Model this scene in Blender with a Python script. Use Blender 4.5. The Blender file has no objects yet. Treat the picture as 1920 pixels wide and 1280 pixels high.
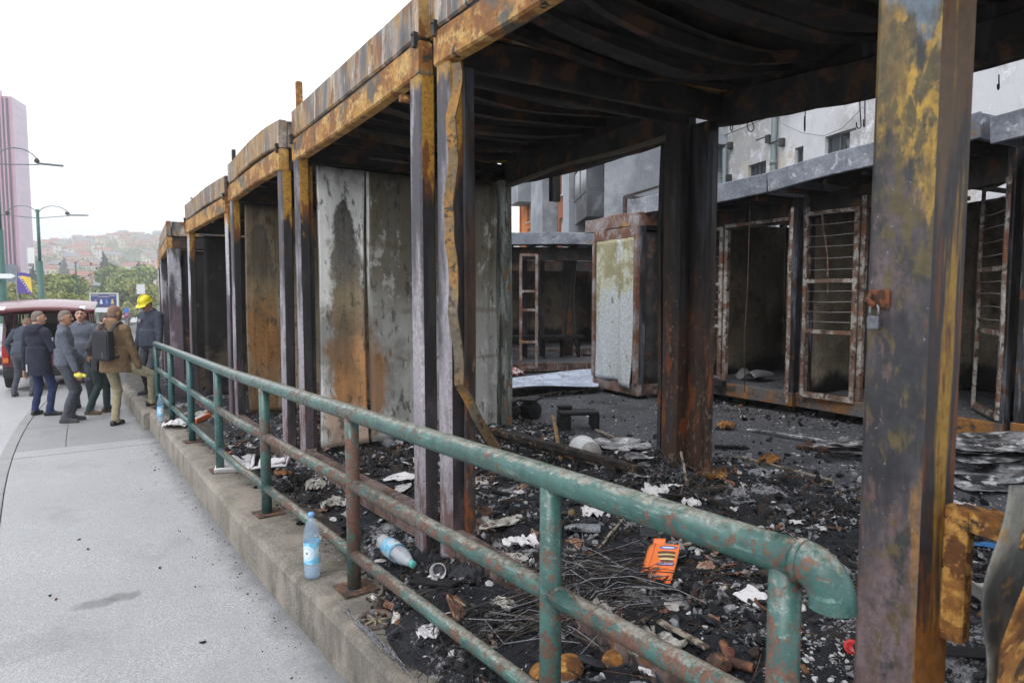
import bpy, bmesh, math, random
import numpy as np
from mathutils import Vector, Matrix, Euler
R = math.radians
random.seed(11)
SC = bpy.context.scene
COL = SC.collection

# ------------------------------------------------------------------ camera
CAM_H = 1.88
YAW, PITCH = R(35.3), R(4.11)
cam_d = bpy.data.cameras.new('camera')
cam = bpy.data.objects.new('camera', cam_d)
COL.objects.link(cam)
cam.location = (0, 0, CAM_H)
cam.rotation_euler = (math.pi/2 - PITCH, 0, -YAW)
cam_d.lens = 24.0
cam_d.sensor_width = 36.0
cam_d.clip_start = 0.05
cam_d.clip_end = 4000
cam_d.dof.use_dof = True
cam_d.dof.focus_distance = 5.6
cam_d.dof.aperture_fstop = 5.6
SC.camera = cam
HAZE = 0.0014
FWD = Vector((math.sin(YAW)*math.cos(PITCH), math.cos(YAW)*math.cos(PITCH), -math.sin(PITCH)))
RIGHT = Vector((math.cos(YAW), -math.sin(YAW), 0))
UPV = RIGHT.cross(FWD)
CAMP = Vector((0, 0, CAM_H))

# ------------------------------------------------------------------ sky, sun, exposure
SUN_EL, SUN_AZ = R(52), R(250)
w = bpy.data.worlds.new('World'); SC.world = w
w.use_nodes = True
wt = w.node_tree
for n in list(wt.nodes): wt.nodes.remove(n)
sky = wt.nodes.new('ShaderNodeTexSky'); sky.sky_type = 'NISHITA'; sky.sun_disc = False
sky.sun_elevation = SUN_EL; sky.sun_rotation = SUN_AZ
sky.air_density = 1.0; sky.dust_density = 1.0; sky.ozone_density = 1.0
hs = wt.nodes.new('ShaderNodeMix'); hs.data_type = 'RGBA'; hs.inputs[0].default_value = 0.80     # high cloud sheet over the clear sky
hs.inputs[7].default_value = (14.2, 14.4, 14.8, 1)
bgd = wt.nodes.new('ShaderNodeBackground'); bgd.inputs['Strength'].default_value = 0.10
wo = wt.nodes.new('ShaderNodeOutputWorld')
wt.links.new(sky.outputs[0], hs.inputs[6])
wt.links.new(hs.outputs[2], bgd.inputs['Color'])
wt.links.new(bgd.outputs[0], wo.inputs['Surface'])
sun_d = bpy.data.lights.new('sun', 'SUN'); sun_d.energy = 0.9; sun_d.angle = R(25); sun_d.color = (1.0, 0.97, 0.93)
sun = bpy.data.objects.new('sun', sun_d); COL.objects.link(sun)
# nishita rotation: sun direction measured clockwise from +Y
sd = Vector((math.sin(SUN_AZ)*math.cos(SUN_EL), math.cos(SUN_AZ)*math.cos(SUN_EL), math.sin(SUN_EL)))
sun.rotation_euler = sd.to_track_quat('Z', 'Y').to_euler()
SC.view_settings.view_transform = 'Standard'
SC.view_settings.look = 'None'
SC.view_settings.exposure = 0.62
SC.view_settings.gamma = 1.0
SC.render.engine = 'CYCLES'
SC.cycles.use_denoising = True
SC.cycles.max_bounces = 8
SC.cycles.diffuse_bounces = 6
SC.cycles.transparent_max_bounces = 8
SC.cycles.volume_bounces = 0
SC.cycles.use_adaptive_sampling = True
SC.cycles.adaptive_threshold = 0.02
SC.cycles.sample_clamp_indirect = 4.0

# ------------------------------------------------------------------ numeric noise and ground shape
def _hash(ix, iy, iz, seed):
    with np.errstate(over='ignore'):
        h = (ix.astype(np.int64)*374761393 + iy.astype(np.int64)*668265263 + iz.astype(np.int64)*2147483647 + seed*974634541) & 0xffffffff
        h = ((h ^ (h >> 13)) * 1274126177) & 0xffffffff
        h = (h ^ (h >> 16)) & 0xffff
    return h / 65535.0
def vn2(x, y, seed=0):
    x = np.asarray(x, float); y = np.asarray(y, float)
    ix = np.floor(x).astype(np.int64); iy = np.floor(y).astype(np.int64)
    fx = x-ix; fy = y-iy
    fx = fx*fx*(3-2*fx); fy = fy*fy*(3-2*fy)
    z = np.zeros_like(ix)
    a = _hash(ix, iy, z, seed); b = _hash(ix+1, iy, z, seed); c = _hash(ix, iy+1, z, seed); d = _hash(ix+1, iy+1, z, seed)
    return (a*(1-fx)+b*fx)*(1-fy) + (c*(1-fx)+d*fx)*fy
def fbm(x, y, oct=4, seed=0):
    s = 0; amp = .5; f = 1.0
    for k in range(oct):
        s = s + amp*vn2(np.asarray(x)*f, np.asarray(y)*f, seed+k*17); amp *= .5; f *= 2.03
    return s
def vn3(x, y, z, seed=0):
    ix = np.floor(x).astype(np.int64); iy = np.floor(y).astype(np.int64); iz = np.floor(z).astype(np.int64)
    fx = x-ix; fy = y-iy; fz = z-iz
    fx = fx*fx*(3-2*fx); fy = fy*fy*(3-2*fy); fz = fz*fz*(3-2*fz)
    r = 0
    for dx in (0, 1):
        for dy in (0, 1):
            for dz in (0, 1):
                wgt = (fx if dx else 1-fx)*(fy if dy else 1-fy)*(fz if dz else 1-fz)
                r = r + wgt*_hash(ix+dx, iy+dy, iz+dz, seed)
    return r
def sst(v, lo, hi):
    t = np.clip((np.asarray(v, float)-lo)/(hi-lo), 0, 1)
    return t*t*(3-2*t)

def gz(y):
    y = np.asarray(y, float)
    return np.where(y < 25, -.018*y, np.where(y < 110, -.45-.04*(y-25), -3.85))
def cb(y):      # the street bends to the right
    y = np.asarray(y, float)
    t = np.clip(y-8, 0, 8)
    return .007*t*t + np.clip(y-16, 0, 1e9)*.112
LIP = 1.215
def wd(y):      # the low wall and its railing drift to the right with the street
    y = np.asarray(y, float)
    return .034*np.clip(y-5.0, 0, 1e9)+.09*np.clip(y-16, 0, 1e9)
WALL_END = 11.6
def ledge(y): return .28 + gz(y)
MOUNDS = [(4.3, 3.85, .55, .16), (2.7, 1.1, .8, .10), (3.4, 2.0, .9, .07), (2.3, 2.5, .7, .05), (3.9, 5.9, .6, .10), (2.9, 5.6, .7, .03),
          (2.55, 3.3, .5, .05), (1.95, 6.6, .7, .10), (2.6, 8.0, 1.0, .12), (3.3, .2, 1.0, .12), (3.75, 1.2, .5, .12)]
def debris_z(x, y, fine=True):
    """height of the burnt rubble surface (can lie under the concrete)"""
    x = np.asarray(x, float)-wd(y); y = np.asarray(y, float)
    inside = sst(x, 1.93+.03*np.sin(y*2.1), 2.12)
    edge = LIP + .03 + .35*sst(y, 2.6, 4.5) + .17*(fbm(y*1.7, y*0+3.1, 3, 5)-.45)*2
    strip = sst(x, edge-.05, edge+.30)
    near = 1-sst(y, 2.7, 4.2)
    z = -.045 + .085*strip + .13*inside + near*(.10*sst(x, edge, edge+.5)-.03*inside)
    rubble = sst(x, edge, edge+.35)*(1-sst(x, 4.55, 5.3))*(1-.45*sst(y, 4.2, 5.2)*sst(x, 3.2, 3.8))
    z = z + rubble*(.45+.55*inside)*(.16*(fbm(x*1.3, y*1.3, 3, 21)-.44) + .11*(fbm(x*4.2, y*4.2, 3, 9)-.44))
    for mx, my, mr, mh in MOUNDS:
        z = z + mh*np.exp(-((x-mx)**2+(y-my)**2)/(mr*mr*.6))*sst(x, 1.75, 2.1)
    if fine:
        z = z + rubble*(.055*(fbm(x*13, y*13, 3, 31)-.44)) + (.006+.002*rubble)*(vn2(x*60, y*60, 3)-.5)
    return ledge(y) + z
def ray(px, py):
    d = FWD*1280 + RIGHT*(px-960) + UPV*(640-py)
    return d.normalized()
def at_z(px, py, f):
    """where the line of sight through a pixel meets the surface z = f(x, y)"""
    d = ray(px, py); t = .3; step = .04; prev = t
    while t < 400:
        p = CAMP + d*t
        if p.z < float(f(p.x, p.y)):
            lo, hi = prev, t
            for _ in range(14):
                mid = (lo+hi)/2; q = CAMP + d*mid
                if q.z < float(f(q.x, q.y)): hi = mid
                else: lo = mid
            return CAMP + d*hi
        prev = t; t += step; step *= 1.02
    return CAMP + d*t
def on_rubble(px, py):
    return at_z(px, py, lambda x, y: max(float(debris_z(x, y, False)), float(ledge(y)) if x < 2.2 else -9))
def on_walk(px, py): return at_z(px, py, lambda x, y: gz(y))
def on_ledge(px, py): return at_z(px, py, lambda x, y: ledge(y))
def at_depth(px, py, Z):
    d = FWD*1280 + RIGHT*(px-960) + UPV*(640-py)
    return CAMP + d*(Z/(d.x*math.sin(YAW)+d.y*math.cos(YAW)))
def proj(p):
    q = Vector(p)-CAMP
    z = q.dot(FWD)
    return (960+1280*q.dot(RIGHT)/z, 640-1280*q.dot(UPV)/z)
def WP(X, Z):    # a point X metres to the right and Z metres ahead of the camera, on plan
    return Vector((math.cos(YAW)*X+math.sin(YAW)*Z, -math.sin(YAW)*X+math.cos(YAW)*Z, 0))

# ------------------------------------------------------------------ objects
def tag(o, label=None, cat=None, group=None, kind=None):
    if label: o['label'] = label
    if cat: o['category'] = cat
    if group: o['group'] = group
    if kind: o['kind'] = kind
    return o
def thing(name, label, cat, loc=(0, 0, 0), rz=0, group=None):
    o = bpy.data.objects.new(name, None); COL.objects.link(o)
    o.empty_display_size = .1
    o.location = loc; o.rotation_euler = (0, 0, rz)
    return tag(o, label, cat, group)
def copy_thing(root, loc, rz=None, label=None, scale=None):
    r = root.copy(); COL.objects.link(r); r.location = loc
    if rz is not None: r.rotation_euler = (0, 0, rz)
    if scale is not None: r.scale = scale
    if label: r['label'] = label
    for ch in list(root.children):
        c = ch.copy(); COL.objects.link(c); c.parent = r
        for g in list(ch.children):
            d = g.copy(); COL.objects.link(d); d.parent = c
    return r

class MB:
    """collects shapes and links them as one mesh object"""
    def __init__(s): s.v = []; s.f = []; s.mi = []; s.m = 0; s.sm = []; s.smooth = False
    def add(s, vs, fs, M=None):
        b = len(s.v)
        for p in vs:
            p = Vector(p)
            s.v.append(tuple(M @ p) if M is not None else tuple(p))
        for f in fs:
            s.f.append([i+b for i in f]); s.mi.append(s.m); s.sm.append(s.smooth)
        return s
    def box(s, c, d, M=None, ch=0):
        x, y, z = d[0]/2, d[1]/2, d[2]/2
        if ch <= 0:
            vs = [(c[0]+i*x, c[1]+j*y, c[2]+k*z) for k in (-1, 1) for j in (-1, 1) for i in (-1, 1)]
            fs = [(0, 2, 3, 1), (4, 5, 7, 6), (0, 1, 5, 4), (2, 6, 7, 3), (0, 4, 6, 2), (1, 3, 7, 5)]
            return s.add(vs, fs, M)
        bm = bmesh.new(); bmesh.ops.create_cube(bm, size=1)
        bmesh.ops.scale(bm, vec=(d[0], d[1], d[2]), verts=bm.verts)
        bmesh.ops.bevel(bm, geom=bm.edges[:], offset=ch, segments=2, affect='EDGES', profile=.6)
        bmesh.ops.translate(bm, vec=c, verts=bm.verts)
        return s.bm(bm, M)
    def bm(s, bm, M=None):
        bm.verts.index_update()
        s.add([v.co.copy() for v in bm.verts], [[v.index for v in f.verts] for f in bm.faces], M)
        bm.free(); return s
    def frame(s, p0, p1, up=(0, 0, 1)):
        a = Vector(p0); b = Vector(p1); z = (b-a).normalized()
        u = Vector(up)
        if abs(u.dot(z)) > .97: u = Vector((0, 1, 0))
        x = u.cross(z).normalized(); y = z.cross(x)
        return a, b, x, y
    def beam(s, p0, p1, wd, ht, up=(0, 0, 1), ch=0):
        """bar of rectangular section: wd across, ht along up; ch chamfers its long edges"""
        a, b, x, y = s.frame(p0, p1, up)
        hw, hh = wd/2, ht/2
        if ch > 0:
            sec = [(hw-ch, -hh), (hw, -hh+ch), (hw, hh-ch), (hw-ch, hh), (-hw+ch, hh), (-hw, hh-ch), (-hw, -hh+ch), (-hw+ch, -hh)]
        else: sec = [(hw, -hh), (hw, hh), (-hw, hh), (-hw, -hh)]
        n = len(sec)
        vs = [a+x*i+y*j for i, j in sec]+[b+x*i+y*j for i, j in sec]
        fs = [(k, (k+1) % n, n+(k+1) % n, n+k) for k in range(n)]+[tuple(reversed(range(n))), tuple(range(n, 2*n))]
        return s.add(vs, fs)
    def tube(s, pts, r, n=10, cap=True, rs=None):
        pts = [Vector(p) for p in pts]; k = len(pts); b = len(s.v); prevx = None
        old = s.smooth; s.smooth = True
        rings = []
        for i, p in enumerate(pts):
            t = (pts[min(i+1, k-1)]-pts[max(i-1, 0)]).normalized()
            if prevx is None:
                u = Vector((0, 0, 1)) if abs(t.z) < .9 else Vector((1, 0, 0))
                x = u.cross(t).normalized()
            else:
                x = (prevx-t*prevx.dot(t)).normalized()
            y = t.cross(x); prevx = x
            rr = rs[i] if rs else r
            rings.append([p+x*(rr*math.cos(2*math.pi*j/n))+y*(rr*math.sin(2*math.pi*j/n)) for j in range(n)])
        vs = [q for rg in rings for q in rg]
        fs = [(i*n+j, i*n+(j+1) % n, (i+1)*n+(j+1) % n, (i+1)*n+j) for i in range(k-1) for j in range(n)]
        s.add(vs, fs)
        s.smooth = False
        if cap: s.add([], []); s.f += [[b+j for j in reversed(range(n))], [b+(k-1)*n+j for j in range(n)]]; s.mi += [s.m]*2; s.sm += [False]*2
        s.smooth = old
        return s
    def lathe(s, prof, n=20, M=None, cap=False):
        old = s.smooth; s.smooth = True
        k = len(prof)
        vs = [(r*math.cos(2*math.pi*j/n), r*math.sin(2*math.pi*j/n), z) for r, z in prof for j in range(n)]
        fs = [(i*n+j, i*n+(j+1) % n, (i+1)*n+(j+1) % n, (i+1)*n+j) for i in range(k-1) for j in range(n)]
        s.add(vs, fs, M)
        s.smooth = old
        return s
    def grid(s, fn, nu, nv, thick=0, M=None, smooth=True):
        """sheet p = fn(u, v), u and v from 0 to 1; thick gives it a real back"""
        old = s.smooth; s.smooth = smooth
        P = [[Vector(fn(i/nu, j/nv)) for j in range(nv+1)] for i in range(nu+1)]
        vs = [p for row in P for p in row]
        W = nv+1
        fs = [(i*W+j, (i+1)*W+j, (i+1)*W+j+1, i*W+j+1) for i in range(nu) for j in range(nv)]
        if thick:
            N = len(vs); off = []
            for i in range(nu+1):
                for j in range(nv+1):
                    du = P[min(i+1, nu)][j]-P[max(i-1, 0)][j]; dv = P[i][min(j+1, nv)]-P[i][max(j-1, 0)]
                    nn = du.cross(dv)
                    nn = nn.normalized() if nn.length > 1e-9 else Vector((0, 0, 1))
                    off.append(P[i][j]-nn*thick)
            vs += off
            fs += [tuple(N+q for q in reversed(f)) for f in fs[:nu*nv]]
            rim = [(i, 0) for i in range(nu)]+[(nu, j) for j in range(nv)]+[(i, nv) for i in range(nu, 0, -1)]+[(0, j) for j in range(nv, 0, -1)]
            rim = [i*W+j for i, j in rim]
            for q in range(len(rim)):
                a, b2 = rim[q], rim[(q+1) % len(rim)]
                fs.append((b2, a, N+a, N+b2))
        s.add(vs, fs, M); s.smooth = old
        return s
    def blob(s, c, r, sub=2, noise_amp=.25, freq=2.0, seed=0, M=None, smooth=True):
        bm = bmesh.new(); bmesh.ops.create_icosphere(bm, subdivisions=sub, radius=1)
        P = np.array([v.co for v in bm.verts])
        nz = vn3(P[:, 0]*freq+9, P[:, 1]*freq+5, P[:, 2]*freq+7, seed)
        for v, k in zip(bm.verts, nz):
            q = v.co*(1+noise_amp*(k-.5)*2)
            v.co = (q.x*r[0]+c[0], q.y*r[1]+c[1], q.z*r[2]+c[2])
        old = s.smooth; s.smooth = smooth; s.bm(bm, M); s.smooth = old
        return s
    def mesh(s, name, mats):
        me = bpy.data.meshes.new(name)
        me.from_pydata(s.v, [], s.f)
        if not isinstance(mats, (list, tuple)): mats = [mats]
        for m in mats: me.materials.append(m)
        me.polygons.foreach_set('material_index', s.mi)
        me.polygons.foreach_set('use_smooth', s.sm)
        me.update()
        return me
    def build(s, name, mats, parent=None, loc=None):
        o = bpy.data.objects.new(name, s.mesh(name, mats)); COL.objects.link(o)
        if parent is not None: o.parent = parent
        if loc is not None: o.location = loc
        return o
def np_mesh(name, V, F, mats, mi=None, smooth=False):
    me = bpy.data.meshes.new(name)
    V = np.asarray(V, np.float32); F = np.asarray(F, np.int32)
    me.vertices.add(len(V)); me.vertices.foreach_set('co', V.ravel())
    k = F.shape[1]
    me.loops.add(F.size); me.loops.foreach_set('vertex_index', F.ravel())
    me.polygons.add(len(F)); me.polygons.foreach_set('loop_start', np.arange(0, F.size, k, dtype=np.int32))
    me.polygons.foreach_set('loop_total', np.full(len(F), k, np.int32))
    if not isinstance(mats, (list, tuple)): mats = [mats]
    for m in mats: me.materials.append(m)
    if mi is not None: me.polygons.foreach_set('material_index', np.asarray(mi, np.int32))
    me.polygons.foreach_set('use_smooth', np.full(len(F), smooth))
    me.update(calc_edges=True); me.validate()
    return me
def link_mesh(name, me, parent=None):
    o = bpy.data.objects.new(name, me); COL.objects.link(o)
    if parent is not None: o.parent = parent
    return o

# ------------------------------------------------------------------ materials
def rgb(r, g, b, k=1.0):
    f = lambda c: ((c/255+.055)/1.055)**2.4 if c > 10 else c/255/12.92
    return (f(r)*k, f(g)*k, f(b)*k, 1)
class NT:
    def __init__(s, name, rough=.7, metal=0.0, coords='pos'):
        s.m = bpy.data.materials.new(name); s.m.use_nodes = True
        s.t = s.m.node_tree
        for n in list(s.t.nodes): s.t.nodes.remove(n)
        s.out = s.n('ShaderNodeOutputMaterial'); s.b = s.n('ShaderNodeBsdfPrincipled')
        s.t.links.new(s.b.outputs[0], s.out.inputs['Surface'])
        s.b.inputs['Roughness'].default_value = rough; s.b.inputs['Metallic'].default_value = metal
        if coords == 'pos': s.vec = s.n('ShaderNodeNewGeometry').outputs['Position']
        else: s.vec = s.n('ShaderNodeTexCoord').outputs['Object']
        s.sep = None
    def n(s, t): return s.t.nodes.new(t)
    def set(s, sock, v):
        if hasattr(v, 'is_linked') or isinstance(v, bpy.types.NodeSocket): s.t.links.new(v, sock)
        else: sock.default_value = v
    def xyz(s, i):
        if s.sep is None:
            s.sep = s.n('ShaderNodeSeparateXYZ'); s.t.links.new(s.vec, s.sep.inputs[0])
        return s.sep.outputs[i]
    def noise(s, sc=1.0, st=(1, 1, 1), det=4, rough=.6, off=0.0, dist=0.0):
        mp = s.n('ShaderNodeMapping'); s.t.links.new(s.vec, mp.inputs[0])
        mp.inputs['Scale'].default_value = tuple(sc*k for k in st); mp.inputs['Location'].default_value = (off, off*1.7, off*.6)
        nz = s.n('ShaderNodeTexNoise'); s.t.links.new(mp.outputs[0], nz.inputs['Vector'])
        nz.inputs['Scale'].default_value = 1; nz.inputs['Detail'].default_value = det
        nz.inputs['Roughness'].default_value = rough; nz.inputs['Distortion'].default_value = dist
        return nz.outputs['Fac']
    def voro(s, sc, st=(1, 1, 1), feat='F1', out='Distance', off=0.0):
        mp = s.n('ShaderNodeMapping'); s.t.links.new(s.vec, mp.inputs[0])
        mp.inputs['Scale'].default_value = tuple(sc*k for k in st); mp.inputs['Location'].default_value = (off, off*1.7, off*.6)
        nz = s.n('ShaderNodeTexVoronoi'); nz.feature = feat; s.t.links.new(mp.outputs[0], nz.inputs['Vector'])
        nz.inputs['Scale'].default_value = 1
        return nz.outputs[out]
    def ma(s, op, a, b=0.0, c=0.0):
        q = s.n('ShaderNodeMath'); q.operation = op
        s.set(q.inputs[0], a); s.set(q.inputs[1], b)
        if op == 'MULTIPLY_ADD': s.set(q.inputs[2], c)
        return q.outputs[0]
    def ss(s, v, lo, hi):
        q = s.n('ShaderNodeMapRange'); q.interpolation_type = 'SMOOTHSTEP'
        if lo <= hi: a, b, c, d = lo, hi, 0, 1
        else: a, b, c, d = hi, lo, 1, 0
        s.set(q.inputs['Value'], v)
        q.inputs['From Min'].default_value = a; q.inputs['From Max'].default_value = b
        q.inputs['To Min'].default_value = c; q.inputs['To Max'].default_value = d
        return q.outputs[0]
    def mix(s, f, a, b):
        q = s.n('ShaderNodeMix'); q.data_type = 'RGBA'
        s.set(q.inputs[0], f); s.set(q.inputs[6], a); s.set(q.inputs[7], b)
        return q.outputs[2]
    def bump(s, h, strength=.3, dist=.01):
        q = s.n('ShaderNodeBump'); q.inputs['Strength'].default_value = strength; q.inputs['Distance'].default_value = dist
        s.set(q.inputs['Height'], h); s.t.links.new(q.outputs[0], s.b.inputs['Normal'])
    def done(s, col=None, rough=None):
        if col is not None: s.set(s.b.inputs['Base Color'], col)
        if rough is not None: s.set(s.b.inputs['Roughness'], rough)
        return s.m
def layered(name, base, layers, rough=.7, metal=0.0, bump=(60, .25, .004), coords='pos', var=.25, rough_var=.2):
    """layers: colour, noise scale, stretch, threshold, softness, optional z=(z0, z1, weight): more (or less) of it higher up"""
    s = NT(name, rough, metal, coords)
    fine = s.noise(34, det=5, rough=.7, off=3.3)
    col = s.mix(s.ss(fine, .3, .7), tuple(c*(1-var) for c in base[:3])+(1,), tuple(min(1, c*(1+var)) for c in base[:3])+(1,))
    for i, L in enumerate(layers):
        v = s.noise(L.get('s', 3), L.get('st', (1, 1, 1)), L.get('det', 5), L.get('ro', .62), off=L.get('off', i*7.31+1.7), dist=L.get('dist', .3))
        for ax, zz in (('z', 2), ('x', 0), ('y', 1)):
            if ax in L:
                z0, z1, wgt = L[ax]
                v = s.ma('ADD', v, s.ma('MULTIPLY', s.ma('SUBTRACT', s.ss(s.xyz(zz), z0, z1), .5), wgt))
        t, sf = L.get('t', .5), L.get('w', .06)
        mk = s.ss(v, t-sf, t+sf)
        if 'a' in L: mk = s.ma('MULTIPLY', mk, L['a'])
        c = L['c']
        if L.get('var', .3):
            c = s.mix(s.ss(fine, .35, .65), tuple(k*(1-L.get('var', .3)) for k in c[:3])+(1,), tuple(k*(1+L.get('var', .3)*.6) for k in c[:3])+(1,))
        col = s.mix(mk, col, c)
    s.set(s.b.inputs['Base Color'], col)
    rn = s.ss(fine, .3, .7)
    s.set(s.b.inputs['Roughness'], s.ma('MULTIPLY_ADD', rn, rough_var, rough-rough_var/2))
    if bump: s.bump(s.noise(bump[0], det=5, rough=.7, off=.7), bump[1], bump[2])
    return s.m
def plain(name, c, rough=.7, metal=0.0, var=.12, sc=20, coords='obj', bump=None, spec=None):
    s = NT(name, rough, metal, coords)
    nz = s.noise(sc, det=4)
    s.done(s.mix(s.ss(nz, .3, .7), tuple(k*(1-var) for k in c[:3])+(1,), tuple(min(1, k*(1+var)) for k in c[:3])+(1,)))
    if spec is not None: s.b.inputs['Specular IOR Level'].default_value = spec
    if bump: s.bump(s.noise(bump[0], det=4, off=2.2), bump[1], bump[2])
    return s.m
# ================================================================== MATERIALS OF THE PLACE
def asphalt(name, c, speck=.5, rough=.8, stains=None, tint=None, grime=False):
    s = NT(name, rough)
    fine = s.noise(120, det=4, rough=.8); mid = s.noise(60, det=3, rough=.7, off=4.0); big = s.noise(.9, det=5, off=9.0)
    v = s.voro(85)
    col = s.mix(s.ss(fine, .34, .66), tuple(k*(1-speck) for k in c[:3])+(1,), tuple(min(1, k*(1+speck)) for k in c[:3])+(1,))
    col = s.mix(s.ma('MULTIPLY', s.ss(v, .35, .6), .35), col, tuple(k*.45 for k in c[:3])+(1,))
    col = s.mix(s.ma('MULTIPLY', s.ss(big, .42, .62), .35), col, tuple(k*.72 for k in c[:3])+(1,))
    if tint: col = s.mix(s.ma('MULTIPLY', s.ss(s.noise(2.3, det=4, off=1.0), .5, .7), .3), col, tint)
    for (x, y, rx, ry, amt) in stains or []:
        dx = s.ma('DIVIDE', s.ma('SUBTRACT', s.xyz(0), x), rx); dy = s.ma('DIVIDE', s.ma('SUBTRACT', s.xyz(1), y), ry)
        d = s.ma('SQRT', s.ma('ADD', s.ma('MULTIPLY', dx, dx), s.ma('MULTIPLY', dy, dy)))
        d = s.ma('ADD', d, s.ma('MULTIPLY', s.ma('SUBTRACT', s.noise(7, det=5, off=x), .5), 1.6))
        col = s.mix(s.ma('MULTIPLY', s.ss(d, 1.05, .55), amt), col, tuple(k*.3 for k in c[:3])+(1,))
    if grime:      # dirt that gathers at the foot of the wall, and drifts of soot
        gx = s.ma('ADD', s.ma('SUBTRACT', s.xyz(0), s.ma('MULTIPLY', s.ma('MAXIMUM', s.ma('SUBTRACT', s.xyz(1), 5.0), 0), .034)), s.ma('MULTIPLY', s.ma('SUBTRACT', s.noise(5, det=6, rough=.75, off=13), .5), .34))
        col = s.mix(s.ma('MULTIPLY', s.ss(gx, LIP-.20, LIP+.02), .75), col, tuple(k*.28 for k in c[:3])+(1,))
        sp = s.noise(1.3, (1, .6, 1), det=6, rough=.68, off=17)
        col = s.mix(s.ma('MULTIPLY', s.ss(sp, .52, .68), .28), col, tuple(k*.5 for k in c[:3])+(1,))
        col = s.mix(s.ma('MULTIPLY', s.ss(s.noise(14, det=5, rough=.8, off=19), .66, .72), .4), col, tuple(k*.4 for k in c[:3])+(1,))
    s.done(col)
    s.bump(s.ma('ADD', fine, mid), .5, .004)
    return s.m
STAIN = on_walk(185, 1130); STAIN2 = on_walk(230, 1118); ST3 = on_walk(60, 1210)
M_WALK = asphalt('walk_asphalt', (.40, .405, .42), .42, .75, [(STAIN.x, STAIN.y, .14, .09, .55), (STAIN2.x, STAIN2.y, .12, .1, .6), (ST3.x, ST3.y, .3, .2, .2)], grime=True)
M_WALK2 = asphalt('walk_patch', (.31, .315, .325), .3, .7, grime=True)
M_ROAD = asphalt('road_asphalt', (.42, .425, .44), .3, .5)
M_KERB = asphalt('kerb_stone', (.33, .33, .335), .2, .75)
M_YARD = asphalt('yard_asphalt', (.085, .088, .095), .55, .7)
def mat_concrete():
    s = NT('old_concrete', .85)
    a = s.noise(2.2, det=6, rough=.65); b = s.noise(6, (1, 1, .45), det=6, rough=.7, off=2); f = s.noise(70, det=4, rough=.75, off=5)
    col = s.mix(s.ss(a, .35, .65), rgb(98, 93, 86), rgb(140, 132, 122))
    col = s.mix(s.ss(f, .35, .7), col, s.mix(.45, col, rgb(185, 178, 168)))
    # black runs down the face in the near stretch
    run = s.ma('ADD', b, s.ma('MULTIPLY', s.ma('SUBTRACT', s.ss(s.xyz(1), 6.0, 3.0), .5), .3))
    col = s.mix(s.ma('MULTIPLY', s.ss(run, .46, .74), .55), col, rgb(58, 55, 51))
    moss = s.noise(3.1, (1, 1, .5), det=5, off=8)
    col = s.mix(s.ma('MULTIPLY', s.ss(moss, .52, .68), .5), col, rgb(92, 86, 68))
    soot = s.noise(9, det=6, rough=.75, off=12)
    so = s.ma('ADD', soot, s.ma('MULTIPLY', s.ma('SUBTRACT', s.ss(s.xyz(0), 1.36, 1.75), .5), .34))
    col = s.mix(s.ma('MULTIPLY', s.ss(so, .5, .62), .85), col, rgb(45, 42, 41))
    s.done(col); s.bump(s.ma('ADD', f, s.ma('MULTIPLY', s.noise(18, det=5, off=3), 1.5)), .55, .008)
    return s.m
M_CONC = mat_concrete()
def mat_rubble():
    s = NT('charred_rubble', .88)
    f = s.noise(120, det=5, rough=.8); m = s.noise(17, det=6, rough=.72, off=3); g = s.noise(2.6, det=5, rough=.65, off=6)
    col = s.mix(s.ss(f, .3, .72), rgb(5, 5, 8), rgb(44, 48, 58))
    col = s.mix(s.ma('MULTIPLY', s.ss(m, .56, .7), .75), col, rgb(84, 88, 98))
    ash = s.ma('ADD', s.noise(24, det=6, rough=.8, off=1.3), s.ma('MULTIPLY', s.ma('SUBTRACT', s.ss(g, .4, .66), .5), .34))
    col = s.mix(s.ss(ash, .56, .66), col, s.mix(s.ss(f, .35, .65), rgb(105, 105, 110), rgb(190, 190, 194)))
    br = s.ma('ADD', s.noise(11, det=6, rough=.75, off=15), s.ma('MULTIPLY', s.ma('SUBTRACT', s.ss(s.noise(1.7, det=3, off=20), .45, .65), .5), .25))
    col = s.mix(s.ma('MULTIPLY', s.ss(br, .62, .72), .5), col, rgb(70, 48, 34))
    # paler wet ash over the lane asphalt
    lane = s.ma('ADD', s.ss(s.xyz(0), 4.3, 5.2), s.ma('MULTIPLY', s.ma('SUBTRACT', m, .5), .9))
    lc = s.mix(s.ss(f, .36, .64), rgb(44, 45, 49), rgb(104, 106, 112))
    lc = s.mix(s.ss(s.noise(26, det=7, rough=.85, off=33), .575, .64), lc, rgb(205, 205, 208))
    lc = s.mix(s.ma('MULTIPLY', s.ss(s.noise(1.5, det=5, off=40), .5, .66), .6), lc, rgb(40, 38, 38))
    col = s.mix(s.ss(lane, .35, .75), col, lc)
    s.done(col)
    s.bump(s.ma('ADD', f, s.ma('MULTIPLY', s.noise(45, det=5, rough=.7, off=9), 2.0)), .9, .012)
    return s.m
M_RUBBLE = mat_rubble()
CHAR = [plain('char_black', rgb(16, 16, 18), .8, var=.5, sc=190, coords='pos'), plain('char_grey', rgb(44, 45, 50), .8, var=.6, sc=190, coords='pos'),
        plain('char_brown', rgb(58, 47, 40), .85, var=.4, sc=50, coords='pos'), plain('ash_grey', rgb(128, 129, 134), .9, var=.3, sc=70, coords='pos'),
        plain('ash_white', rgb(196, 195, 196), .9, var=.15, sc=70, coords='pos'), plain('rust_flake', rgb(104, 68, 44), .85, var=.4, sc=50, coords='pos'),
        plain('char_gloss', rgb(26, 27, 32), .42, var=.4, sc=50, coords='pos')]
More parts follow.
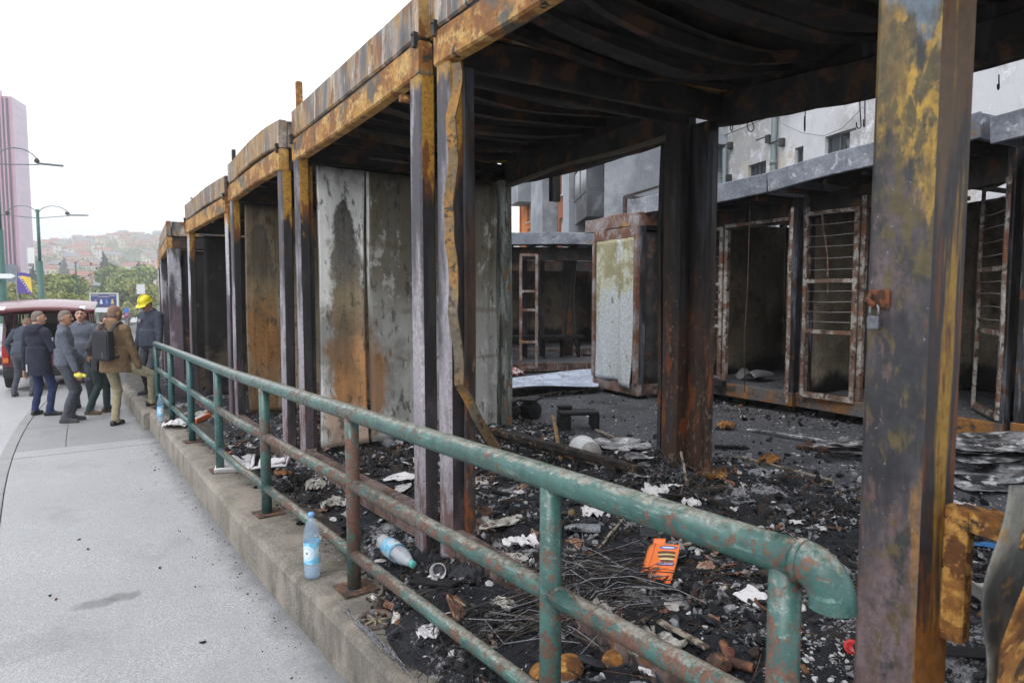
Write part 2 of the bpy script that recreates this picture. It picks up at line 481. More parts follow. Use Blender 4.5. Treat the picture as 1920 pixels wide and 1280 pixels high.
# --- painted pipe of the railing
def mat_pipe():
    s = NT('green_pipe_paint', .42)
    f = s.noise(60, det=5, rough=.75); m = s.noise(9, det=6, rough=.7, off=4); g = s.noise(1.6, det=4, off=7)
    col = s.mix(s.ss(m, .35, .65), rgb(42, 76, 72), rgb(64, 102, 96))
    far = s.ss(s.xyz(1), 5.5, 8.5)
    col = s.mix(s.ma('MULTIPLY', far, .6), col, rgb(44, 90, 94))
    scr = s.noise(26, (3, .35, 3), det=5, rough=.75, off=8)
    col = s.mix(s.ma('MULTIPLY', s.ss(scr, .56, .66), .55), col, rgb(132, 158, 150))
    rr = s.ma('ADD', s.ma('MULTIPLY_ADD', f, .45, s.ma('MULTIPLY', s.noise(13, det=6, rough=.75, off=11), .55)), s.ma('MULTIPLY', s.ma('SUBTRACT', g, .5), .35))
    low = s.ma('MULTIPLY', s.ma('SUBTRACT', s.ss(s.ma('ADD', s.xyz(2), s.ma('MULTIPLY', s.xyz(1), .018)), 1.22, .9), .5), .05)
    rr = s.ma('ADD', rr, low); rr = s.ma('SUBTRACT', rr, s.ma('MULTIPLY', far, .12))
    rust = s.mix(s.ss(f, .35, .65), rgb(76, 54, 46), rgb(110, 78, 64))
    mk = s.ss(rr, .515, .54)
    col = s.mix(mk, col, rust)
    # pale hand wear plus the sky's sheen, both painted on upward faces
    nz = s.n('ShaderNodeNewGeometry'); sp = s.n('ShaderNodeSeparateXYZ'); s.t.links.new(nz.outputs['Normal'], sp.inputs[0])
    wear_sheen = s.ma('ADD', s.ma('MULTIPLY', s.ss(sp.outputs[2], .2, .95), .42), s.noise(20, (1, 1, 1), det=6, rough=.75, off=21))
    wc = s.mix(s.ss(s.noise(45, det=5, rough=.8, off=2), .4, .62), rgb(160, 166, 160), rgb(120, 100, 82))
    col = s.mix(s.ma('MULTIPLY', s.ss(wear_sheen, .74, .95), .75), col, wc)
    s.done(col, s.ma('MULTIPLY_ADD', mk, .45, .3)); s.bump(s.ma('ADD', f, s.ma('MULTIPLY', mk, -.8)), .35, .003)
    return s.m
M_PIPE = mat_pipe()
M_PIPE_RUST = layered('rusty_plate', rgb(96, 72, 60), [dict(c=rgb(60, 48, 42), s=14, t=.5), dict(c=rgb(130, 92, 70), s=30, t=.58)], .85)
# --- burnt steel of the kiosks
LAV = rgb(156, 150, 162)
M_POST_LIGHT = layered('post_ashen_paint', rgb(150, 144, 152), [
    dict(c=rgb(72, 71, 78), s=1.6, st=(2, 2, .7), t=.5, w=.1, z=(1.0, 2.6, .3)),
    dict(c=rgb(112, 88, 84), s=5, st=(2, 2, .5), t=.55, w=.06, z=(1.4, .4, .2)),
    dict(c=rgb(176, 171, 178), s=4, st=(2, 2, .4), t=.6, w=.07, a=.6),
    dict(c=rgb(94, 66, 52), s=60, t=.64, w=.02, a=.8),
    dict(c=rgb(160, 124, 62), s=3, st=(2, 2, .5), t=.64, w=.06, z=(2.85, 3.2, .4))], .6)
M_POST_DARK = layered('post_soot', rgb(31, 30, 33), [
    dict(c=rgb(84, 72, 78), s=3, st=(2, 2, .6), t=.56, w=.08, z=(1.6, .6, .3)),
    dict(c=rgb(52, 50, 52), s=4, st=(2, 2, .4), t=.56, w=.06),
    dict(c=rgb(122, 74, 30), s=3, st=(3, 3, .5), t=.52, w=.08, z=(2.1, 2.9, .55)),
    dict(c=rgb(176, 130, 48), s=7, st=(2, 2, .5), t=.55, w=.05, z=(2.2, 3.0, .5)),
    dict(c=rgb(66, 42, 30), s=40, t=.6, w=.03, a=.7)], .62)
M_POST_FAR = layered('post_mauve', rgb(104, 88, 98), [
    dict(c=rgb(178, 176, 184), s=1.4, st=(2, 2, .6), t=.52, w=.08, z=(1.4, 2.1, .3)),
    dict(c=rgb(66, 64, 70), s=2, st=(2, 2, .5), t=.53, w=.07),
    dict(c=rgb(176, 120, 50), s=4, st=(2, 2, .6), t=.55, w=.06, z=(2.5, 2.95, .5))], .6)
M_POST_FAR_DARK = layered('post_blackened', rgb(44, 42, 46), [dict(c=rgb(80, 74, 80), s=3, st=(2, 2, .5), t=.53, w=.07), dict(c=rgb(110, 70, 40), s=6, t=.62, w=.04)], .65)
M_BAND = layered('roof_band_scorched', rgb(146, 132, 118), [
    dict(c=rgb(92, 92, 94), s=3.2, st=(1, 1.5, .35), t=.49, w=.07),
    dict(c=rgb(158, 122, 66), s=2.6, st=(1, 1.5, .5), t=.52, w=.06),
    dict(c=rgb(182, 170, 158), s=5.5, st=(1, 2.2, .25), t=.58, w=.05),
    dict(c=rgb(66, 68, 72), s=4.5, st=(1, 1.8, .4), t=.6, w=.05),
    dict(c=rgb(122, 78, 40), s=6, st=(1, 1.4, .7), t=.585, w=.05)], .55, .1)
M_BEAM_RUST = layered('beam_yellow_rust', rgb(182, 136, 66), [
    dict(c=rgb(138, 88, 40), s=3.0, st=(1, 1.2, .9), t=.5, w=.08),
    dict(c=rgb(196, 158, 96), s=7, st=(1, .8, 1.2), t=.56, w=.06),
    dict(c=rgb(96, 90, 80), s=2.4, st=(1, 1, 1.2), t=.57, w=.04),
    dict(c=rgb(62, 56, 50), s=9, t=.64, w=.03),
    dict(c=rgb(78, 58, 36), s=46, t=.6, w=.03, a=.7)], .7)
M_EDGE_LIGHT = layered('pale_edge_profile', rgb(138, 146, 140), [dict(c=rgb(88, 90, 84), s=3, st=(3, 3, .5), t=.5, w=.06), dict(c=rgb(52, 48, 44), s=7, st=(2, 2, .5), t=.58, w=.04), dict(c=rgb(120, 84, 50), s=5, t=.62, w=.04)], .6)
M_CEIL = layered('ceiling_soot', rgb(27, 24, 22), [
    dict(c=rgb(56, 40, 28), s=2.2, st=(.5, 2, 1), t=.53, w=.07),
    dict(c=rgb(50, 50, 50), s=3.1, st=(.5, 2, 1), t=.57, w=.06),
    dict(c=rgb(72, 42, 24), s=6, st=(.6, 1.5, 1), t=.62, w=.05),
    dict(c=rgb(14, 13, 13), s=5, t=.55, w=.06)], .72)
M_CEIL_RIB = layered('ceiling_rib_steel', rgb(46, 42, 39), [
    dict(c=rgb(22, 20, 19), s=3, st=(.5, 2, 1), t=.5, w=.08), dict(c=rgb(84, 56, 36), s=4, t=.58, w=.06)], .7)
M_INNER = layered('inner_post_scorched', rgb(28, 25, 24), [
    dict(c=rgb(70, 48, 36), s=3, st=(2, 2, .5), t=.52, w=.08, z=(2.6, 1.0, .2)),
    dict(c=rgb(118, 102, 84), s=30, st=(1, 1, .5), t=.65, w=.03, z=(2.8, .8, .12)),
    dict(c=rgb(128, 70, 34), s=5, st=(2, 2, .6), t=.62, w=.05, z=(2.4, .8, .15)),
    dict(c=rgb(58, 60, 66), s=2.4, st=(3, 3, .35), t=.57, w=.05)], .65)
M_BASE = layered('base_beam_steel', rgb(112, 96, 92), [
    dict(c=rgb(80, 62, 56), s=5, st=(1, 1, 1.5), t=.5, w=.08), dict(c=rgb(56, 50, 50), s=9, t=.57, w=.05),
    dict(c=rgb(138, 122, 114), s=14, st=(1, 3, .4), t=.6, w=.05), dict(c=rgb(120, 76, 46), s=7, t=.62, w=.04)], .75)
M_NEAR_FRONT = layered('near_post_front', rgb(64, 62, 67), [
    dict(c=rgb(40, 40, 45), s=1.5, st=(2, 2, .8), t=.5, w=.1, z=(1.35, 1.9, .22)),
    dict(c=rgb(102, 88, 90), s=2.2, st=(2.5, 2.5, .6), t=.48, w=.14, z=(1.75, .9, .3)),
    dict(c=rgb(100, 78, 72), s=26, st=(1, 1, .45), t=.575, w=.05, z=(1.8, .7, .12), a=.7),
    dict(c=rgb(104, 84, 50), s=5, st=(2.4, 2.4, .7), t=.56, w=.15, z=(1.95, 2.5, .62), y=(1.0, .80, .14)),
    dict(c=rgb(164, 130, 52), s=7, st=(1.8, 1.8, .55), t=.66, w=.10, z=(1.9, 2.4, .36), y=(.97, .81, .2)),
    dict(c=rgb(48, 50, 50), s=8, st=(1.4, 1.4, .8), t=.56, w=.06, z=(2.0, 2.6, .06)),
    dict(c=rgb(84, 74, 48), s=16, st=(1.4, 1.4, .6), t=.55, w=.05, z=(1.6, 2.2, .08)),
    dict(c=rgb(92, 104, 116), s=4, st=(2, 2, 1), t=.6, w=.05, z=(2.3, 2.8, .3)),
    dict(c=rgb(150, 108, 40), s=3.5, st=(3, 3, .35), t=.65, w=.08, y=(.86, .775, .34)),
    dict(c=rgb(150, 148, 156), s=75, t=.68, w=.02, a=.6)], .5, bump=(80, .2, .002))
M_NEAR_END = layered('near_post_end', rgb(48, 46, 50), [
    dict(c=rgb(96, 78, 62), s=3, st=(3, 3, .6), t=.5, w=.09, z=(1.9, 2.6, .35)),
    dict(c=rgb(150, 116, 46), s=3, st=(4, 4, .35), t=.57, w=.05, x=(1.87, 2.02, .10)),
    dict(c=rgb(104, 60, 34), s=7, st=(3, 3, .6), t=.58, w=.05),
    dict(c=rgb(142, 92, 40), s=3, st=(3, 3, .6), t=.53, w=.06, z=(1.2, .8, .5))], .55)
M_RUST = layered('orange_rust', rgb(150, 102, 48), [dict(c=rgb(104, 66, 34), s=9, t=.5, w=.08), dict(c=rgb(186, 140, 72), s=22, t=.57, w=.05), dict(c=rgb(66, 48, 36), s=13, t=.6, w=.05)], .85)
M_STRIP = layered('bent_strip_rust', rgb(118, 96, 64), [dict(c=rgb(160, 116, 54), s=5, t=.5, w=.07), dict(c=rgb(112, 102, 88), s=4, st=(1, 1, .5), t=.54, w=.06), dict(c=rgb(70, 58, 46), s=18, t=.58, w=.04)], .75)
M_DARKSTEEL = layered('dark_steel', rgb(52, 50, 52), [dict(c=rgb(30, 28, 28), s=5, t=.5, w=.1), dict(c=rgb(96, 66, 46), s=8, t=.6, w=.05)], .6)
M_STEEL = plain('galvanised_steel', rgb(150, 152, 156), .4, .7, var=.2, sc=30)
def mat_panel(name, seam, ctr, z0, tones):
    """scorched insulated wall panel; the rust and soot keep to the boards they stained"""
    s = NT(name, .5)
    base, pale, soot, rust, green = tones
    f = s.noise(60, det=5, rough=.8); a = s.noise(1.5, (1, 1, .8), det=6, rough=.6, off=3); v = s.noise(4, (2.2, 2.2, .22), det=6, rough=.65, off=6); b = s.noise(5.5, (1.2, 1.2, .7), det=6, rough=.72, off=31)
    wob = lambda amt, n: s.ma('MULTIPLY', s.ma('SUBTRACT', n, .5), amt)
    zz = s.ma('ADD', s.xyz(2), wob(1.3, a))
    # right board: dark olive above, paler grey below
    col = s.mix(s.ss(zz, 1.35, 2.35), base, green)
    col = s.mix(s.ma('MULTIPLY', s.ss(v, .48, .62), .45), col, s.mix(.5, base, soot))
    col = s.mix(s.ma('MULTIPLY', s.ss(b, .55, .63), .55), col, pale)
    left = s.ss(s.xyz(0), seam+.004, seam-.004)
    lcol = s.mix(s.ss(s.ma('ADD', a, wob(.5, v)), .40, .58), pale, s.mix(.45, pale, base))
    col = s.mix(left, col, lcol)
    # soot tongue that climbs the first board, olive then orange towards its foot
    wz = s.ma('MULTIPLY_ADD', s.ss(s.xyz(2), 2.95, 1.2), .20, .07)
    dx = s.ma('DIVIDE', s.ma('ABSOLUTE', s.ma('SUBTRACT', s.xyz(0), s.ma('MULTIPLY_ADD', s.ss(s.xyz(2), 1.0, 2.6), -.10, ctr+.05))), wz)
    d = s.ma('ADD', s.ma('ADD', dx, s.ma('MULTIPLY', s.ss(s.xyz(2), 2.62, 2.9), 2.0)), s.ma('ADD', wob(1.6, b), wob(2.0, s.noise(1.9, (1.3, 1.3, .8), det=5, rough=.7, off=44))))
    tcol = s.mix(s.ss(s.ma('ADD', s.xyz(2), wob(1.0, b)), 1.75, 2.25), s.mix(s.ss(f, .3, .7), rgb(112, 98, 70), rgb(150, 132, 98)), s.mix(s.ss(f, .35, .7), soot, rgb(104, 100, 92)))
    tcol = s.mix(s.ss(s.ma('ADD', s.xyz(2), wob(.8, b)), z0+.72, z0+.15), tcol, s.mix(s.ss(f, .3, .7), rust, rgb(182, 132, 72)))
    lowc = s.ss(s.ma('ADD', s.xyz(2), wob(.5, b)), z0-.42, z0-.2)
    tcol = s.mix(lowc, s.mix(.6, pale, tcol), tcol)
    col = s.mix(s.ma('MULTIPLY', s.ma('MULTIPLY', s.ss(d, 1.15, .75), left), .92), col, tcol)
    fl = s.noise(9, (1.5, 1.5, .5), det=6, rough=.75, off=17)
    col = s.mix(s.ma('MULTIPLY', s.ss(fl, .55, .62), .75), col, soot)
    big = s.noise(1.15, (1, 1, .7), det=6, rough=.66, off=71)
    col = s.mix(s.ma('MULTIPLY', s.ss(big, .52, .64), .6), col, s.mix(.35, soot, green))
    # rust that ran down the right side of the seam
    rx = s.ma('DIVIDE', s.ma('SUBTRACT', s.xyz(0), seam), .22); rz = s.ma('DIVIDE', s.ma('SUBTRACT', s.xyz(2), z0-.1), .62)
    rd = s.ma('ADD', s.ma('SQRT', s.ma('ADD', s.ma('MULTIPLY', rx, rx), s.ma('MULTIPLY', rz, rz))), s.ma('ADD', wob(1.6, b), wob(1.6, v)))
    col = s.mix(s.ma('MULTIPLY', s.ma('MULTIPLY', s.ss(rd, 1.0, .4), s.ss(s.xyz(0), seam-.004, seam+.004)), .8), col, s.mix(s.ss(f, .3, .7), s.mix(.3, rust, soot), rgb(150, 106, 60)))
    for zc, wd2 in ((1.70, .05), (2.32, .06), (1.22, .03)):
        band = s.ss(s.ma('ABSOLUTE', s.ma('ADD', s.ma('SUBTRACT', s.xyz(2), zc), wob(.22, a))), wd2, wd2*.25)
        col = s.mix(s.ma('MULTIPLY', s.ma('MULTIPLY', band, s.ss(b, .42, .6)), .6), col, rgb(96, 78, 46))
    col = s.mix(s.ma('MULTIPLY', s.ss(s.ma('ADD', s.xyz(2), wob(.7, b)), 2.75, 3.05), .65), col, rgb(66, 64, 60))
    col = s.mix(s.ma('MULTIPLY', s.ss(f, .6, .7), .45), col, soot)
    s.done(col); s.bump(s.ma('ADD', s.ma('MULTIPLY', f, .4), a), .3, .01)
    return s.m
M_PANEL = mat_panel('wall_panel_ashen', 2.695, 2.50, 1.05, (rgb(170, 170, 165), rgb(222, 221, 218), rgb(52, 50, 48), rgb(178, 114, 48), rgb(112, 105, 86)))
M_PANEL_TAN = mat_panel('wall_panel_tan', 2.60, 2.45, 1.3, (rgb(170, 156, 132), rgb(138, 120, 98), rgb(64, 52, 42), rgb(104, 62, 30), rgb(128, 116, 90)))
M_WALL_BLACK = layered('inner_wall_black', rgb(34, 33, 34), [dict(c=rgb(90, 80, 66), s=1.3, t=.56, w=.08, z=(1.6, .5, .3)), dict(c=rgb(20, 19, 20), s=3, t=.5, w=.1), dict(c=rgb(110, 84, 52), s=2.2, t=.63, w=.05)], .8)
M_WALL_TAN = layered('inner_wall_scorched', rgb(146, 134, 114), [dict(c=rgb(92, 83, 72), s=1.1, t=.47, w=.13), dict(c=rgb(124, 118, 104), s=2.2, t=.58, w=.09),
    dict(c=rgb(28, 26, 25), s=1.6, t=.52, w=.1, z=(1.2, .5, .4)), dict(c=rgb(104, 62, 36), s=4, t=.65, w=.05)], .8)
M_FASCIA_GREY = layered('grey_fascia_paint', rgb(122, 127, 138), [dict(c=rgb(150, 154, 162), s=3, t=.55, w=.07), dict(c=rgb(92, 96, 106), s=2, t=.56, w=.1), dict(c=rgb(176, 180, 186), s=8, t=.63, w=.04), dict(c=rgb(112, 92, 74), s=5, t=.66, w=.04)], .6)
M_FASCIA_RED = layered('weathered_red_fascia', rgb(128, 112, 108), [dict(c=rgb(112, 74, 56), s=3, t=.52, w=.07), dict(c=rgb(156, 150, 150), s=4, t=.57, w=.06), dict(c=rgb(168, 118, 50), s=5, t=.66, w=.04)], .65)
M_SILL = layered('rusty_sill', rgb(122, 84, 48), [dict(c=rgb(96, 92, 92), s=2.2, t=.5, w=.07), dict(c=rgb(150, 104, 52), s=4, st=(1, 1, .6), t=.55, w=.06), dict(c=rgb(60, 54, 52), s=5, t=.6, w=.05)], .7)
M_GRILLE = layered('grille_frame_flaking', rgb(112, 90, 78), [dict(c=rgb(170, 164, 158), s=6, t=.52, w=.06), dict(c=rgb(74, 54, 46), s=12, t=.57, w=.05), dict(c=rgb(128, 80, 52), s=5, t=.6, w=.05)], .75)
M_WIRE = plain('bare_wire', rgb(150, 148, 146), .55, .5, var=.3, sc=40)
M_WIRE_DARK = plain('burnt_wire', rgb(46, 38, 34), .7, .3, var=.5, sc=30)
M_PANEL_CREAM = layered('cream_panel', rgb(192, 192, 172), [dict(c=rgb(198, 205, 208), s=1.4, t=.5, w=.05, x=(7.36, 7.22, .22), z=(2.1, 1.0, .34)), dict(c=rgb(158, 152, 118), s=3, t=.58, w=.06, z=(1.4, 2.4, .25)), dict(c=rgb(140, 128, 98), s=5, t=.66, w=.05)], .5)

# ================================================================== GROUND
def strip_sheet(name, fo, y0, y1, ny, nx, z_off, mat, kind='structure'):
    """sheet that follows the street: fo(y) gives its left and right edge"""
    ys = np.linspace(y0, y1, ny+1)
    V = []; F = []
    for y in ys:
        a, b = fo(y)
        for k in range(nx+1):
            V.append((a+(b-a)*k/nx, y, float(gz(y))+z_off))
    W = nx+1
    F = [(i*W+j, i*W+j+1, (i+1)*W+j+1, (i+1)*W+j) for i in range(ny) for j in range(nx)]
    o = link_mesh(name, np_mesh(name, V, F, mat))
    return tag(o, kind=kind)
KERB = -.42
far_ys = [-60, -20, 0, 25, 60, 110, 160, 2500]
# the open land round the street, one sheet out to the horizon
def land():
    xs = [-1000, -600, -250, -120, -60, -30, -15, 15, 30, 60, 120, 250, 600, 1000]
    ys = [-300, -100, -30, 0, 12, 25, 45, 70, 110, 150, 250, 500, 1200]
    V = [(x, y, float(gz(y))-.16) for y in ys for x in xs]
    W = len(xs)
    F = [(i*W+j, i*W+j+1, (i+1)*W+j+1, (i+1)*W+j) for i in range(len(ys)-1) for j in range(W-1)]
    m = asphalt('land_soil', (.16, .165, .16), .3)
    o = link_mesh('ground', np_mesh('ground', V, F, m)); tag(o, kind='structure')
land()
strip_sheet('road', lambda y: (float(cb(y))-9.5, float(cb(y))+KERB), -12, 300, 90, 4, -.11, M_ROAD)
def walk_piece(y0, y1, mat, dz, x0=KERB+.145, x1=None):
    return strip_sheet('pavement', lambda y: (float(cb(y))+x0, (float(wd(y))+LIP+.03) if x1 is None else x1+float(cb(y))), y0, y1, max(2, int((y1-y0)*3)), 3, dz, mat)
walk_piece(-4, 10.40, M_WALK, 0)
walk_piece(10.408, 10.86, M_WALK, .002)
walk_piece(10.868, 12.9, M_WALK2, -.001, x1=.275)
walk_piece(10.868, 12.9, M_WALK2, .001, x0=.283)
walk_piece(12.91, 17, M_WALK2, 0)
walk_piece(17.01, 80, M_WALK2, 0)
strip_sheet('pavement_bed', lambda y: (float(cb(y))+KERB, float(cb(y))+1.6), -4, 80, 60, 1, -.02, CHAR[1])
kb = thing('kerb', 'pale stone kerb between the road and the pavement', 'kerb'); kb['kind'] = 'structure'
del kb['category'], kb['label']
y = -2.0
stone_me = None
while y < 34:
    s = MB(); s.box((0, 0, 0), (.135, .985, .20), ch=.012)
    if stone_me is None: stone_me = s.mesh('kerb_stone', M_KERB)
    o = link_mesh('kerb_stone', stone_me, kb)
    sl = float(cb(y+.5)-cb(y-.5))
    o.location = (float(cb(y))+KERB+.070, y, float(gz(y))-.094+random.uniform(-.002, .002)); o.rotation_euler = (-.018, 0, -math.atan(sl))
    y += 1.0
# dark twigs and a dead leaf on the pavement
for px, py, c in ((105, 1124, 5), (148, 1012, 1), (165, 1030, 1), (290, 882, 0), (380, 1205, 0), (93, 1117, 1), (300, 1065, 0)):
    p = on_walk(px, py); s = MB(); s.blob((0, 0, .006), (.018, .010, .006), 1, .5, 2.5, px)
    o = s.build('dead_leaf', CHAR[c], None, p); o.rotation_euler = (0, 0, px)
    tag(o, None, 'leaf', 'crumbs and dead leaves on the pavement'); o['label'] = 'tiny dry crumb lying on the grey pavement'
    if px == 105: o['label'] = 'reddish dry leaf lying on the grey pavement near the left edge'; del o['group']
# yard sheets: concrete lane behind, rubble surface on top
def yard():
    V = []; ys = np.arange(-6, 40, 1.0); xs = [2.2, 4, 8, 14, 24, 40]
    for yy in ys:
        for x in xs: V.append((x+float(wd(yy)), yy, float(ledge(yy))+.02))
    W = len(xs)
    F = [(i*W+j, i*W+j+1, (i+1)*W+j+1, (i+1)*W+j) for i in range(len(ys)-1) for j in range(W-1)]
    tag(link_mesh('yard', np_mesh('yard', V, F, M_YARD)), kind='structure')
yard()
def rubble(x0, x1, y0, y1, st):
    xs = np.arange(x0, x1+1e-6, st); ys = np.arange(y0, y1+1e-6, st)
    X, Y = np.meshgrid(xs, ys)
    X = X+wd(Y); Z = debris_z(X, Y)
    W = len(xs); H = len(ys)
    V = np.stack([X.ravel(), Y.ravel(), Z.ravel()], 1)
    idx = np.arange(W*H).reshape(H, W)
    F = np.stack([idx[:-1, :-1].ravel(), idx[:-1, 1:].ravel(), idx[1:, 1:].ravel(), idx[1:, :-1].ravel()], 1)
    o = link_mesh('rubble', np_mesh('rubble', V, F, M_RUBBLE, smooth=True)); tag(o, kind='stuff')
rubble(1.29, 4.7, .2, 4.6, .0125)
rubble(1.29, 4.7, -1.2, .2, .03)
rubble(4.7, 5.3, -1.2, 7.6, .03)
rubble(1.29, 4.7, 4.6, 7.6, .02)
rubble(5.3, 14.0, -2.4, 14.0, .07)
rubble(1.29, 5.3, 7.6, 22.0, .05)
# retaining wall in two lengths
rw = thing('retaining_wall', 'low stained concrete retaining wall carrying the green railing', 'wall')
def wall_len(x, w, y0, y1, dz, jit):
    s = MB(); n = max(2, int((y1-y0)/.06))
    sec = lambda yy: [(x+.012*(float(fbm(yy*5, 1.3, 3, 4))-.45), -.12), (x+.01*(float(fbm(yy*4, 7.3, 3, 8))-.45)+.004, .235+dz), (x+.022+jit*(float(fbm(yy*9, 3.3, 4, 2))-.45), .272+dz+.5*jit*(float(fbm(yy*7, 9.3, 4, 3))-.45)), (x+.06, .28+dz), (x+.25, .282+dz), (x+w, .284+dz), (x+w, -.12)]
    vs = []; k = 7
    for i in range(n+1):
        yy = y0+(y1-y0)*i/n; g = float(gz(yy)); c = float(wd(yy))
        vs += [(a+c, yy, g+b) for a, b in sec(yy)]
    fs = [(i*k+j, (i+1)*k+j, (i+1)*k+j+1, i*k+j+1) for i in range(n) for j in range(k-1)]
    fs += [tuple(range(k)), tuple(reversed([n*k+j for j in range(k)]))]
    s.smooth = False
    s.add(vs, fs); return s
wall_len(LIP, 1.0, -3, WALL_END, 0, .03).build('wall_block', M_CONC, rw)
wall_len(LIP-.08, 1.1, WALL_END+.03, 26, -.03, .02).build('wall_block', M_CONC, rw)

# ================================================================== RAILING
rl = thing('pipe_railing', 'green pipe railing peeling to brown rust on the concrete wall', 'railing', (0, 0, 0))
RX = 1.43
def rx_(y): return RX+.034*max(0, y-6.2)
def rz_(y, h): return float(ledge(y))+h
Y0, Y1 = .86, 12.16
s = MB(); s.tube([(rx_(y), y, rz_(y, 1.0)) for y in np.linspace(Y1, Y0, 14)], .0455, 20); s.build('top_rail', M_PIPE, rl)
pts = [Vector((RX, Y0, rz_(Y0, 1.0)))]
er = .072
for k in range(1, 9):
    t = k/8*R(88)
    pts.append(Vector((RX, Y0-er*math.sin(t), rz_(Y0, 1.0)-er*(1-math.cos(t)))))
pts.append(pts[-1]+Vector((0, 0, -.012)))
s = MB(); s.tube(pts, .054, 22, cap=False, rs=[.0495]*9+[.052]); s.tube(list(reversed(pts)), .043, 22, cap=False)
s.build('rail_elbow', M_PIPE, rl)
s = MB(); s.tube([(RX, Y0+.012, rz_(Y0, 1.0)), (RX, Y0-.006, rz_(Y0, 1.0))], .0515, 20); s.build('weld_ring', M_PIPE, rl)
POSTS = [.905, 1.79, 3.55, 5.27, 6.95, 8.66, 10.38, 12.1]
for h, r, nm in ((.60, .036, 'middle_rail'), (.205, .032, 'lower_rail')):
    for a, b in zip(POSTS[:-1], POSTS[1:]):
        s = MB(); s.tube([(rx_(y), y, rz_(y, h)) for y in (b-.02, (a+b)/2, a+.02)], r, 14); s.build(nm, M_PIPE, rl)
for i, y in enumerate(POSTS):
    s = MB(); s.tube([(rx_(y), y, rz_(y, 0)-.01), (rx_(y), y, rz_(y, .5)), (rx_(y), y, rz_(y, .98))], .0385, 18); po = s.build('post', M_PIPE, rl)
    s = MB(); s.box((0, 0, .004), (.2, .2, .008)); o = s.build('base_plate', M_PIPE_RUST, po)
    o.location = (rx_(y)+.01, y, rz_(y, .006)); o.rotation_euler = (-.018, 0, .08*math.sin(i*3))
# ================================================================== FRONT ROW OF BURNT KIOSKS
H = 3.15
def sweep(s, pts, wd, ht, up=(0, 0, 1), ch=0.0):
    """bent bar: same section carried along a list of points"""
    pts = [Vector(p) for p in pts]; k = len(pts); u = Vector(up)
    hw, hh = wd/2, ht/2
    sec = [(hw, -hh+ch), (hw, hh-ch), (hw-ch, hh), (-hw+ch, hh), (-hw, hh-ch), (-hw, -hh+ch), (-hw+ch, -hh), (hw-ch, -hh)] if ch else [(hw, -hh), (hw, hh), (-hw, hh), (-hw, -hh)]
    n = len(sec); vs = []
    for i, p in enumerate(pts):
        t = (pts[min(i+1, k-1)]-pts[max(i-1, 0)]).normalized()
        x = t.cross(u).normalized(); y = x.cross(t)
        vs += [p+x*a+y*b for a, b in sec]
    fs = [(i*n+j, i*n+(j+1) % n, (i+1)*n+(j+1) % n, (i+1)*n+j) for i in range(k-1) for j in range(n)]
    fs += [tuple(reversed(range(n))), tuple((k-1)*n+j for j in range(n))]
    s.add(vs, fs); return s
def post(s, P, u, v, w0, w1, pu, pv, ch=.012, mats=(0, 1), bend=None):
    """hollow-section post with rounded edges; faces across the street get the first material, the ends the second"""
    hu, hv = pu/2, pv/2
    sec = [(-hu+ch, -hv), (hu-ch, -hv), (hu, -hv+ch), (hu, hv-ch), (hu-ch, hv), (-hu+ch, hv), (-hu, hv-ch), (-hu, -hv+ch)]
    n = 8; k = 9; b = len(s.v); vs = []
    for i in range(k):
        w = w0+(w1-w0)*i/(k-1); du, dv = bend(i/(k-1)) if bend else (0, 0)
        vs += [P(u+a+du, v+c+dv, w) for a, c in sec]
    for i in range(k-1):
        for j in range(n):
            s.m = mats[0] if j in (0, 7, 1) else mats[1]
            s.add([], []); s.f.append([b+i*n+(j+1) % n, b+i*n+j, b+(i+1)*n+j, b+(i+1)*n+(j+1) % n]); s.mi.append(s.m); s.sm.append(False)
    s.add(vs, [])
    s.f.append([b+(k-1)*n+j for j in range(n)]); s.mi.append(mats[1]); s.sm.append(False)
    s.m = 0
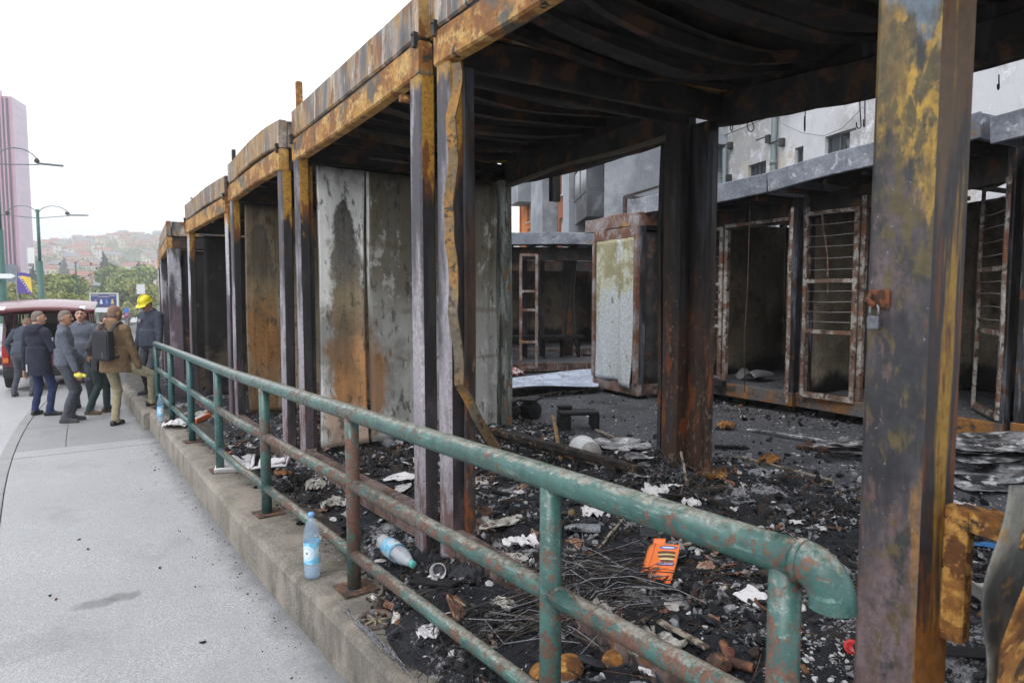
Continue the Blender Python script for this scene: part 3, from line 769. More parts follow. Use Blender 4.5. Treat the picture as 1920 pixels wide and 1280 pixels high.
def kiosk(label, pr, pl, zr, zl, depth, seed, post_mats, pw=(.15, .10), bulge=.0, front_posts=(True, True), ribs=6, sag=.05, back_drop=0.0,
          skip_back_posts=False, low_band=True, back_beam=True, back_shift=0.0, wave=.028, pocket=False, group='burnt kiosks in the row along the pavement'):
    pr = Vector((pr[0], pr[1], 0)); pl = Vector((pl[0], pl[1], 0))
    L = (pl-pr).length; ud = (pl-pr)/L; vd = Vector((ud.y, -ud.x, 0))
    base = zr-H
    T = thing('burnt_kiosk', label, 'kiosk', (pr.x, pr.y, base), 0, group)
    sl = (zl-zr)/L
    def P(u, v, wv): return ud*u+vd*v+Vector((0, 0, sl*u+wv))
    rr = random.Random(seed)
    n = 14
    off = [rr.uniform(-.006, .006) for _ in range(n+1)]
    bl = lambda t: bulge*math.sin(math.pi*min(1, t*1.15)**.9)
    # roof band, front then sides and back
    s = MB(); sweep(s, [P(L*i/n, .03+off[i]*.6, H-.125+bl(i/n)+off[i]) for i in range(n+1)], .075, .25, ch=.012); s.build('roof_band', M_BAND, T)
    for u, nm in ((.037, 'roof_band'), (L-.037, 'roof_band')):
        s = MB(); sweep(s, [P(u, .075+(depth-.1)*i/4, H-.127+(bl(1) if u > 1 else bl(0))) for i in range(5)], .07, .246, ch=.010); s.build(nm, M_BAND, T)
    # beams under the band with a dark joint between
    s = MB(); sweep(s, [P(L*i/n, .035+off[i]*.4, H-.362+bl(i/n)*.55-sag*.25*math.sin(math.pi*i/n)) for i in range(n+1)], .09, .196, ch=.012); fb = s.build('front_beam', M_BEAM_RUST, T)
    s = MB(); s.beam(P(.02, .045, H-.257), P(L-.02, .045, H-.257+bl(1)*.7), .06, .03); s.build('joint_strip', M_DARKSTEEL, T)
    for u in (.04, L-.04):
        s = MB(); sweep(s, [P(u, .085+(depth-.15)*i/4, H-.364) for i in range(5)], .07, .19, ch=.010); s.build('side_beam', M_CEIL_RIB, T)
    if back_beam:
        s = MB(); sweep(s, [P(L*i/n, depth-.03, H-.36-back_drop*math.sin(math.pi*(.12+.88*i/n))+off[i]*1.5) for i in range(n+1)], .08, .24, ch=.008); s.build('back_beam', M_CEIL_RIB, T)
        s = MB(); sweep(s, [P(L*i/n, depth+.032, H-.20+off[i]) for i in range(n+1)], .05, .38); s.build('roof_band', M_INNER, T)
    # roof sheet with folds, and the ribs that carried it
    def roof(u, v):
        q = sag*2.2*math.sin(math.pi*u)*math.sin(math.pi*v)*(.6+.8*float(vn2(u*3+seed, v*2.0, seed)))
        tri = abs((u*L/.26) % 1-.5)*2
        return P(.08+(L-.16)*u, .07+(depth-.065)*v, H-.07-q-wave*(1 if tri > .62 else (0 if tri < .38 else (tri-.38)/.24)))
    s = MB(); s.grid(roof, 96, 10, thick=-.004, smooth=False); s.build('roof_sheet', M_CEIL, T)
    for k in range(ribs):
        u = L*(k+.7)/(ribs+.4); am = sag*rr.uniform(.8, 2.4); tw = rr.uniform(-.12, .12)
        s = MB(); sweep(s, [P(u+tw*math.sin(math.pi*i/10)*.5+.02*math.sin(i*1.3+k), .08+(depth-.14)*i/10, H-.215-am*math.sin(math.pi*i/10)) for i in range(11)], rr.choice((.05, .07, .14)), rr.choice((.05, .07, .03)))
        s.build('ceiling_rib', M_CEIL_RIB, T)
    if sag > .06:      # loose liner sheets that hang in folds from the ribs
        for k in range(3):
            u0 = L*(.06+.31*k); u1 = u0+L*.36; dr = rr.uniform(.03, .11)
            def liner(a, b, u0=u0, u1=u1, dr=dr, k=k):
                return P(u0+(u1-u0)*a, .1+(depth-.2)*b, H-.17-.05*k % .07-dr*4*b*(1-b)*(.5+.6*math.sin(a*3+k))-.035*math.sin(a*9+b*4+k*2)-.03*float(vn2(a*5, b*6, k+seed)))
            s = MB(); s.grid(liner, 18, 16, thick=.004); s.build('ceiling_liner', M_CEIL, T)
    # posts
    pu, pv = pw
    rb = rr.uniform(-.012, .012)
    for idx, (u, v, on) in enumerate(((pu/2+.002, pv/2+.002, front_posts[0]), (L-pu/2-.002, pv/2+.002, front_posts[1]), (pu/2, depth-.09, not skip_back_posts), (L-pu/2+back_shift, depth-.09, not skip_back_posts))):
        if not on: continue
        s = MB()
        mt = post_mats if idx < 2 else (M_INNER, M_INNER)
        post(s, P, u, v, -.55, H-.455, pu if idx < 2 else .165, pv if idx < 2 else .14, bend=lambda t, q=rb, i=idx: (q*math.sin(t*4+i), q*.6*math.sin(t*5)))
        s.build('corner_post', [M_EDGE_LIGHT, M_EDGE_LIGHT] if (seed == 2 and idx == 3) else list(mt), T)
    # base frame
    ht = .20
    if low_band:
        if pocket:
            a, b = L-.48, L-.30
            s = MB(); s.beam(P(.15, .045, -.03), P(a, .045, -.065), .07, ht); s.beam(P(b, .045, -.03), P(L-.15, .045, -.065), .07, ht)
            s.beam(P(a, .047, .022), P(b, .047, .022), .066, .022); s.build('base_beam', M_BASE, T)
        else:
            s = MB(); sweep(s, [P(.15+(L-.3)*i/6, .045, -.065+off[i]) for i in range(7)], .07, ht, ch=.006); s.build('base_beam', M_BASE, T)
    return T, P, L
def bracket(T, P, u, w, mat=None):
    s = MB(); s.box(P(u, -.018, w), (.03, .035, .085)); s.lathe([(.006, 0), (.006, .012), (.0, .014)], 8, Matrix.Translation(P(u, -.03, w+.025)) @ Matrix.Rotation(R(-90), 4, 'Y'))
    s.build('hinge_bracket', mat or M_DARKSTEEL, T)
PL, PD = M_POST_LIGHT, M_POST_DARK
K1, P1, L1 = kiosk('burnt kiosk nearest the camera, its sooty ceiling hanging over the rubble', (1.84, .70), (1.945, 3.50), 3.66, 3.615, 2.42, 1, (PL, PD), pw=(.15, .10), front_posts=(False, True), ribs=8, sag=.085, back_drop=.08, back_shift=.15)
K2, P2, L2 = kiosk('burnt kiosk with pale ashen wall panels, second from the near rusty post', (1.93, 3.66), (2.04, 6.36), 3.615, 3.53, 2.32, 2, (PL, PD), ribs=7, sag=.05, back_drop=.07, pocket=True)
K3, P3, L3 = kiosk('burnt kiosk with a tan scorched end panel, third along the row', (1.965, 6.50), (2.10, 9.08), 3.475, 3.47, 2.3, 3, (PL, PD), bulge=.05, sag=.04)
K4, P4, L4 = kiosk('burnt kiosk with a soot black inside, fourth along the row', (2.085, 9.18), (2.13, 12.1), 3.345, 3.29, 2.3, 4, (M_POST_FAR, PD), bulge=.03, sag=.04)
K5, P5, L5 = kiosk('burnt kiosk set forward of its neighbours, behind the man in the yellow helmet', (1.945, 12.75), (2.30, 16.0), 3.07, 3.02, 2.4, 5, (M_POST_FAR, M_POST_FAR), pw=(.2, .2), sag=.03)
K6, P6, L6 = kiosk('farthest but one burnt kiosk of the row, orange on its roof band', (2.32, 16.2), (2.62, 18.6), 2.92, 2.88, 2.4, 6, (M_POST_FAR, M_POST_FAR_DARK), sag=.03)
K7, P7, L7 = kiosk('farthest burnt kiosk of the row, at the bend of the street', (2.66, 18.8), (3.0, 21.2), 2.72, 2.66, 2.4, 7, (M_POST_FAR, M_POST_FAR_DARK), sag=.03)
K0, P0, L0 = kiosk('burnt kiosk at the right edge, only its black ceiling in view', (1.72, -2.1), (1.835, .64), 3.70, 3.66, 2.42, 9, (PL, PD), front_posts=(True, False), ribs=6, sag=.08, back_drop=.05)
for T, P, L in ((K1, P1, L1), (K2, P2, L2), (K3, P3, L3), (K4, P4, L4)):
    bracket(T, P, L-.03, H-.26); bracket(T, P, .03, H-.26)
for T, P, L in ((K1, P1, L1), (K2, P2, L2), (K3, P3, L3)):
    s = MB(); s.beam(P(L+.07, .12, H+.012), P(L+.07, 2.25, H+.012), .34, .02); s.build('added_gap_cover', M_CEIL, T)  # added over the gaps between roofs to shut out slits of sky
s = MB(); s.beam(P2(.2, .25, H), P2(.2, .25, H+.02), .05, .05); s.build('roof_stub', M_RUST, K2)
s = MB(); s.beam(P2(L2-.03, .06, H), P2(L2-.03, .06, H+.26), .05, .05); s.build('roof_stub', M_RUST, K2)
s = MB(); s.beam(P3(L3-.06, .06, H), P3(L3-.06, .06, H+.17), .04, .05); s.build('roof_stub', M_DARKSTEEL, K3)
s = MB(); s.tube([P4(L4-.25, .06, H), P4(L4-.25, .06, H+.08), P4(L4-.10, .06, H+.08)], .008, 6); s.build('roof_hook', M_DARKSTEEL, K4)
s = MB(); s.beam(P2(.17, -.05, H-.56), P2(.17, .10, H-.56), .045, .04); s.build('tube_stub', M_RUST, K2)

def panel(T, P, u, v0, v1, w0, w1, mat, seed, name='wall_panel', amp=.03, curl=.0, ribs=3, thick=.045):
    """one insulated board standing across the kiosk, warped by heat"""
    s = MB()
    def fn(a, b):
        v = v0+(v1-v0)*a; w = w0+(w1-w0)*b
        wv = amp*(float(fbm(a*1.6+seed, b*2.2, 3, seed))-.45)*2
        rib = .004*(1 if abs((a*ribs) % 1-.5) < .06 else 0)
        cu = curl*(max(0, a-.72)/.28)**2*math.sin(math.pi*min(1, b*1.1))
        return P(u-wv-rib-cu, v+.018*math.sin(b*3+seed)*(a-.5)*2, w)
    s.grid(fn, 30, 40, thick=-thick); return s.build(name, mat, T)
panel(K2, P2, L2-.09, .17, .64, .03, H-.50, M_PANEL, 3, amp=.025, curl=.05)
panel(K2, P2, L2-.10, .665, 2.02, .03, H-.51, M_PANEL, 5, amp=.045, curl=-.01, ribs=3)
for v, w_ in ((2.045, .03), (2.10, .025)):
    s = MB(); sweep(s, [P2(L2-.10+.012*math.sin(i*1.1), v+.008*math.sin(i*.9), .02+(H-.53)*i/10) for i in range(11)], w_, .05, up=(1, 0, 0)); s.build('edge_profile', M_PANEL, K2)
s = MB(); sweep(s, [P2(L2-.06+.004*math.sin(i), .135, .0+(H-.5)*i/8) for i in range(9)], .05, .03, up=(1, 0, 0)); s.build('edge_profile', M_POST_DARK, K2)
panel(K3, P3, L3-.09, .16, .62, .03, H-.50, M_PANEL_TAN, 13, amp=.03)
panel(K3, P3, L3-.09, .635, 1.35, .03, H-.50, M_PANEL_TAN, 15, amp=.04)
panel(K3, P3, L3-.09, 1.365, 2.05, .03, H-.50, M_PANEL_TAN, 17, amp=.03)
def back_wall(T, P, L, depth, mat, seed, ends=True):
    n = 3
    for k in range(n):
        a = .1+(L-.2)*k/n; b = .1+(L-.2)*(k+1)/n-.012
        s = MB(); s.grid(lambda q, r: P(a+(b-a)*q, depth-.13+.03*(float(fbm(q*2+k, r*2, 3, seed+k))-.45), .02+(H-.52)*r), 10, 16, thick=.04); s.build('wall_panel', mat, T)
    if ends: panel(T, P, L-.10, .22, depth-.2, .02, H-.5, mat, seed+9, amp=.03)
back_wall(K3, P3, L3, 2.3, M_WALL_BLACK, 20, ends=False)
back_wall(K4, P4, L4, 2.3, M_WALL_BLACK, 30)
back_wall(K5, P5, L5, 2.4, M_WALL_BLACK, 40)
panel(K5, P5, .10, .25, 2.2, .02, H-.5, M_WALL_BLACK, 44, amp=.02)
back_wall(K6, P6, L6, 2.4, M_WALL_BLACK, 50)
back_wall(K7, P7, L7, 2.4, M_WALL_BLACK, 60)
# stubs of frame inside the open kiosks, a drooping length of channel behind the second kiosk
s = MB(); s.beam(at_depth(1040, 330, 7.0)-K2.location, at_depth(1040, 378, 7.0)-K2.location, .10, .06); s.build('hanging_bracket', M_INNER, K2)
s = MB(); sweep(s, [P2(L2*i/8, 2.24, H-.50-.015*math.sin(i)) for i in range(9)], .05, .035); s.build('lintel_strip', M_PANEL_TAN, K2)
s = MB(); s.tube([P2(L2-.35, .6, H-.42), P2(L2-.30, 2.0, H-.43)], .018, 8); s.build('conduit', M_DARKSTEEL, K2)
# door jambs where the first two kiosks meet at the back
for T, P, us in ((K1, P1, (L1-.075,)), (K2, P2, (.20, .26))):
    for k, u in enumerate(us):
        s = MB(); sweep(s, [P(u+.008*math.sin(i*.8+k), 2.26+.012*math.sin(i*.7), -.5+(H-.05)*i/10) for i in range(11)], .035, .05, up=(1, 0, 0)); s.build('door_jamb', M_INNER, T)
# crumpled strip that peeled off the first kiosk's post
strip_pts = [(852, 118, .0), (856, 150, 0), (842, 220, .02), (848, 300, .02), (838, 380, .0), (840, 450, .02), (848, 520, .03), (846, 585, .05), (856, 650, .02), (858, 720, 0), (890, 780, -.1), (928, 840, -.25)]
pts = [at_depth(x+3, y, 3.74-d)-K1.location for x, y, d in strip_pts]
dens = []
for a, b in zip(pts[:-1], pts[1:]):
    dens += [a, a.lerp(b, .5)+Vector((.006*random.uniform(-1, 1), .006*random.uniform(-1, 1), 0))]
s = MB(); sweep(s, dens+[pts[-1]], .055, .012, up=(.8, .6, 0)); s.build('peeled_strip', M_STRIP, K1)
s = MB(); sweep(s, [p+Vector((.03, .02, 0)) for p in pts[:10]], .03, .012, up=(.6, -.8, 0)); s.build('peeled_strip', M_STRIP, K1)
s = MB(); sweep(s, [P1(L1-.185+.006*math.sin(i), .11, -.4+(H-.1)*i/8) for i in range(9)], .03, .06, up=(1, 0, 0)); s.build('door_jamb', M_INNER, K1)
# --- the near post, with hasp, bolts and the welded tube
NP = Vector((1.85, .86, 0))
base = 3.66-H
s = MB()
def PN(u, v, w_): return Vector((u*.0375, u, w_+0))+Vector((v, -v*.0375, 0))+Vector((1.845-K1.location.x, .76-K1.location.y, 0))
post(s, PN, .12, .1, -.6, H-.46, .16, .20, ch=.014)
npo = s.build('corner_post', [M_NEAR_FRONT, M_NEAR_END], K1)
zz = lambda z: z-K1.location.z
s = MB(); s.beam(PN(.012, .16, zz(.95)), PN(.012, .16, zz(1.31)), .058, .055, up=(1, 0, 0), ch=.006); s.build('bracket_tube', M_RUST, K1)
s = MB()
for dx, dz, wx, wz in ((0, .026, .058, .005), (0, -.026, .058, .005), (.0265, 0, .005, .047), (-.0265, 0, .005, .047)):
    s.beam(PN(.012, .17+dx, zz(1.285)+dz), PN(-.14, .19+dx, zz(1.270)+dz), wx, wz)
s.build('tube_stub', M_RUST, K1)
s = MB(); s.tube([PN(-.05, .16, zz(1.05)), PN(-.09, .17, zz(1.02)), PN(-.15, .19, zz(.975)), PN(-.21, .21, zz(.945))], .016, 10); s.build('latch_rod', M_RUST, K1)
for i, (w_, q) in enumerate(((2.145, 0), (2.09, 0), (1.855, 0), (1.755, 1))):
    s = MB(); s.tube([PN(.09, .195, zz(w_)), PN(.085, .228, zz(w_))], .003, 7); s.tube([PN(.085, .228, zz(w_)), PN(.085, .235, zz(w_))], .007, 6)
    s.build('bolt', M_RUST if q else M_STEEL, K1)
s = MB(); s.box(PN(.158, -.006, zz(1.862)), (.008, .055, .05), ch=.003); s.tube([PN(.18, -.01, zz(1.875)), PN(.18, -.022, zz(1.86)), PN(.16, -.022, zz(1.845))], .008, 8)
hasp = s.build('hasp', layered('hasp_rust', rgb(110, 62, 34), [dict(c=rgb(60, 40, 30), s=40, t=.52)], .9), K1)
PLK = thing('padlock', 'small grey steel padlock hanging from the hasp on the near rusty post', 'padlock', tuple(PN(.165, -.016, 0)+Vector((K1.location.x, K1.location.y, 1.80))))
s = MB(); s.box((0, 0, 0), (.016, .032, .036), ch=.004); s.build('body', plain('padlock_grey', rgb(104, 108, 114), .45, .6, var=.25, sc=60), PLK)
s = MB(); s.tube([(0, -.011, .02), (0, -.011, .038), (0, -.006, .048), (0, .006, .048), (0, .011, .038), (0, .011, .02)], .0032, 8); s.build('shackle', M_STEEL, PLK)
# bent sheets at the lower right of the near post
BS = thing('bent_sheet', 'bent rusty metal sheet leaning beside the near post at the right edge', 'metal sheet', tuple(WP(1.18, 1.55)))
o_ = Vector(BS.location)
def bs1(a, b):
    px = 1848+a*150; py = 1330-b*420
    bend = 62*max(0, b-.38)**1.3+6*math.sin(b*9)
    return at_depth(px+bend*1.35, py, 1.60+.25*a)-o_
s = MB(); s.grid(bs1, 12, 24, thick=.006); s.build('grey_sheet', layered('bent_sheet_grey', rgb(122, 122, 116), [dict(c=rgb(76, 78, 78), s=5, t=.5, w=.1), dict(c=rgb(146, 118, 72), s=7, t=.6, w=.05)], .6), BS)
def bs2(a, b):
    px = 1872+a*140; py = 1350-b*270
    return at_depth(px+34*b*b+58*max(0, b-.5), py, 1.50+.18*a+.03*math.sin(b*5))-o_
s = MB(); s.grid(bs2, 10, 18, thick=.006); s.build('rusty_sheet', M_RUST, BS)
# hooks under the back beam of the first kiosk
hk = bpy.data.objects
for i, (px, py0, py1, r, rot) in enumerate(((1372, 226, 246, 9, .4), (1408, 222, 247, 10, 0), (1510, 205, 246, 14, .5), (1612, 192, 241, 6, -.2), (1622, 190, 238, 7, .3), (1873, 148, 168, 5, .1))):
    Zk = 4.31/(math.cos(YAW)*(px-960)/1280+math.sin(YAW))
    top = at_depth(px, py0-8, Zk); bot = at_depth(px, py1, Zk); rr_ = r/1280*Zk
    T = thing('meat_hook', '', 'hook', tuple(top), rot, None)
    T['label'] = ['low wire hook half hidden under the black beam, next to the dark corner post', 'wire hook hanging in front of the white wall, left of the drainpipe', 'largest bent wire hook under the beam, right of the drainpipe', 'left wire hook of the pair hanging close together', 'right wire hook of the pair hanging close together', 'lone wire hook hanging right of the near rusty post'][i]
    T['group'] = 'wire hooks under the kiosk beam'
    Lk = top.z-bot.z
    pts = [(0, 0, 0), (.3*rr_, 0, -Lk*.4), (rr_, 0, -Lk+rr_)]+[(rr_*math.cos(t), 0, -Lk+rr_-rr_*math.sin(t)) for t in np.linspace(.3, math.pi, 7)]+[(-rr_*1.02, 0, -Lk+rr_*1.7)]
    s = MB(); s.tube(pts, .0035, 6); s.build('wire', M_WIRE_DARK, T)
# ================================================================== BACK ROW OF KIOSKS ACROSS THE LANE
def wp_box(T, c0, c1, up_h, wd, name, mat): pass
def grille_door(T, o, hinge, ang, z0, wd, ht, mats, seed, bars=(5, 4, 0), name='grille_door'):
    """steel framed door: three fields, wires across the upper two; leans on its own part so it can swing"""
    fr, wi = mats; rr = random.Random(seed)
    dx, dy = math.cos(ang), math.sin(ang)
    Q = lambda a, h, out=0: Vector((hinge[0]+dx*a-dy*out-o.x, hinge[1]+dy*a+dx*out-o.y, z0+h-o.z))
    s = MB()
    b = .045
    for a in (b/2, wd-b/2): sweep(s, [Q(a, h, .004*math.sin(h*4+seed)) for h in np.linspace(0, ht, 8)], b, .03, up=(-dy, dx, 0), ch=.004)
    lv = [b/2, ht*.36, ht*.63, ht-b/2]
    for h in lv: s.beam(Q(b+.001, h), Q(wd-b-.001, h), .028, b)
    d = s.build(name, fr, T)
    s = MB(); s.beam(Q(b, lv[0]+b*.7), Q(wd-b, lv[0]+b*.7), .012, .02); s.beam(Q(b+.01, lv[0]+.03), Q(b+.01, lv[3]-.03), .012, .014); s.build('glazing_bead', fr, d)
    for k, n in enumerate(bars[::-1]):
        for i in range(n):
            h = lv[k]+(lv[k+1]-lv[k])*(i+1)/(n+1)
            bw = rr.uniform(-.012, .012)
            s = MB(); s.tube([Q(b, h), Q(wd/2, h+bw, rr.uniform(-.01, .01)), Q(wd-b, h+rr.uniform(-.006, .006))], .0045, 6); s.build('grille_bar', wi, d)
    return d
GM = (M_GRILLE, M_WIRE)
M_POST_BACK = layered('back_post_slate', rgb(74, 76, 84), [dict(c=rgb(36, 35, 38), s=2.4, st=(2, 2, .5), t=.48, w=.08), dict(c=rgb(120, 124, 132), s=3, st=(3, 3, .4), t=.6, w=.05), dict(c=rgb(96, 64, 42), s=6, t=.6, w=.05)], .6)
def back_kiosk(label, c0, c1, depth, base, Hh, seed, over=.55, fascia=M_FASCIA_GREY, post_mat=None, sill=M_SILL, wall=M_WALL_TAN, band=.23, closed=None, roof_ext=(0, 0), tilt=0.0):
    """c0 and c1: front corners on plan, the inside is to the right of c0 -> c1"""
    c0 = Vector((c0[0], c0[1], 0)); c1 = Vector((c1[0], c1[1], 0))
    L = (c1-c0).length; u_ = (c1-c0)/L; v_ = Vector((u_.y, -u_.x, 0))
    T = thing('burnt_kiosk', label, 'kiosk', (c0.x, c0.y, base), 0, 'burnt kiosks across the lane')
    P = lambda u, v, h: u_*u+v_*v+Vector((0, 0, h+tilt*(1-u/L)*max(0, h)/Hh))
    post_mat = post_mat or M_POST_BACK
    rr = random.Random(seed)
    s = MB(); sweep(s, [P(-roof_ext[0]+(L+roof_ext[0]+roof_ext[1])*i/8, -over+.03, Hh-band/2+.012*math.sin(i*.9+seed)) for i in range(9)], .05, band, ch=.008); s.build('roof_band', fascia, T)
    for u in (-roof_ext[0]+.026, L+roof_ext[1]-.026):
        s = MB(); s.beam(P(u, -over+.06, Hh-band/2-.003), P(u, depth, Hh-band/2-.003), .05, band-.01); s.build('roof_band', fascia, T)
    s = MB(); s.grid(lambda a, b: P(-roof_ext[0]+.05+(L+roof_ext[0]+roof_ext[1]-.1)*a, -over+.06+(depth+over-.1)*b, Hh-.05-.02*(abs((a*L/.3) % 1-.5) < .25)-.06*math.sin(math.pi*a)*math.sin(math.pi*b)), 48, 6, thick=-.004, smooth=False); s.build('roof_sheet', M_CEIL, T)
    s = MB(); s.beam(P(.08, .05, Hh-band-.16), P(L-.08, .05, Hh-band-.16), .08, .26); s.build('front_beam', M_CEIL_RIB, T)
    for k in range(5):
        s = MB(); s.beam(P(L*(k+.5)/5, -over+.1, Hh-band-.02), P(L*(k+.5)/5, depth-.1, Hh-band-.03), .05, .05); s.build('ceiling_rib', M_CEIL_RIB, T)
    for u, v in ((.04, .06), (L-.04, .06), (.05, depth-.08), (L-.05, depth-.08)):
        s = MB(); s.beam(P(u, v, 0), P(u, v, Hh-band), .08, .12, up=v_, ch=.008); s.build('corner_post', post_mat, T)
    s = MB(); sweep(s, [P(-.005+(L+.01)*i/6, .02, .085) for i in range(7)], .08, .17, ch=.008); s.build('sill_beam', sill, T)
    for u in (.04, L-.04):
        s = MB(); s.beam(P(u, .06, .08), P(u, depth, .08), .07, .15); s.build('sill_beam', M_BASE, T)
    s = MB(); s.grid(lambda a, b: P(.08+(L-.16)*a, .07+(depth-.14)*b, .10+.07*float(fbm(a*7+seed, b*7, 4, seed))), 30, 30, thick=.03); s.build('floor', M_RUBBLE, T)
    for k in range(3):
        a0 = .1+(L-.2)*k/3; a1 = a0+(L-.2)/3-.01
        s = MB(); s.grid(lambda a, b: P(a0+(a1-a0)*a, depth-.05+.03*(float(fbm(a*2+k, b*2, 3, seed+k))-.45), .12+(Hh-band-.2)*b), 8, 12, thick=.04); s.build('wall_panel', wall, T)
    for u, sg in ((.10, -1), (L-.10, 1)):
        s = MB(); s.grid(lambda a, b: P(u+sg*.02*(float(fbm(a*2, b*2, 3, seed+sg))-.45), .13+(depth-.22)*a, .12+(Hh-band-.2)*b), 8, 12, thick=.03*sg); s.build('wall_panel', wall, T)
    for k in range(3):     # blocks it stands on
        u = L*(.12+.38*k); s = MB(); s.box(P(u, .3, -.13), (.28, .22, .26)); s.build('footing_block', M_DARKSTEEL, T)
    return T, P, L, v_
gy = lambda y: float(ledge(y))+.15
B1, Q1, LB1, vB1 = back_kiosk('burnt kiosk across the lane with its doorway open, left of the black joint', (7.72, 4.86), (7.86, 6.80), 2.3, gy(6)+.14, 2.77, 71, over=.62, roof_ext=(.02, .4), tilt=.03)
B2, Q2, LB2, vB2 = back_kiosk('burnt kiosk across the lane with a closed rusty grille door, behind the near post', (7.40, 2.50), (7.70, 4.78), 2.3, gy(4)+.12, 2.80, 72, over=.62, tilt=.17)
B3, Q3, LB3, vB3 = back_kiosk('burnt kiosk across the lane at the right edge of the view', (7.1, .05), (7.38, 2.42), 2.3, gy(2)+.12, 2.87, 73, over=.62, tilt=.15)
def q_world(T, v): return Vector(T.location)+v
# grille doors: one edge-on, one shut, one half swung, one at the left jamb
z1 = B1.location.z+.19; z2 = B2.location.z+.19; z3 = B3.location.z+.19
a = q_world(B1, Q1(.06, -.06, 0)); grille_door(B1, B1.location, (a.x, a.y), R(214), z1-.04, .74, 2.22, GM, 5)
a = q_world(B1, Q1(1.16, .0, 0)); grille_door(B1, B1.location, (a.x, a.y), R(86), z1, .62, 2.12, GM, 6)
a = q_world(B2, Q2(LB2-.78, -.03, 0)); grille_door(B2, B2.location, (a.x, a.y), R(87), z2-.04, .68, 2.2, GM, 7)
s = MB(); s.tube([Q2(LB2-.30, -.05, 2.32), Q2(LB2-.40, -.05, 1.8), Q2(LB2-.42, -.05, 1.35)], .012, 6); s.build('loose_flat_bar', M_GRILLE, B2)
a = q_world(B2, Q2(.02, -.05, 0)); grille_door(B2, B2.location, (a.x, a.y), R(35), z2+.02, .80, 2.25, (M_GRILLE, M_WIRE), 8)
for u in (1.12, .10):
    s = MB(); sweep(s, [Q1(u, .04, .17+2.1*i/6) for i in range(7)], .05, .06, up=(1, 0, 0)); s.build('door_jamb', M_GRILLE, B1)
for u in (LB2-.80, LB2-.06):
    s = MB(); sweep(s, [Q2(u, .03, .17+2.25*i/6) for i in range(7)], .05, .06, up=(1, 0, 0)); s.build('door_jamb', M_GRILLE, B2)
s = MB(); s.beam(Q1(.12, .0, 2.30), Q1(1.12, .0, 2.30), .05, .04); s.build('door_head', M_GRILLE, B1)
s = MB(); sweep(s, [Q1(LB1*.99, -.03, .30), Q1(LB1*.8, -.06, .24), Q1(LB1*.52, -.10, .16)], .09, .10); s.build('fallen_flashing', M_DARKSTEEL, B1)
# a cable hangs from the joint in the fascia
ca = at_depth(1408, 345, 8.65); T = thing('hanging_cable', 'thin rusty cable hanging from the joint of the grey fascia', 'cable', tuple(ca))
s = MB(); s.tube([(0, 0, 0), (-.01, 0, -.5), (.0, .01, -1.2), (-.03, .02, -2.0), (-.02, .0, -2.62)], .006, 6); s.blob((0, 0, -.03), (.03, .03, .05), 1, .4); s.build('strand', M_PIPE_RUST, T)
tag(T)
# warped upright in the first doorway, light sheet on the floor
s = MB(); sweep(s, [Q1(.95+.10*math.sin(h*1.7), 1.5, .15+h) for h in np.linspace(0, 2.2, 10)], .05, .03, up=(1, 0, 0)); s.build('warped_upright', M_DARKSTEEL, B1)
fs = thing('fallen_sheet', 'crumpled grey sheet lying on the floor of the open kiosk doorway', 'metal sheet', tuple(q_world(B1, Q1(1.05, .55, .2))))
s = MB(); s.grid(lambda a, b: (-.25+.5*a+.1*b, -.2+.4*b, .05+.10*math.sin(a*4)*b+.06*math.sin(b*6)), 8, 8, thick=.006); s.build('sheet', plain('grey_tin', rgb(118, 118, 122), .6, .2), fs)
# closed kiosk with the cream panel
B0, Q0, LB0, vB0 = back_kiosk('burnt kiosk standing tilted with a cream front panel between rusty posts', (7.18, 6.98), (7.38, 8.14), 2.0, gy(7.5)+.08, 2.66, 74, over=.02, wall=M_DARKSTEEL, fascia=M_FASCIA_RED, band=.20, sill=M_FASCIA_RED, roof_ext=(.0, .28))
for o in list(B0.children):
    if o.name.split('.')[0] in ('front_beam', 'floor'): bpy.data.objects.remove(o)
s = MB(); s.beam(Q0(.01, .0, 2.38), Q0(LB0-.01, .0, 2.38), .07, .15); s.build('front_beam', M_FASCIA_RED, B0)
for u in (.035, LB0-.035):
    s = MB(); s.beam(Q0(u, -.02, .18), Q0(u, -.02, 2.31), .07, .065, up=vB0); s.build('front_post', M_FASCIA_RED, B0)
def cream(a0, a1, sd, cur):
    s = MB(); s.grid(lambda a, b: Q0(a0+(a1-a0)*a, .0+.025*(float(fbm(a*2+sd, b*2.4, 3, sd))-.45)-cur*(1-b)**3*(1 if sd == 2 else 0)*(1-a)-.02*math.exp(-((a-.5-.3*math.sin(b*4))/.12)**2), .17+2.13*b-(.06 if sd == 2 else 0)*(1-b)), 22, 34, thick=.03); s.build('front_panel', M_PANEL_CREAM, B0)
cream(.08, .44, 2, .10); cream(.452, LB0-.08, 3, 0)
s = MB(); s.tube([Q0(.446, -.012, .3+2.0*i/8) for i in range(9)], .006, 5); s.build('panel_seam', M_DARKSTEEL, B0)
# kiosk facing the camera at the end of the lane
eD0 = WP(-.25, 13.6); eD1 = WP(1.9, 14.0)
D1, QD, LD, vD = back_kiosk('burnt kiosk facing the camera at the far end of the lane, its frame empty', (eD1.x, eD1.y), (eD0.x, eD0.y), 2.6, gy(11)+.05, 2.76, 75, over=.35, wall=M_WALL_BLACK, sill=M_BASE, roof_ext=(.1, .9), post_mat=M_POST_FAR_DARK)
for o in list(D1.children):
    if o.name.split('.')[0] == 'wall_panel': bpy.data.objects.remove(o)
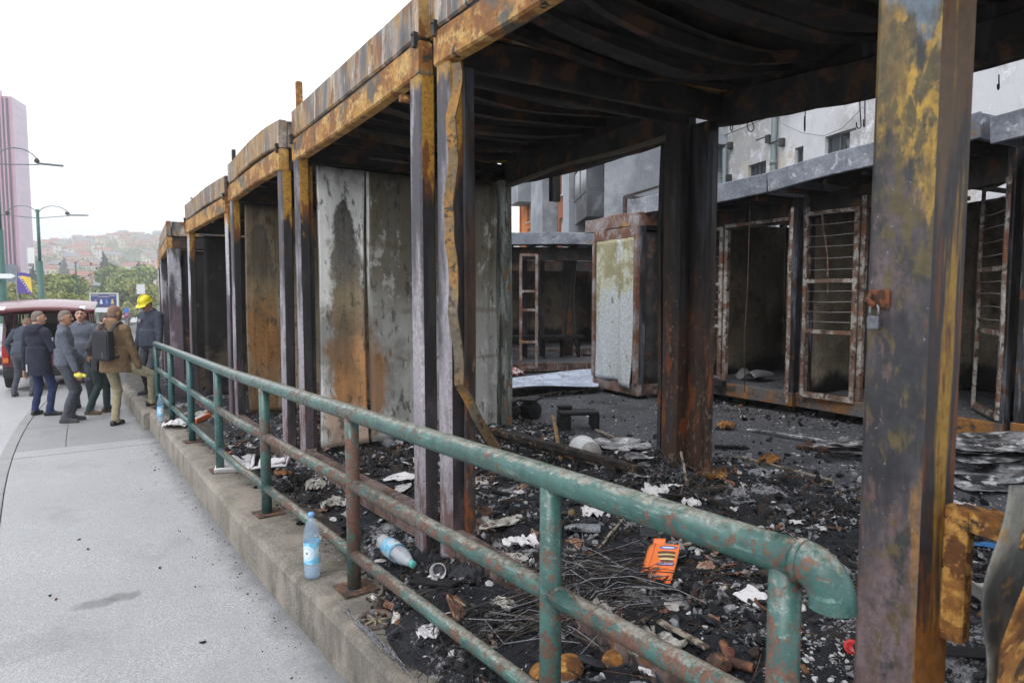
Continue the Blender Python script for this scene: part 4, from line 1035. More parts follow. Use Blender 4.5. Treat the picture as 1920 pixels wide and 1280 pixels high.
# the inside turned out to face away: mirror the depth by turning the thing round its front line
s = MB(); s.beam(QD(LD-.12, -.02, 0), QD(LD-.12, -.02, 2.6), .20, .14, up=vD, ch=.01); s.build('corner_post', M_POST_FAR, D1)
for u in (LD-.62, LD-.40):
    pass
s = MB()
for u in (LD-.70, LD-.38): s.beam(QD(u, -.25, .1), QD(u, -.25, 2.35), .05, .05, up=vD)
for h in (.12, .62, 1.25, 1.62, 2.33): s.beam(QD(LD-.70, -.25, h), QD(LD-.38, -.25, h), .04, .05)
s.build('door_frame', M_FASCIA_RED, D1)
for u, wv in ((.35, .25), (.95, .10), (1.35, .12)):
    s = MB(); s.beam(QD(u, 1.6, .1), QD(u, 1.6, 2.4), wv, .08, up=vD); s.build('inner_upright', M_INNER if wv > .2 else M_POST_FAR_DARK, D1)
for k in range(2):
    s = MB(); s.tube([QD(.25+.16*k+.12*math.sin(h*1.3+k), 1.1, .2+h) for h in np.linspace(0, 2.1, 9)], .03, 7); s.build('warped_pipe', M_DARKSTEEL, D1)
s = MB(); s.beam(QD(.1, 1.2, .62), QD(LD-.2, 1.2, .62), .4, .06)
for u in (.2, .6, 1.0, 1.4): s.beam(QD(u, 1.2, .15), QD(u, 1.2, .59), .06, .06, up=vD)
s.build('charred_bench', CHAR[0], D1)
eE0 = WP(-2.6, 16.5); eE1 = WP(3.0, 18.2)
D2, QE, LE, vE = back_kiosk('burnt kiosk at the back of the lane, half hidden by the empty frame in front', (eE1.x, eE1.y), (eE0.x, eE0.y), 2.4, gy(13)+.05, 2.70, 76, over=.1, wall=M_WALL_TAN, sill=M_BASE, post_mat=M_POST_FAR)

# ================================================================== APARTMENT BUILDING BEHIND
M_WHITE_WALL = layered('white_render_sooty', rgb(206, 207, 212), [dict(c=rgb(178, 177, 178), s=.35, t=.5, w=.12), dict(c=rgb(196, 190, 180), s=.9, t=.58, w=.08), dict(c=rgb(130, 128, 128), s=1.3, st=(1, 1, .5), t=.63, w=.1, a=.55), dict(c=rgb(220, 220, 226), s=2.4, t=.58, w=.07)], .9, bump=(25, .15, .01), var=.06)
M_GREY_WALL = layered('grey_render', rgb(152, 157, 166), [dict(c=rgb(128, 132, 140), s=.3, t=.5, w=.15), dict(c=rgb(168, 172, 178), s=.8, t=.58, w=.1), dict(c=rgb(110, 112, 116), s=2.0, t=.66, w=.06, a=.6)], .9, bump=(25, .15, .01), var=.06)
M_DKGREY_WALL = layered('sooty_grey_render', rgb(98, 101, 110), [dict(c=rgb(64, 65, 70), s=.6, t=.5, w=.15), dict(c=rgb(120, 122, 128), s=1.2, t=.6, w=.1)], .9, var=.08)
M_ORANGE_WALL = layered('orange_render', rgb(206, 124, 66), [dict(c=rgb(186, 108, 60), s=.7, t=.5, w=.12)], .9, var=.06)
M_BROWN_WALL = layered('brown_orange_render', rgb(150, 92, 62), [dict(c=rgb(120, 76, 58), s=.9, t=.5, w=.12)], .9, var=.06)
def glass(name, tint=(.05, .06, .07), rough=.08):
    s = NT(name, rough); s.done(tint+(1,)); s.b.inputs['Specular IOR Level'].default_value = .8; return s.m
M_GLASS = glass('window_glass'); M_GLASS_PALE = glass('window_glass_pale', (.42, .46, .5), .15)
M_FRAME_W = plain('white_window_frame', rgb(206, 208, 212), .5); M_FRAME_D = plain('dark_window_frame', rgb(84, 88, 94), .5)
M_DRAIN = plain('green_grey_drainpipe', rgb(112, 124, 126), .5)
AP = thing('apartment_building', 'white and grey apartment building with orange bays rising behind the kiosks', 'building', tuple(WP(2.84, 21.3)))
AO = Vector(AP.location)
class Face:
    """a facade plane from plan point a to b seen from the lane; holes get frame, panes and reveal"""
    def __init__(s, a, b): s.a, s.b = a, b; s.L = (b-a).length; s.u = (b-a)/s.L; s.n = Vector((s.u.y, -s.u.x, 0))
    def p(s, t, z, out=0): return s.a+s.u*t+s.n*out+Vector((0, 0, z))-AO
    def t_px(s, px):     # where the facade meets the sight line of a column
        d = RIGHT*(px-960)/1280+Vector((math.sin(YAW), math.cos(YAW), 0)); n = Vector((d.y, -d.x, 0))
        return -s.a.dot(n)/s.u.dot(n)
    def z_px(s, t, py):
        q = s.a+s.u*t; Z = q.x*math.sin(YAW)+q.y*math.cos(YAW); return CAM_H+(548-py)/1280*Z
def facade(F, z0, z1, holes, mat, name='wall', th=.25):
    ts = sorted(set([0, F.L]+[h[0] for h in holes]+[h[1] for h in holes])); zs = sorted(set([z0, z1]+[h[2] for h in holes]+[h[3] for h in holes]))
    s = MB()
    for i in range(len(ts)-1):
        for j in range(len(zs)-1):
            tm, zm = (ts[i]+ts[i+1])/2, (zs[j]+zs[j+1])/2
            if any(h[0] < tm < h[1] and h[2] < zm < h[3] for h in holes): continue
            s.add([F.p(ts[i], zs[j]), F.p(ts[i+1], zs[j]), F.p(ts[i+1], zs[j+1]), F.p(ts[i], zs[j+1])], [(0, 1, 2, 3)])
    for h in holes:
        a, b, c, d = h[:4]; dp = -.18
        q = [F.p(a, c), F.p(b, c), F.p(b, d), F.p(a, d)]; r = [F.p(a, c, dp), F.p(b, c, dp), F.p(b, d, dp), F.p(a, d, dp)]
        s.add(q+r, [(0, 4, 5, 1), (1, 5, 6, 2), (2, 6, 7, 3), (3, 7, 4, 0)])
    return s.build(name, mat, AP)
def window(F, h, n=2, fm=None, gm=None, vert=0):
    a, b, c, d = h[:4]; fm = fm or M_FRAME_W; gm = gm or M_GLASS
    s = MB(); k = .055
    s.beam(F.p(a, c+k/2, -.13), F.p(b, c+k/2, -.13), .06, k); s.beam(F.p(a, d-k/2, -.13), F.p(b, d-k/2, -.13), .06, k)
    for i in range(n+1):
        t = a+k/2+(b-a-k)*i/n; s.beam(F.p(t, c+k, -.13), F.p(t, d-k, -.13), .06, k, up=F.u)
    w_ = s.build('window', fm, AP)
    for i in range(n):
        t0 = a+k/2+(b-a-k)*i/n+k/2+.001; t1 = a+k/2+(b-a-k)*(i+1)/n-k/2-.001
        s = MB(); s.beam(F.p((t0+t1)/2, c+k, -.145), F.p((t0+t1)/2, d-k, -.145), .01, t1-t0, up=F.u); s.build('pane', gm, w_)
    s = MB(); s.beam(F.p(a-.04, c-.02, .02), F.p(b+.04, c-.02, .02), .1, .035); s.build('sill', fm, w_)
Wc = WP(6.92, 22.3); dw = WP(-.243, .97); dn = WP(.97, .243)
FW = Face(Wc, Wc-dw*20)                       # white wall, runs towards the camera on the right
zt, zb = 13.5, -.4
def hole(F, x0, x1, y0, y1=None, hgt=None):
    t0, t1 = sorted((F.t_px(x0), F.t_px(x1))); tm = (t0+t1)/2; zt_ = F.z_px(tm, y0)
    zb_ = F.z_px(tm, y1) if y1 is not None else zt_-hgt
    return [t0, t1, zb_, zt_]
hw = [hole(FW, 1396, 1429, 310, hgt=1.25), hole(FW, 1481, 1497, 281, hgt=.95), hole(FW, 1536, 1582, 256, hgt=1.3)]
ztop_row = hw[2][3]
for h in list(hw): hw.append([h[0], h[1], h[2]+3.0, h[3]+3.0])
for dt in (0, 3.6, 7.0): hw.append([hw[2][1]+1.7+dt, hw[2][1]+3.0+dt, hw[2][2], hw[2][3]]); hw.append([hw[2][1]+1.7+dt, hw[2][1]+3.0+dt, hw[2][2]+3, hw[2][3]+3])
facade(FW, zb, zt, hw, M_WHITE_WALL)
for h in hw: window(FW, h, 1 if h[1]-h[0] < .6 else 2, M_FRAME_D)
tp = FW.t_px(1449); s = MB(); s.tube([FW.p(tp, zb, .12), FW.p(tp, 4, .12), FW.p(tp, zt, .12)], .085, 10)
for z in (3.5, 5.5, 7.5, 9.5): s.tube([FW.p(tp, z, .12), FW.p(tp, z+.12, .12)], .1, 10)
s.build('drainpipe', M_DRAIN, AP)
for px, py in ((1366, 279), (1436, 267), (1365, 338), (1461, 273)):
    t = FW.t_px(px); z = FW.z_px(t, py); s = MB(); s.box(FW.p(t, z, .07), (.14, .14, .22)); s.beam(FW.p(t, z+.08, .1), FW.p(t-.35, z+.02, .25), .03, .03); s.build('wall_fitting', M_DARKSTEEL, AP)
t = FW.t_px(1594); z = FW.z_px(t, 250); s = MB(); s.beam(FW.p(t+.1, z, .1), FW.p(t-.15, z-.08, .35), .05, .05); s.tube([FW.p(t-.12, z-.1, .3), FW.p(t-.15, z-.5, .1)], .015, 6); s.build('wall_bracket', M_DARKSTEEL, AP)
ts_ = [FW.t_px(1362), FW.t_px(1390), FW.t_px(1425)]
s = MB(); s.tube([FW.p(FW.t_px(x), FW.z_px(FW.t_px(x), y), .1) for x, y in ((1358, 260), (1400, 243), (1440, 226), (1500, 208))], .018, 6)
s.tube([FW.p(FW.t_px(x), FW.z_px(FW.t_px(x), y), .12) for x, y in ((1460, 238), (1500, 256), (1540, 262), (1575, 248), (1612, 210))], .008, 5); s.build('wall_cable', M_DRAIN, AP)
Wd = WP(2.84, 21.3); FG = Face(Wd, Wc)
hg = [[hole(FG, 1338, 1354, 276, 322)[0]-.5, hole(FG, 1338, 1354, 276, 322)[1], hole(FG, 1338, 1354, 276, 322)[2], hole(FG, 1338, 1354, 276, 322)[3]]]
hg.append([hg[0][0], hg[0][1], hg[0][2]+3, hg[0][3]+3])
facade(FG, zb, zt, hg, M_GREY_WALL)
for h in hg: window(FG, h, 2, M_FRAME_D)
tp = FG.t_px(1355); s = MB(); s.tube([FG.p(FG.L-.12, zb, .1), FG.p(FG.L-.16, FG.z_px(tp, 285), .1)], .07, 8); s.build('drainpipe', M_DRAIN, AP)
# receding street front with orange bays and the balcony
FB = Face(Wd+dw*10.3, Wd)
def strip(x0, x1, y_list, mat, out=0.0, back=False):
    pass
t_of = FB.t_px
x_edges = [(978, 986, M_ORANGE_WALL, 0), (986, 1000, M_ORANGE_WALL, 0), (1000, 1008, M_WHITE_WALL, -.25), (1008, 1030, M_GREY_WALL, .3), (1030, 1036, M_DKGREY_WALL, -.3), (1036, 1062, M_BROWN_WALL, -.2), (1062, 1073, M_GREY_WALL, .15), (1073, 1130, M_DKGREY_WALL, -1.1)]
for x0, x1, mat, out in x_edges:
    t0, t1 = sorted((max(0, t_of(x0)), min(FB.L, t_of(x1))))
    hs_ = []
    if mat is M_BROWN_WALL:
        hs_ = [[t0+.15, t1-.15, FB.z_px((t0+t1)/2, y1), FB.z_px((t0+t1)/2, y0)] for y0, y1 in ((318, 366), (408, 450), (228, 276))]
    if x0 == 986: hs_ = [[t0+.2, t1-.35, FB.z_px((t0+t1)/2, y1), FB.z_px((t0+t1)/2, y0)] for y0, y1 in ((373, 418), (430, 480), (300, 345))]
    if x0 == 1073:
        hs_ = [[t0+.25, t0+1.9, FB.z_px(t0+1, y1), FB.z_px(t0+1, y0)] for y0, y1 in ((392, 470), (300, 370))]
    g = Face(FB.a+FB.u*t0+FB.n*out, FB.a+FB.u*t1+FB.n*out)
    hh = [[h[0]-t0, h[1]-t0, h[2], h[3]] for h in hs_]
    facade(g, zb, zt, hh, mat)
    for h in hh: window(g, h, 2, M_FRAME_W if mat in (M_ORANGE_WALL, M_BROWN_WALL) else M_FRAME_D, M_GLASS_PALE if mat in (M_BROWN_WALL, M_ORANGE_WALL) else M_GLASS)
    for tt in (0, g.L):       # returns to the main wall
        s = MB(); lo, hi = sorted((out, -1.15)); s.add([g.p(tt, zb, lo-out-.001), g.p(tt, zb, hi-out+.001), g.p(tt, zt, hi-out+.001), g.p(tt, zt, lo-out-.001)], [(0, 1, 2, 3)]); s.build('wall_return', mat, AP)
# balconies in the last bay
tb0, tb1 = t_of(1076), min(FB.L, t_of(1130))
for lv, (yt, yb) in enumerate(((340, 372), (340, 372), (340, 372))):
    zb_ = FB.z_px((tb0+tb1)/2, 374)+2.9*lv; zr_ = zb_+1.0
    s = MB(); s.box((0, 0, 0), (1, 1, 1))
    s.v = []; c = [FB.p(tb0, zb_-.75, -1.05), FB.p(tb1-.02, zb_-.75, -1.05), FB.p(tb1-.02, zb_-.75, .55), FB.p(tb0, zb_-.75, .0)]
    s.v = [tuple(q) for q in c]+[tuple(q+Vector((0, 0, .75))) for q in c]; s.f = [[0, 1, 2, 3], [7, 6, 5, 4], [0, 4, 5, 1], [1, 5, 6, 2], [2, 6, 7, 3], [3, 7, 4, 0]]; s.mi = [0]*6; s.sm = [False]*6
    bl = s.build('balcony', M_DKGREY_WALL, AP)
    A_, B_, C_ = FB.p(tb0, zb_, .0), FB.p(tb1-.02, zb_, .55), FB.p(tb1-.02, zb_, -1.0)
    s = MB(); up = Vector((0, 0, 1.0))
    for q in (A_, A_.lerp(B_, .5), B_): s.beam(q, q+up, .04, .04)
    s.beam(A_+up, B_+up, .05, .05); s.beam(A_+up*.06, B_+up*.06, .03, .03); s.build('railing', M_FRAME_D, bl)
    s = MB(); s.grid(lambda a, b: A_.lerp(B_, .02+.96*a)+up*(.1+.85*b)+Vector((.01*math.sin(a*40), 0, 0)), 30, 2, thick=.01); s.build('railing_sheet', plain('balcony_sheet_%d' % lv, rgb(150, 152, 158), .5, var=.3, sc=9), bl)
# orange flank facing the camera at the far end, roof slab, flank on the near end
for poly, mat in (((FB.a+FB.n*(-8), FB.a), M_ORANGE_WALL),):
    g = Face(*poly); facade(g, zb, zt, [], mat)
tb = t_of(992); s = MB(); z = FB.z_px(tb, 366)
s.box((0, 0, 0), (.01, .01, .01)); s.v = []; s.f = []; s.mi = []; s.sm = []
s.beam(FB.p(t_of(983), z, .35), FB.p(t_of(1001), z, .35), .7, .9); s.build('bay_box', M_GREY_WALL, AP)
# steel frame on the roof behind the cream-panelled kiosk
RF = thing('roof_frame', 'black steel canopy frame in front of the grey wall, above the cream-panelled kiosk', 'frame', tuple(at_depth(1172, 400, 13.2)))
ro = Vector(RF.location); s = MB()
F1, F2, F3, F4 = at_depth(1172, 420, 13.2), at_depth(1172, 369, 13.2), at_depth(1260, 377, 12.6), at_depth(1250, 345, 14.6)
s.beam(F1-ro-Vector((0, 0, 2.6)), F2-ro, .06, .06); s.beam(F2-ro, F3-ro, .06, .06); s.beam(F2-ro, F4-ro, .05, .05); m_ = F2.lerp(F3, .37); s.beam(m_-ro, m_-ro-Vector((0, 0, 3.0)), .06, .06); s.beam(F3-ro, F3-ro-Vector((0, 0, 3.0)), .06, .06)
s.build('frame', M_DARKSTEEL, RF)
# storey slab so the building has a top and a back
s = MB(); cs = [FB.a+FB.n*(-9), FB.a, Wd, Wc, FW.b, FW.b-FW.n*9]
s.add([(q-AO)+Vector((0, 0, zt)) for q in cs], [tuple(range(6))]); s.build('roof', M_GREY_WALL, AP)
g = Face(FW.b, FW.b-FW.n*9); facade(g, zb, zt, [], M_WHITE_WALL)
# ================================================================== FAR END OF THE STREET
def on_street(off, y): return Vector((off+float(cb(y)), y, float(gz(y))))
def ground_at(X, Z):
    p = WP(X, Z); p.z = float(gz(p.y))-.16; return p
def ground_px(px, Z): return ground_at((px-960)/1280*Z, Z)
HEAD = lambda y: -math.atan(float(cb(y+1)-cb(y-1))/2)
M_GRASS = plain('mown_grass', (.10, .17, .045, 1), .9, var=.3, sc=3, coords='pos')
strip_sheet('grass_verge', lambda y: (float(cb(y))-6.4, float(cb(y))-3.6), 30, 240, 60, 1, -.09, M_GRASS)
strip_sheet('park_lawn', lambda y: (float(cb(y))-70, float(cb(y))-9.6), 30, 230, 50, 1, -.10, M_GRASS)
strip_sheet('grass_verge', lambda y: (float(cb(y))+3.2, float(cb(y))+30), 62, 230, 50, 1, -.10, M_GRASS)
# --- hill
def hill_h(x, y):
    x = np.asarray(x, float); y = np.asarray(y, float)
    t = np.clip((y-225)/520, 0, 2.0)
    h = 56*sst(t, 0, 1.35)**.95+8*(fbm(x/160, y/160, 3, 51)-.45)*np.clip(t*2, 0, 1)
    h = h+10*sst(x, 10, 90)*np.clip(t, 0, 1)+5*(fbm(x/45, y/60, 3, 53)-.45)*np.clip(t*2, 0, 1)
    return -4.4+h
xs = np.linspace(-420, 420, 85); ys = np.linspace(225, 1050, 70)
X, Y = np.meshgrid(xs, ys); Zh = hill_h(X, Y); W_ = len(xs); H_ = len(ys)
idx = np.arange(W_*H_).reshape(H_, W_)
hm = plain('hill_meadow', (.085, .12, .05, 1), .95, var=.5, sc=.03, coords='pos')
tag(link_mesh('hill', np_mesh('hill', np.stack([X.ravel(), Y.ravel(), Zh.ravel()], 1), np.stack([idx[:-1, :-1].ravel(), idx[:-1, 1:].ravel(), idx[1:, 1:].ravel(), idx[1:, :-1].ravel()], 1), hm, smooth=True)), kind='structure')
# --- foliage: leaf clumps as small folded quads through the crown's volume
def foliage(n, shape, size, seed, mats, flat=.5):
    """shape(rng, n) -> points in the crown; every point carries a two-quad tuft turned at random"""
    g = np.random.default_rng(seed)
    P = shape(g, n); n = len(P)
    d1 = g.normal(size=(n, 3)); d1 /= np.linalg.norm(d1, axis=1)[:, None]
    d2 = g.normal(size=(n, 3)); d2 -= (d2*d1).sum(1)[:, None]*d1; d2 /= np.linalg.norm(d2, axis=1)[:, None]
    sz = size*g.uniform(.5, 1.3, n)[:, None]
    up = np.cross(d1, d2)*sz*.25
    V = np.stack([P-d1*sz, P-d2*sz*.6+up, P+d1*sz, P+d2*sz*.6+up], 1).reshape(-1, 3)
    F = np.arange(4*n).reshape(n, 4)
    # light tufts and dark tufts go by clump, not by height
    c = vn3(P[:, 0]*.9/size*.25+3, P[:, 1]*.9/size*.25+8, P[:, 2]*.9/size*.25+1, seed)
    mi = np.clip(((c-.2)/.6*len(mats)).astype(int)+g.integers(-1, 2, n), 0, len(mats)-1)
    return V, F, mi
def crown_pts(lobes):
    def f(g, n):
        L = np.array(lobes, float); wgt = (L[:, 3]*L[:, 4])**1.3; k = g.choice(len(L), n, p=wgt/wgt.sum())
        d = g.normal(size=(n, 3)); d /= np.linalg.norm(d, axis=1)[:, None]
        r = g.uniform(.25, 1, n)**(1/2.2)*g.uniform(.8, 1.12, n)
        return L[k, :3]+d*r[:, None]*np.stack([L[k, 3], L[k, 3], L[k, 4]], 1)
    return f
def leaf(name, c): return plain(name, c, .7, var=.25, sc=.6, coords='pos')
LEAF_G = [leaf('leaf_dark', (.11, .15, .045, 1)), leaf('leaf_mid', (.20, .26, .07, 1)), leaf('leaf_light', (.29, .34, .11, 1))]
LEAF_Y = [leaf('leaf_olive', (.20, .22, .06, 1)), leaf('leaf_yellow', (.40, .38, .11, 1)), leaf('leaf_pale', (.33, .37, .13, 1))]
LEAF_D = [leaf('needle_dark', (.018, .035, .022, 1)), leaf('needle_mid', (.03, .055, .035, 1)), leaf('needle_blue', (.045, .075, .055, 1))]
M_BARK = plain('bark', (.06, .045, .035, 1), .9, var=.4, sc=6)
def tree_proto(kind, h, seed):
    g = random.Random(seed); lob = []
    if kind == 'conifer':
        for i in range(9):
            t = i/8; lob.append((g.uniform(-.15, .15), g.uniform(-.15, .15), h*(.22+.74*t), h*.24*(1-t*.93)+.12, h*.075))
        mats = LEAF_D; n = 1500; sz = .24
    else:
        for i in range(14):
            a = g.uniform(0, 6.28); r = g.uniform(.05, .34)*h; z = h*g.uniform(.30, .86)
            lob.append((r*math.cos(a), r*math.sin(a), z, h*g.uniform(.13, .22), h*g.uniform(.11, .17)))
        lob.append((0, 0, h*.6, h*.22, h*.25)); mats = LEAF_Y if kind == 'yellow' else LEAF_G; n = 5200; sz = .26
    V, F, mi = foliage(n, crown_pts(lob), sz*h/7, seed, mats)
    T = thing('conifer_tree' if kind == 'conifer' else 'leafy_tree', 'tree', 'tree')
    link_mesh('crown', np_mesh('crown', V, F, mats, mi), T)
    s = MB(); s.tube([(0, 0, -.3), (.05, 0, h*.2), (.02, .05, h*.5), (0, 0, h*.8)], .1, 8, rs=[h*.026, h*.02, h*.013, h*.004])
    if kind != 'conifer':
        for i in range(5):
            a = i*1.3+seed; s.tube([(0, 0, h*(.25+.05*i)), (.16*h*math.cos(a), .16*h*math.sin(a), h*(.45+.06*i)), (.25*h*math.cos(a), .25*h*math.sin(a), h*(.55+.06*i))], .05, 6, rs=[h*.012, h*.007, h*.002])
    s.build('trunk', M_BARK, T)
    return T
TP = {'green': tree_proto('green', 7.0, 3), 'yellow': tree_proto('yellow', 7.0, 8), 'green2': tree_proto('green', 7.0, 15), 'conifer': tree_proto('conifer', 9.0, 21)}
used = set()
def plant(kind, px, Z, h, label, group=None, zoff=0.0):
    p = ground_px(px, Z); p.z += zoff
    src = TP[kind]; base_h = 9.0 if kind == 'conifer' else 7.0; k = h/base_h
    if kind in used: o = copy_thing(src, p, random.uniform(0, 6.28), label, (k, k, k))
    else:
        used.add(kind); o = src; o.location = p; o.scale = (k, k, k); o['label'] = label
    if group: o['group'] = group
    return o
GT = 'leafy trees in the park beyond the road'
for kind, px, Z, h, lab in (
    ('yellow', 14, 74, 6.0, 'yellow-green tree left of the first lamp post, at the left edge'),
    ('green', 40, 88, 6.4, 'green tree behind the blue and yellow flag'),
    ('yellow', 70, 84, 7.6, 'yellowish round tree just left of the second lamp post'),
    ('yellow', 98, 92, 9.0, 'tall yellow-green tree right of the second lamp post'),
    ('green', 120, 86, 7.8, 'full green tree behind the raised van tailgate'),
    ('green2', 142, 98, 7.0, 'green tree behind the third lamp post'),
    ('green', 163, 90, 4.8, 'low green tree left of the billboard'),
    ('green2', 52, 100, 6.5, 'dull green tree farther back between the flag and the second lamp post'),
    ('green2', 222, 130, 11.5, 'tall loose green tree right of the billboard'),
    ('green', 240, 112, 9.0, 'bushy green tree behind the blue road sign'),
    ('green2', 258, 140, 12.5, 'tall green tree behind the white panel near the kiosks'),
    ('yellow', 272, 105, 8.0, 'yellow-green tree beside the farthest kiosk'),
    ('yellow', 106, 78, 5.6, 'low yellowish tree between the second and third lamp posts'),
    ('green2', 28, 70, 5.0, 'low dull green tree left of the flag pole'),
    ('yellow', 128, 74, 5.4, 'low yellow-green tree just left of the third lamp post')):
    plant(kind, px, Z, h, lab, GT)
plant('conifer', 200, 210, 15, 'broad dark conifer standing above the dark low building', None, 3)
plant('conifer', 66, 150, 9.5, 'dark conifer peeping over the trees right of the flag', 'small dark conifers', 2)
plant('conifer', 262, 230, 15, 'dark slender conifer on the slope at the right of the hill view', 'small dark conifers', 1)
plant('conifer', 124, 300, 13, 'small dark conifer on the slope left of the third lamp post', 'small dark conifers', 8)
plant('conifer', 76, 290, 14, 'dark bluish conifer on the slope behind the second lamp post', 'small dark conifers', 7)
# --- the wooded hillside that reads as one mass
def woods(g, n):
    x = g.uniform(-170, 230, n); y = g.uniform(190, 820, n)
    m = fbm(x/38, y/45, 3, 77) > .43
    x, y = x[m], y[m]; z = np.where(y > 226, hill_h(x, y), -4.0)
    k = 44; r = g.uniform(2.0, 4.5, len(x))
    d = g.normal(size=(len(x), k, 3)); d /= np.linalg.norm(d, axis=2)[:, :, None]
    q = np.stack([x, y, z+r*.8], 1)[:, None, :]+d*r[:, None, None]*g.uniform(.5, 1.05, (len(x), k))[:, :, None]*np.array([1, 1, 1.1])
    return q.reshape(-1, 3)
V, F, mi = foliage(1500, woods, .95, 5, LEAF_G+LEAF_Y[:1]+[leaf('leaf_rusty', (.16, .10, .04, 1))])
tag(link_mesh('hillside_trees', np_mesh('hillside_trees', V, F, LEAF_G+LEAF_Y[:1]+[bpy.data.materials['leaf_rusty']], mi)), kind='stuff')
# --- houses on the hill
WALLS = [plain('house_white', rgb(226, 222, 214), .9), plain('house_cream', rgb(214, 198, 170), .9), plain('house_pink', rgb(206, 160, 148), .9)]
ROOFS = [plain('roof_red', rgb(150, 88, 72), .85), plain('roof_brown', rgb(128, 88, 72), .85), plain('roof_grey', rgb(120, 120, 124), .85)]
def house_mesh(k):
    g = random.Random(k); w_, d_, h_ = g.uniform(7, 11), g.uniform(7, 9), g.uniform(4.5, 7); s = MB(); r = g.uniform(1.8, 2.8)
    s.box((0, 0, h_/2-2), (w_, d_, h_+4))
    s.m = 1; o_ = .5
    s.add([(-w_/2-o_, -d_/2-o_, h_), (w_/2+o_, -d_/2-o_, h_), (w_/2+o_, d_/2+o_, h_), (-w_/2-o_, d_/2+o_, h_), (-w_/2+(1 if k % 2 else -o_), 0, h_+r), (w_/2-(1 if k % 2 else -o_), 0, h_+r)], [(0, 1, 5, 4), (2, 3, 4, 5), (1, 2, 5), (3, 0, 4), (0, 3, 2, 1)])
    s.box((w_*.2, .8, h_+r*.8), (.7, .7, 1.6))
    s.m = 2
    for i in range(3):
        for j in range(max(1, int(h_/2.7))):
            s.box((-w_/2+w_*(i+.5)/3, -d_/2-.02, 1.5+2.7*j), (1.1, .08, 1.3))
            if i < 2: s.box((w_/2+.02, -d_/2+d_*(i+.5)/2, 1.5+2.7*j), (.08, 1.1, 1.3)); s.box((-w_/2-.02, -d_/2+d_*(i+.5)/2, 1.5+2.7*j), (.08, 1.1, 1.3))
    return s.mesh('hillside_house', [WALLS[k % 3], ROOFS[(k//2) % 3], M_GLASS])
HM = [house_mesh(k) for k in range(6)]
HL = ['small white house with a hipped red roof on the hazy hill', 'small cream house with a red gabled roof on the hazy hill', 'small pinkish house with a brown roof on the hazy hill', 'small white house with a brown roof on the hazy hill', 'small cream house with a grey roof on the hazy hill', 'small pinkish house with a grey roof on the hazy hill']
g_ = random.Random(4); placed = []
tries = 0
while len(placed) < 74 and tries < 6000:
    tries += 1
    x = g_.uniform(-90, 170); y_ = g_.choice((g_.uniform(290, 470), g_.uniform(440, 780), g_.uniform(560, 800)))
    if any(abs(x-a)+abs(y_-b)*.45 < 9 for a, b in placed): continue
    pxy = proj((x, y_, float(hill_h(x, y_))+4))
    if not 46 < pxy[0] < 315: continue
    placed.append((x, y_)); k = g_.randrange(6)
    o = link_mesh('hillside_house', HM[k]); o.location = (x, y_, float(hill_h(x, y_))); o.rotation_euler = (0, 0, g_.uniform(-.6, .6)+(1.57 if g_.random() < .3 else 0))
    wh = 'on the skyline' if y_ > 640 else ('high up' if y_ > 520 else ('halfway up' if y_ > 400 else 'low down'))
    wx = 'left of the second lamp post' if pxy[0] < 80 else ('just right of the second lamp post' if pxy[0] < 110 else ('left of the third lamp post' if pxy[0] < 146 else ('between third and fourth lamp posts' if pxy[0] < 193 else ('between fourth and fifth lamp posts' if pxy[0] < 230 else 'near the kiosk roofs'))))
    lab_ = HL[k].replace(' on the hazy hill', '').replace('small ', '').replace(' a ', ' ').replace('house with', 'house,')+' '+wh+', '+wx
    tag(o, ' '.join(lab_.split()[:16]), 'house', 'houses on the hazy hill')
# --- tower
TW = thing('tower_block', 'tall pinkish tower with dark vertical window bands at the left edge', 'tower', tuple(ground_px(43, 165)))
M_TOWER = plain('tower_pink_panel', rgb(186, 142, 166), .7, var=.05, sc=.2); M_TOWER_P = plain('tower_pale_panel', rgb(200, 182, 200), .7, var=.06, sc=.3); M_TOWER_D = plain('tower_dark_band', rgb(70, 48, 78), .4)
TW.rotation_euler = (0, 0, -YAW+R(15))
tw, td, th = 22.0, 8.0, 52.0
s = MB(); s.box((-tw/2, td/2, th/2), (tw-.02, td-.02, th)); s.build('wall', M_TOWER, TW)
for i in range(22):      # dark window bands between ribs on the street face
    s = MB(); s.box((-1.0-.8*i, -.05, th*.53), (.36, .3, th*.92)); b_ = s.build('window_band', M_TOWER_D, TW)
    s = MB(); s.box((-1.4-.8*i, -.16, th*.52), (.3, .4, th*.96)); s.build('rib', M_TOWER, TW)
for j in range(26):
    for i in range(3):
        s = MB(); s.box((.02, 1.35+2.65*i, 1.0+2.0*j), (.12, 2.6, 1.94)); s.build('facade_panel', M_TOWER_P, TW)
s = MB(); s.box((-tw*.4, td*.5, th+1.5), (8, 7, 3)); s.build('roof_house', M_TOWER_P, TW)
s = MB(); s.tube([(-tw*.28, 3, th), (-tw*.28, 3, th+11)], .5, 8); s.build('mast', M_TOWER, TW)
s = MB(); s.box((2.9, -1.5, 13.4), (1.4, .3, 6.2)); s.build('light_panel', plain('light_billboard', rgb(232, 232, 230), .6), TW)
s = MB()
for i in range(4): s.box((2.42+.32*i, -1.68, 12.4), (.22, .06, .8)); s.box((2.42+.32*i, -1.68, 11.3), (.22, .06, .7))
s.build('poster_shape', M_TOWER_D, TW)
s = MB(); s.box((-3, -3, 6.2), (5.4, 5, 12.4)); s.build('glazed_base', plain('blue_glazing', rgb(70, 92, 118), .25), TW)
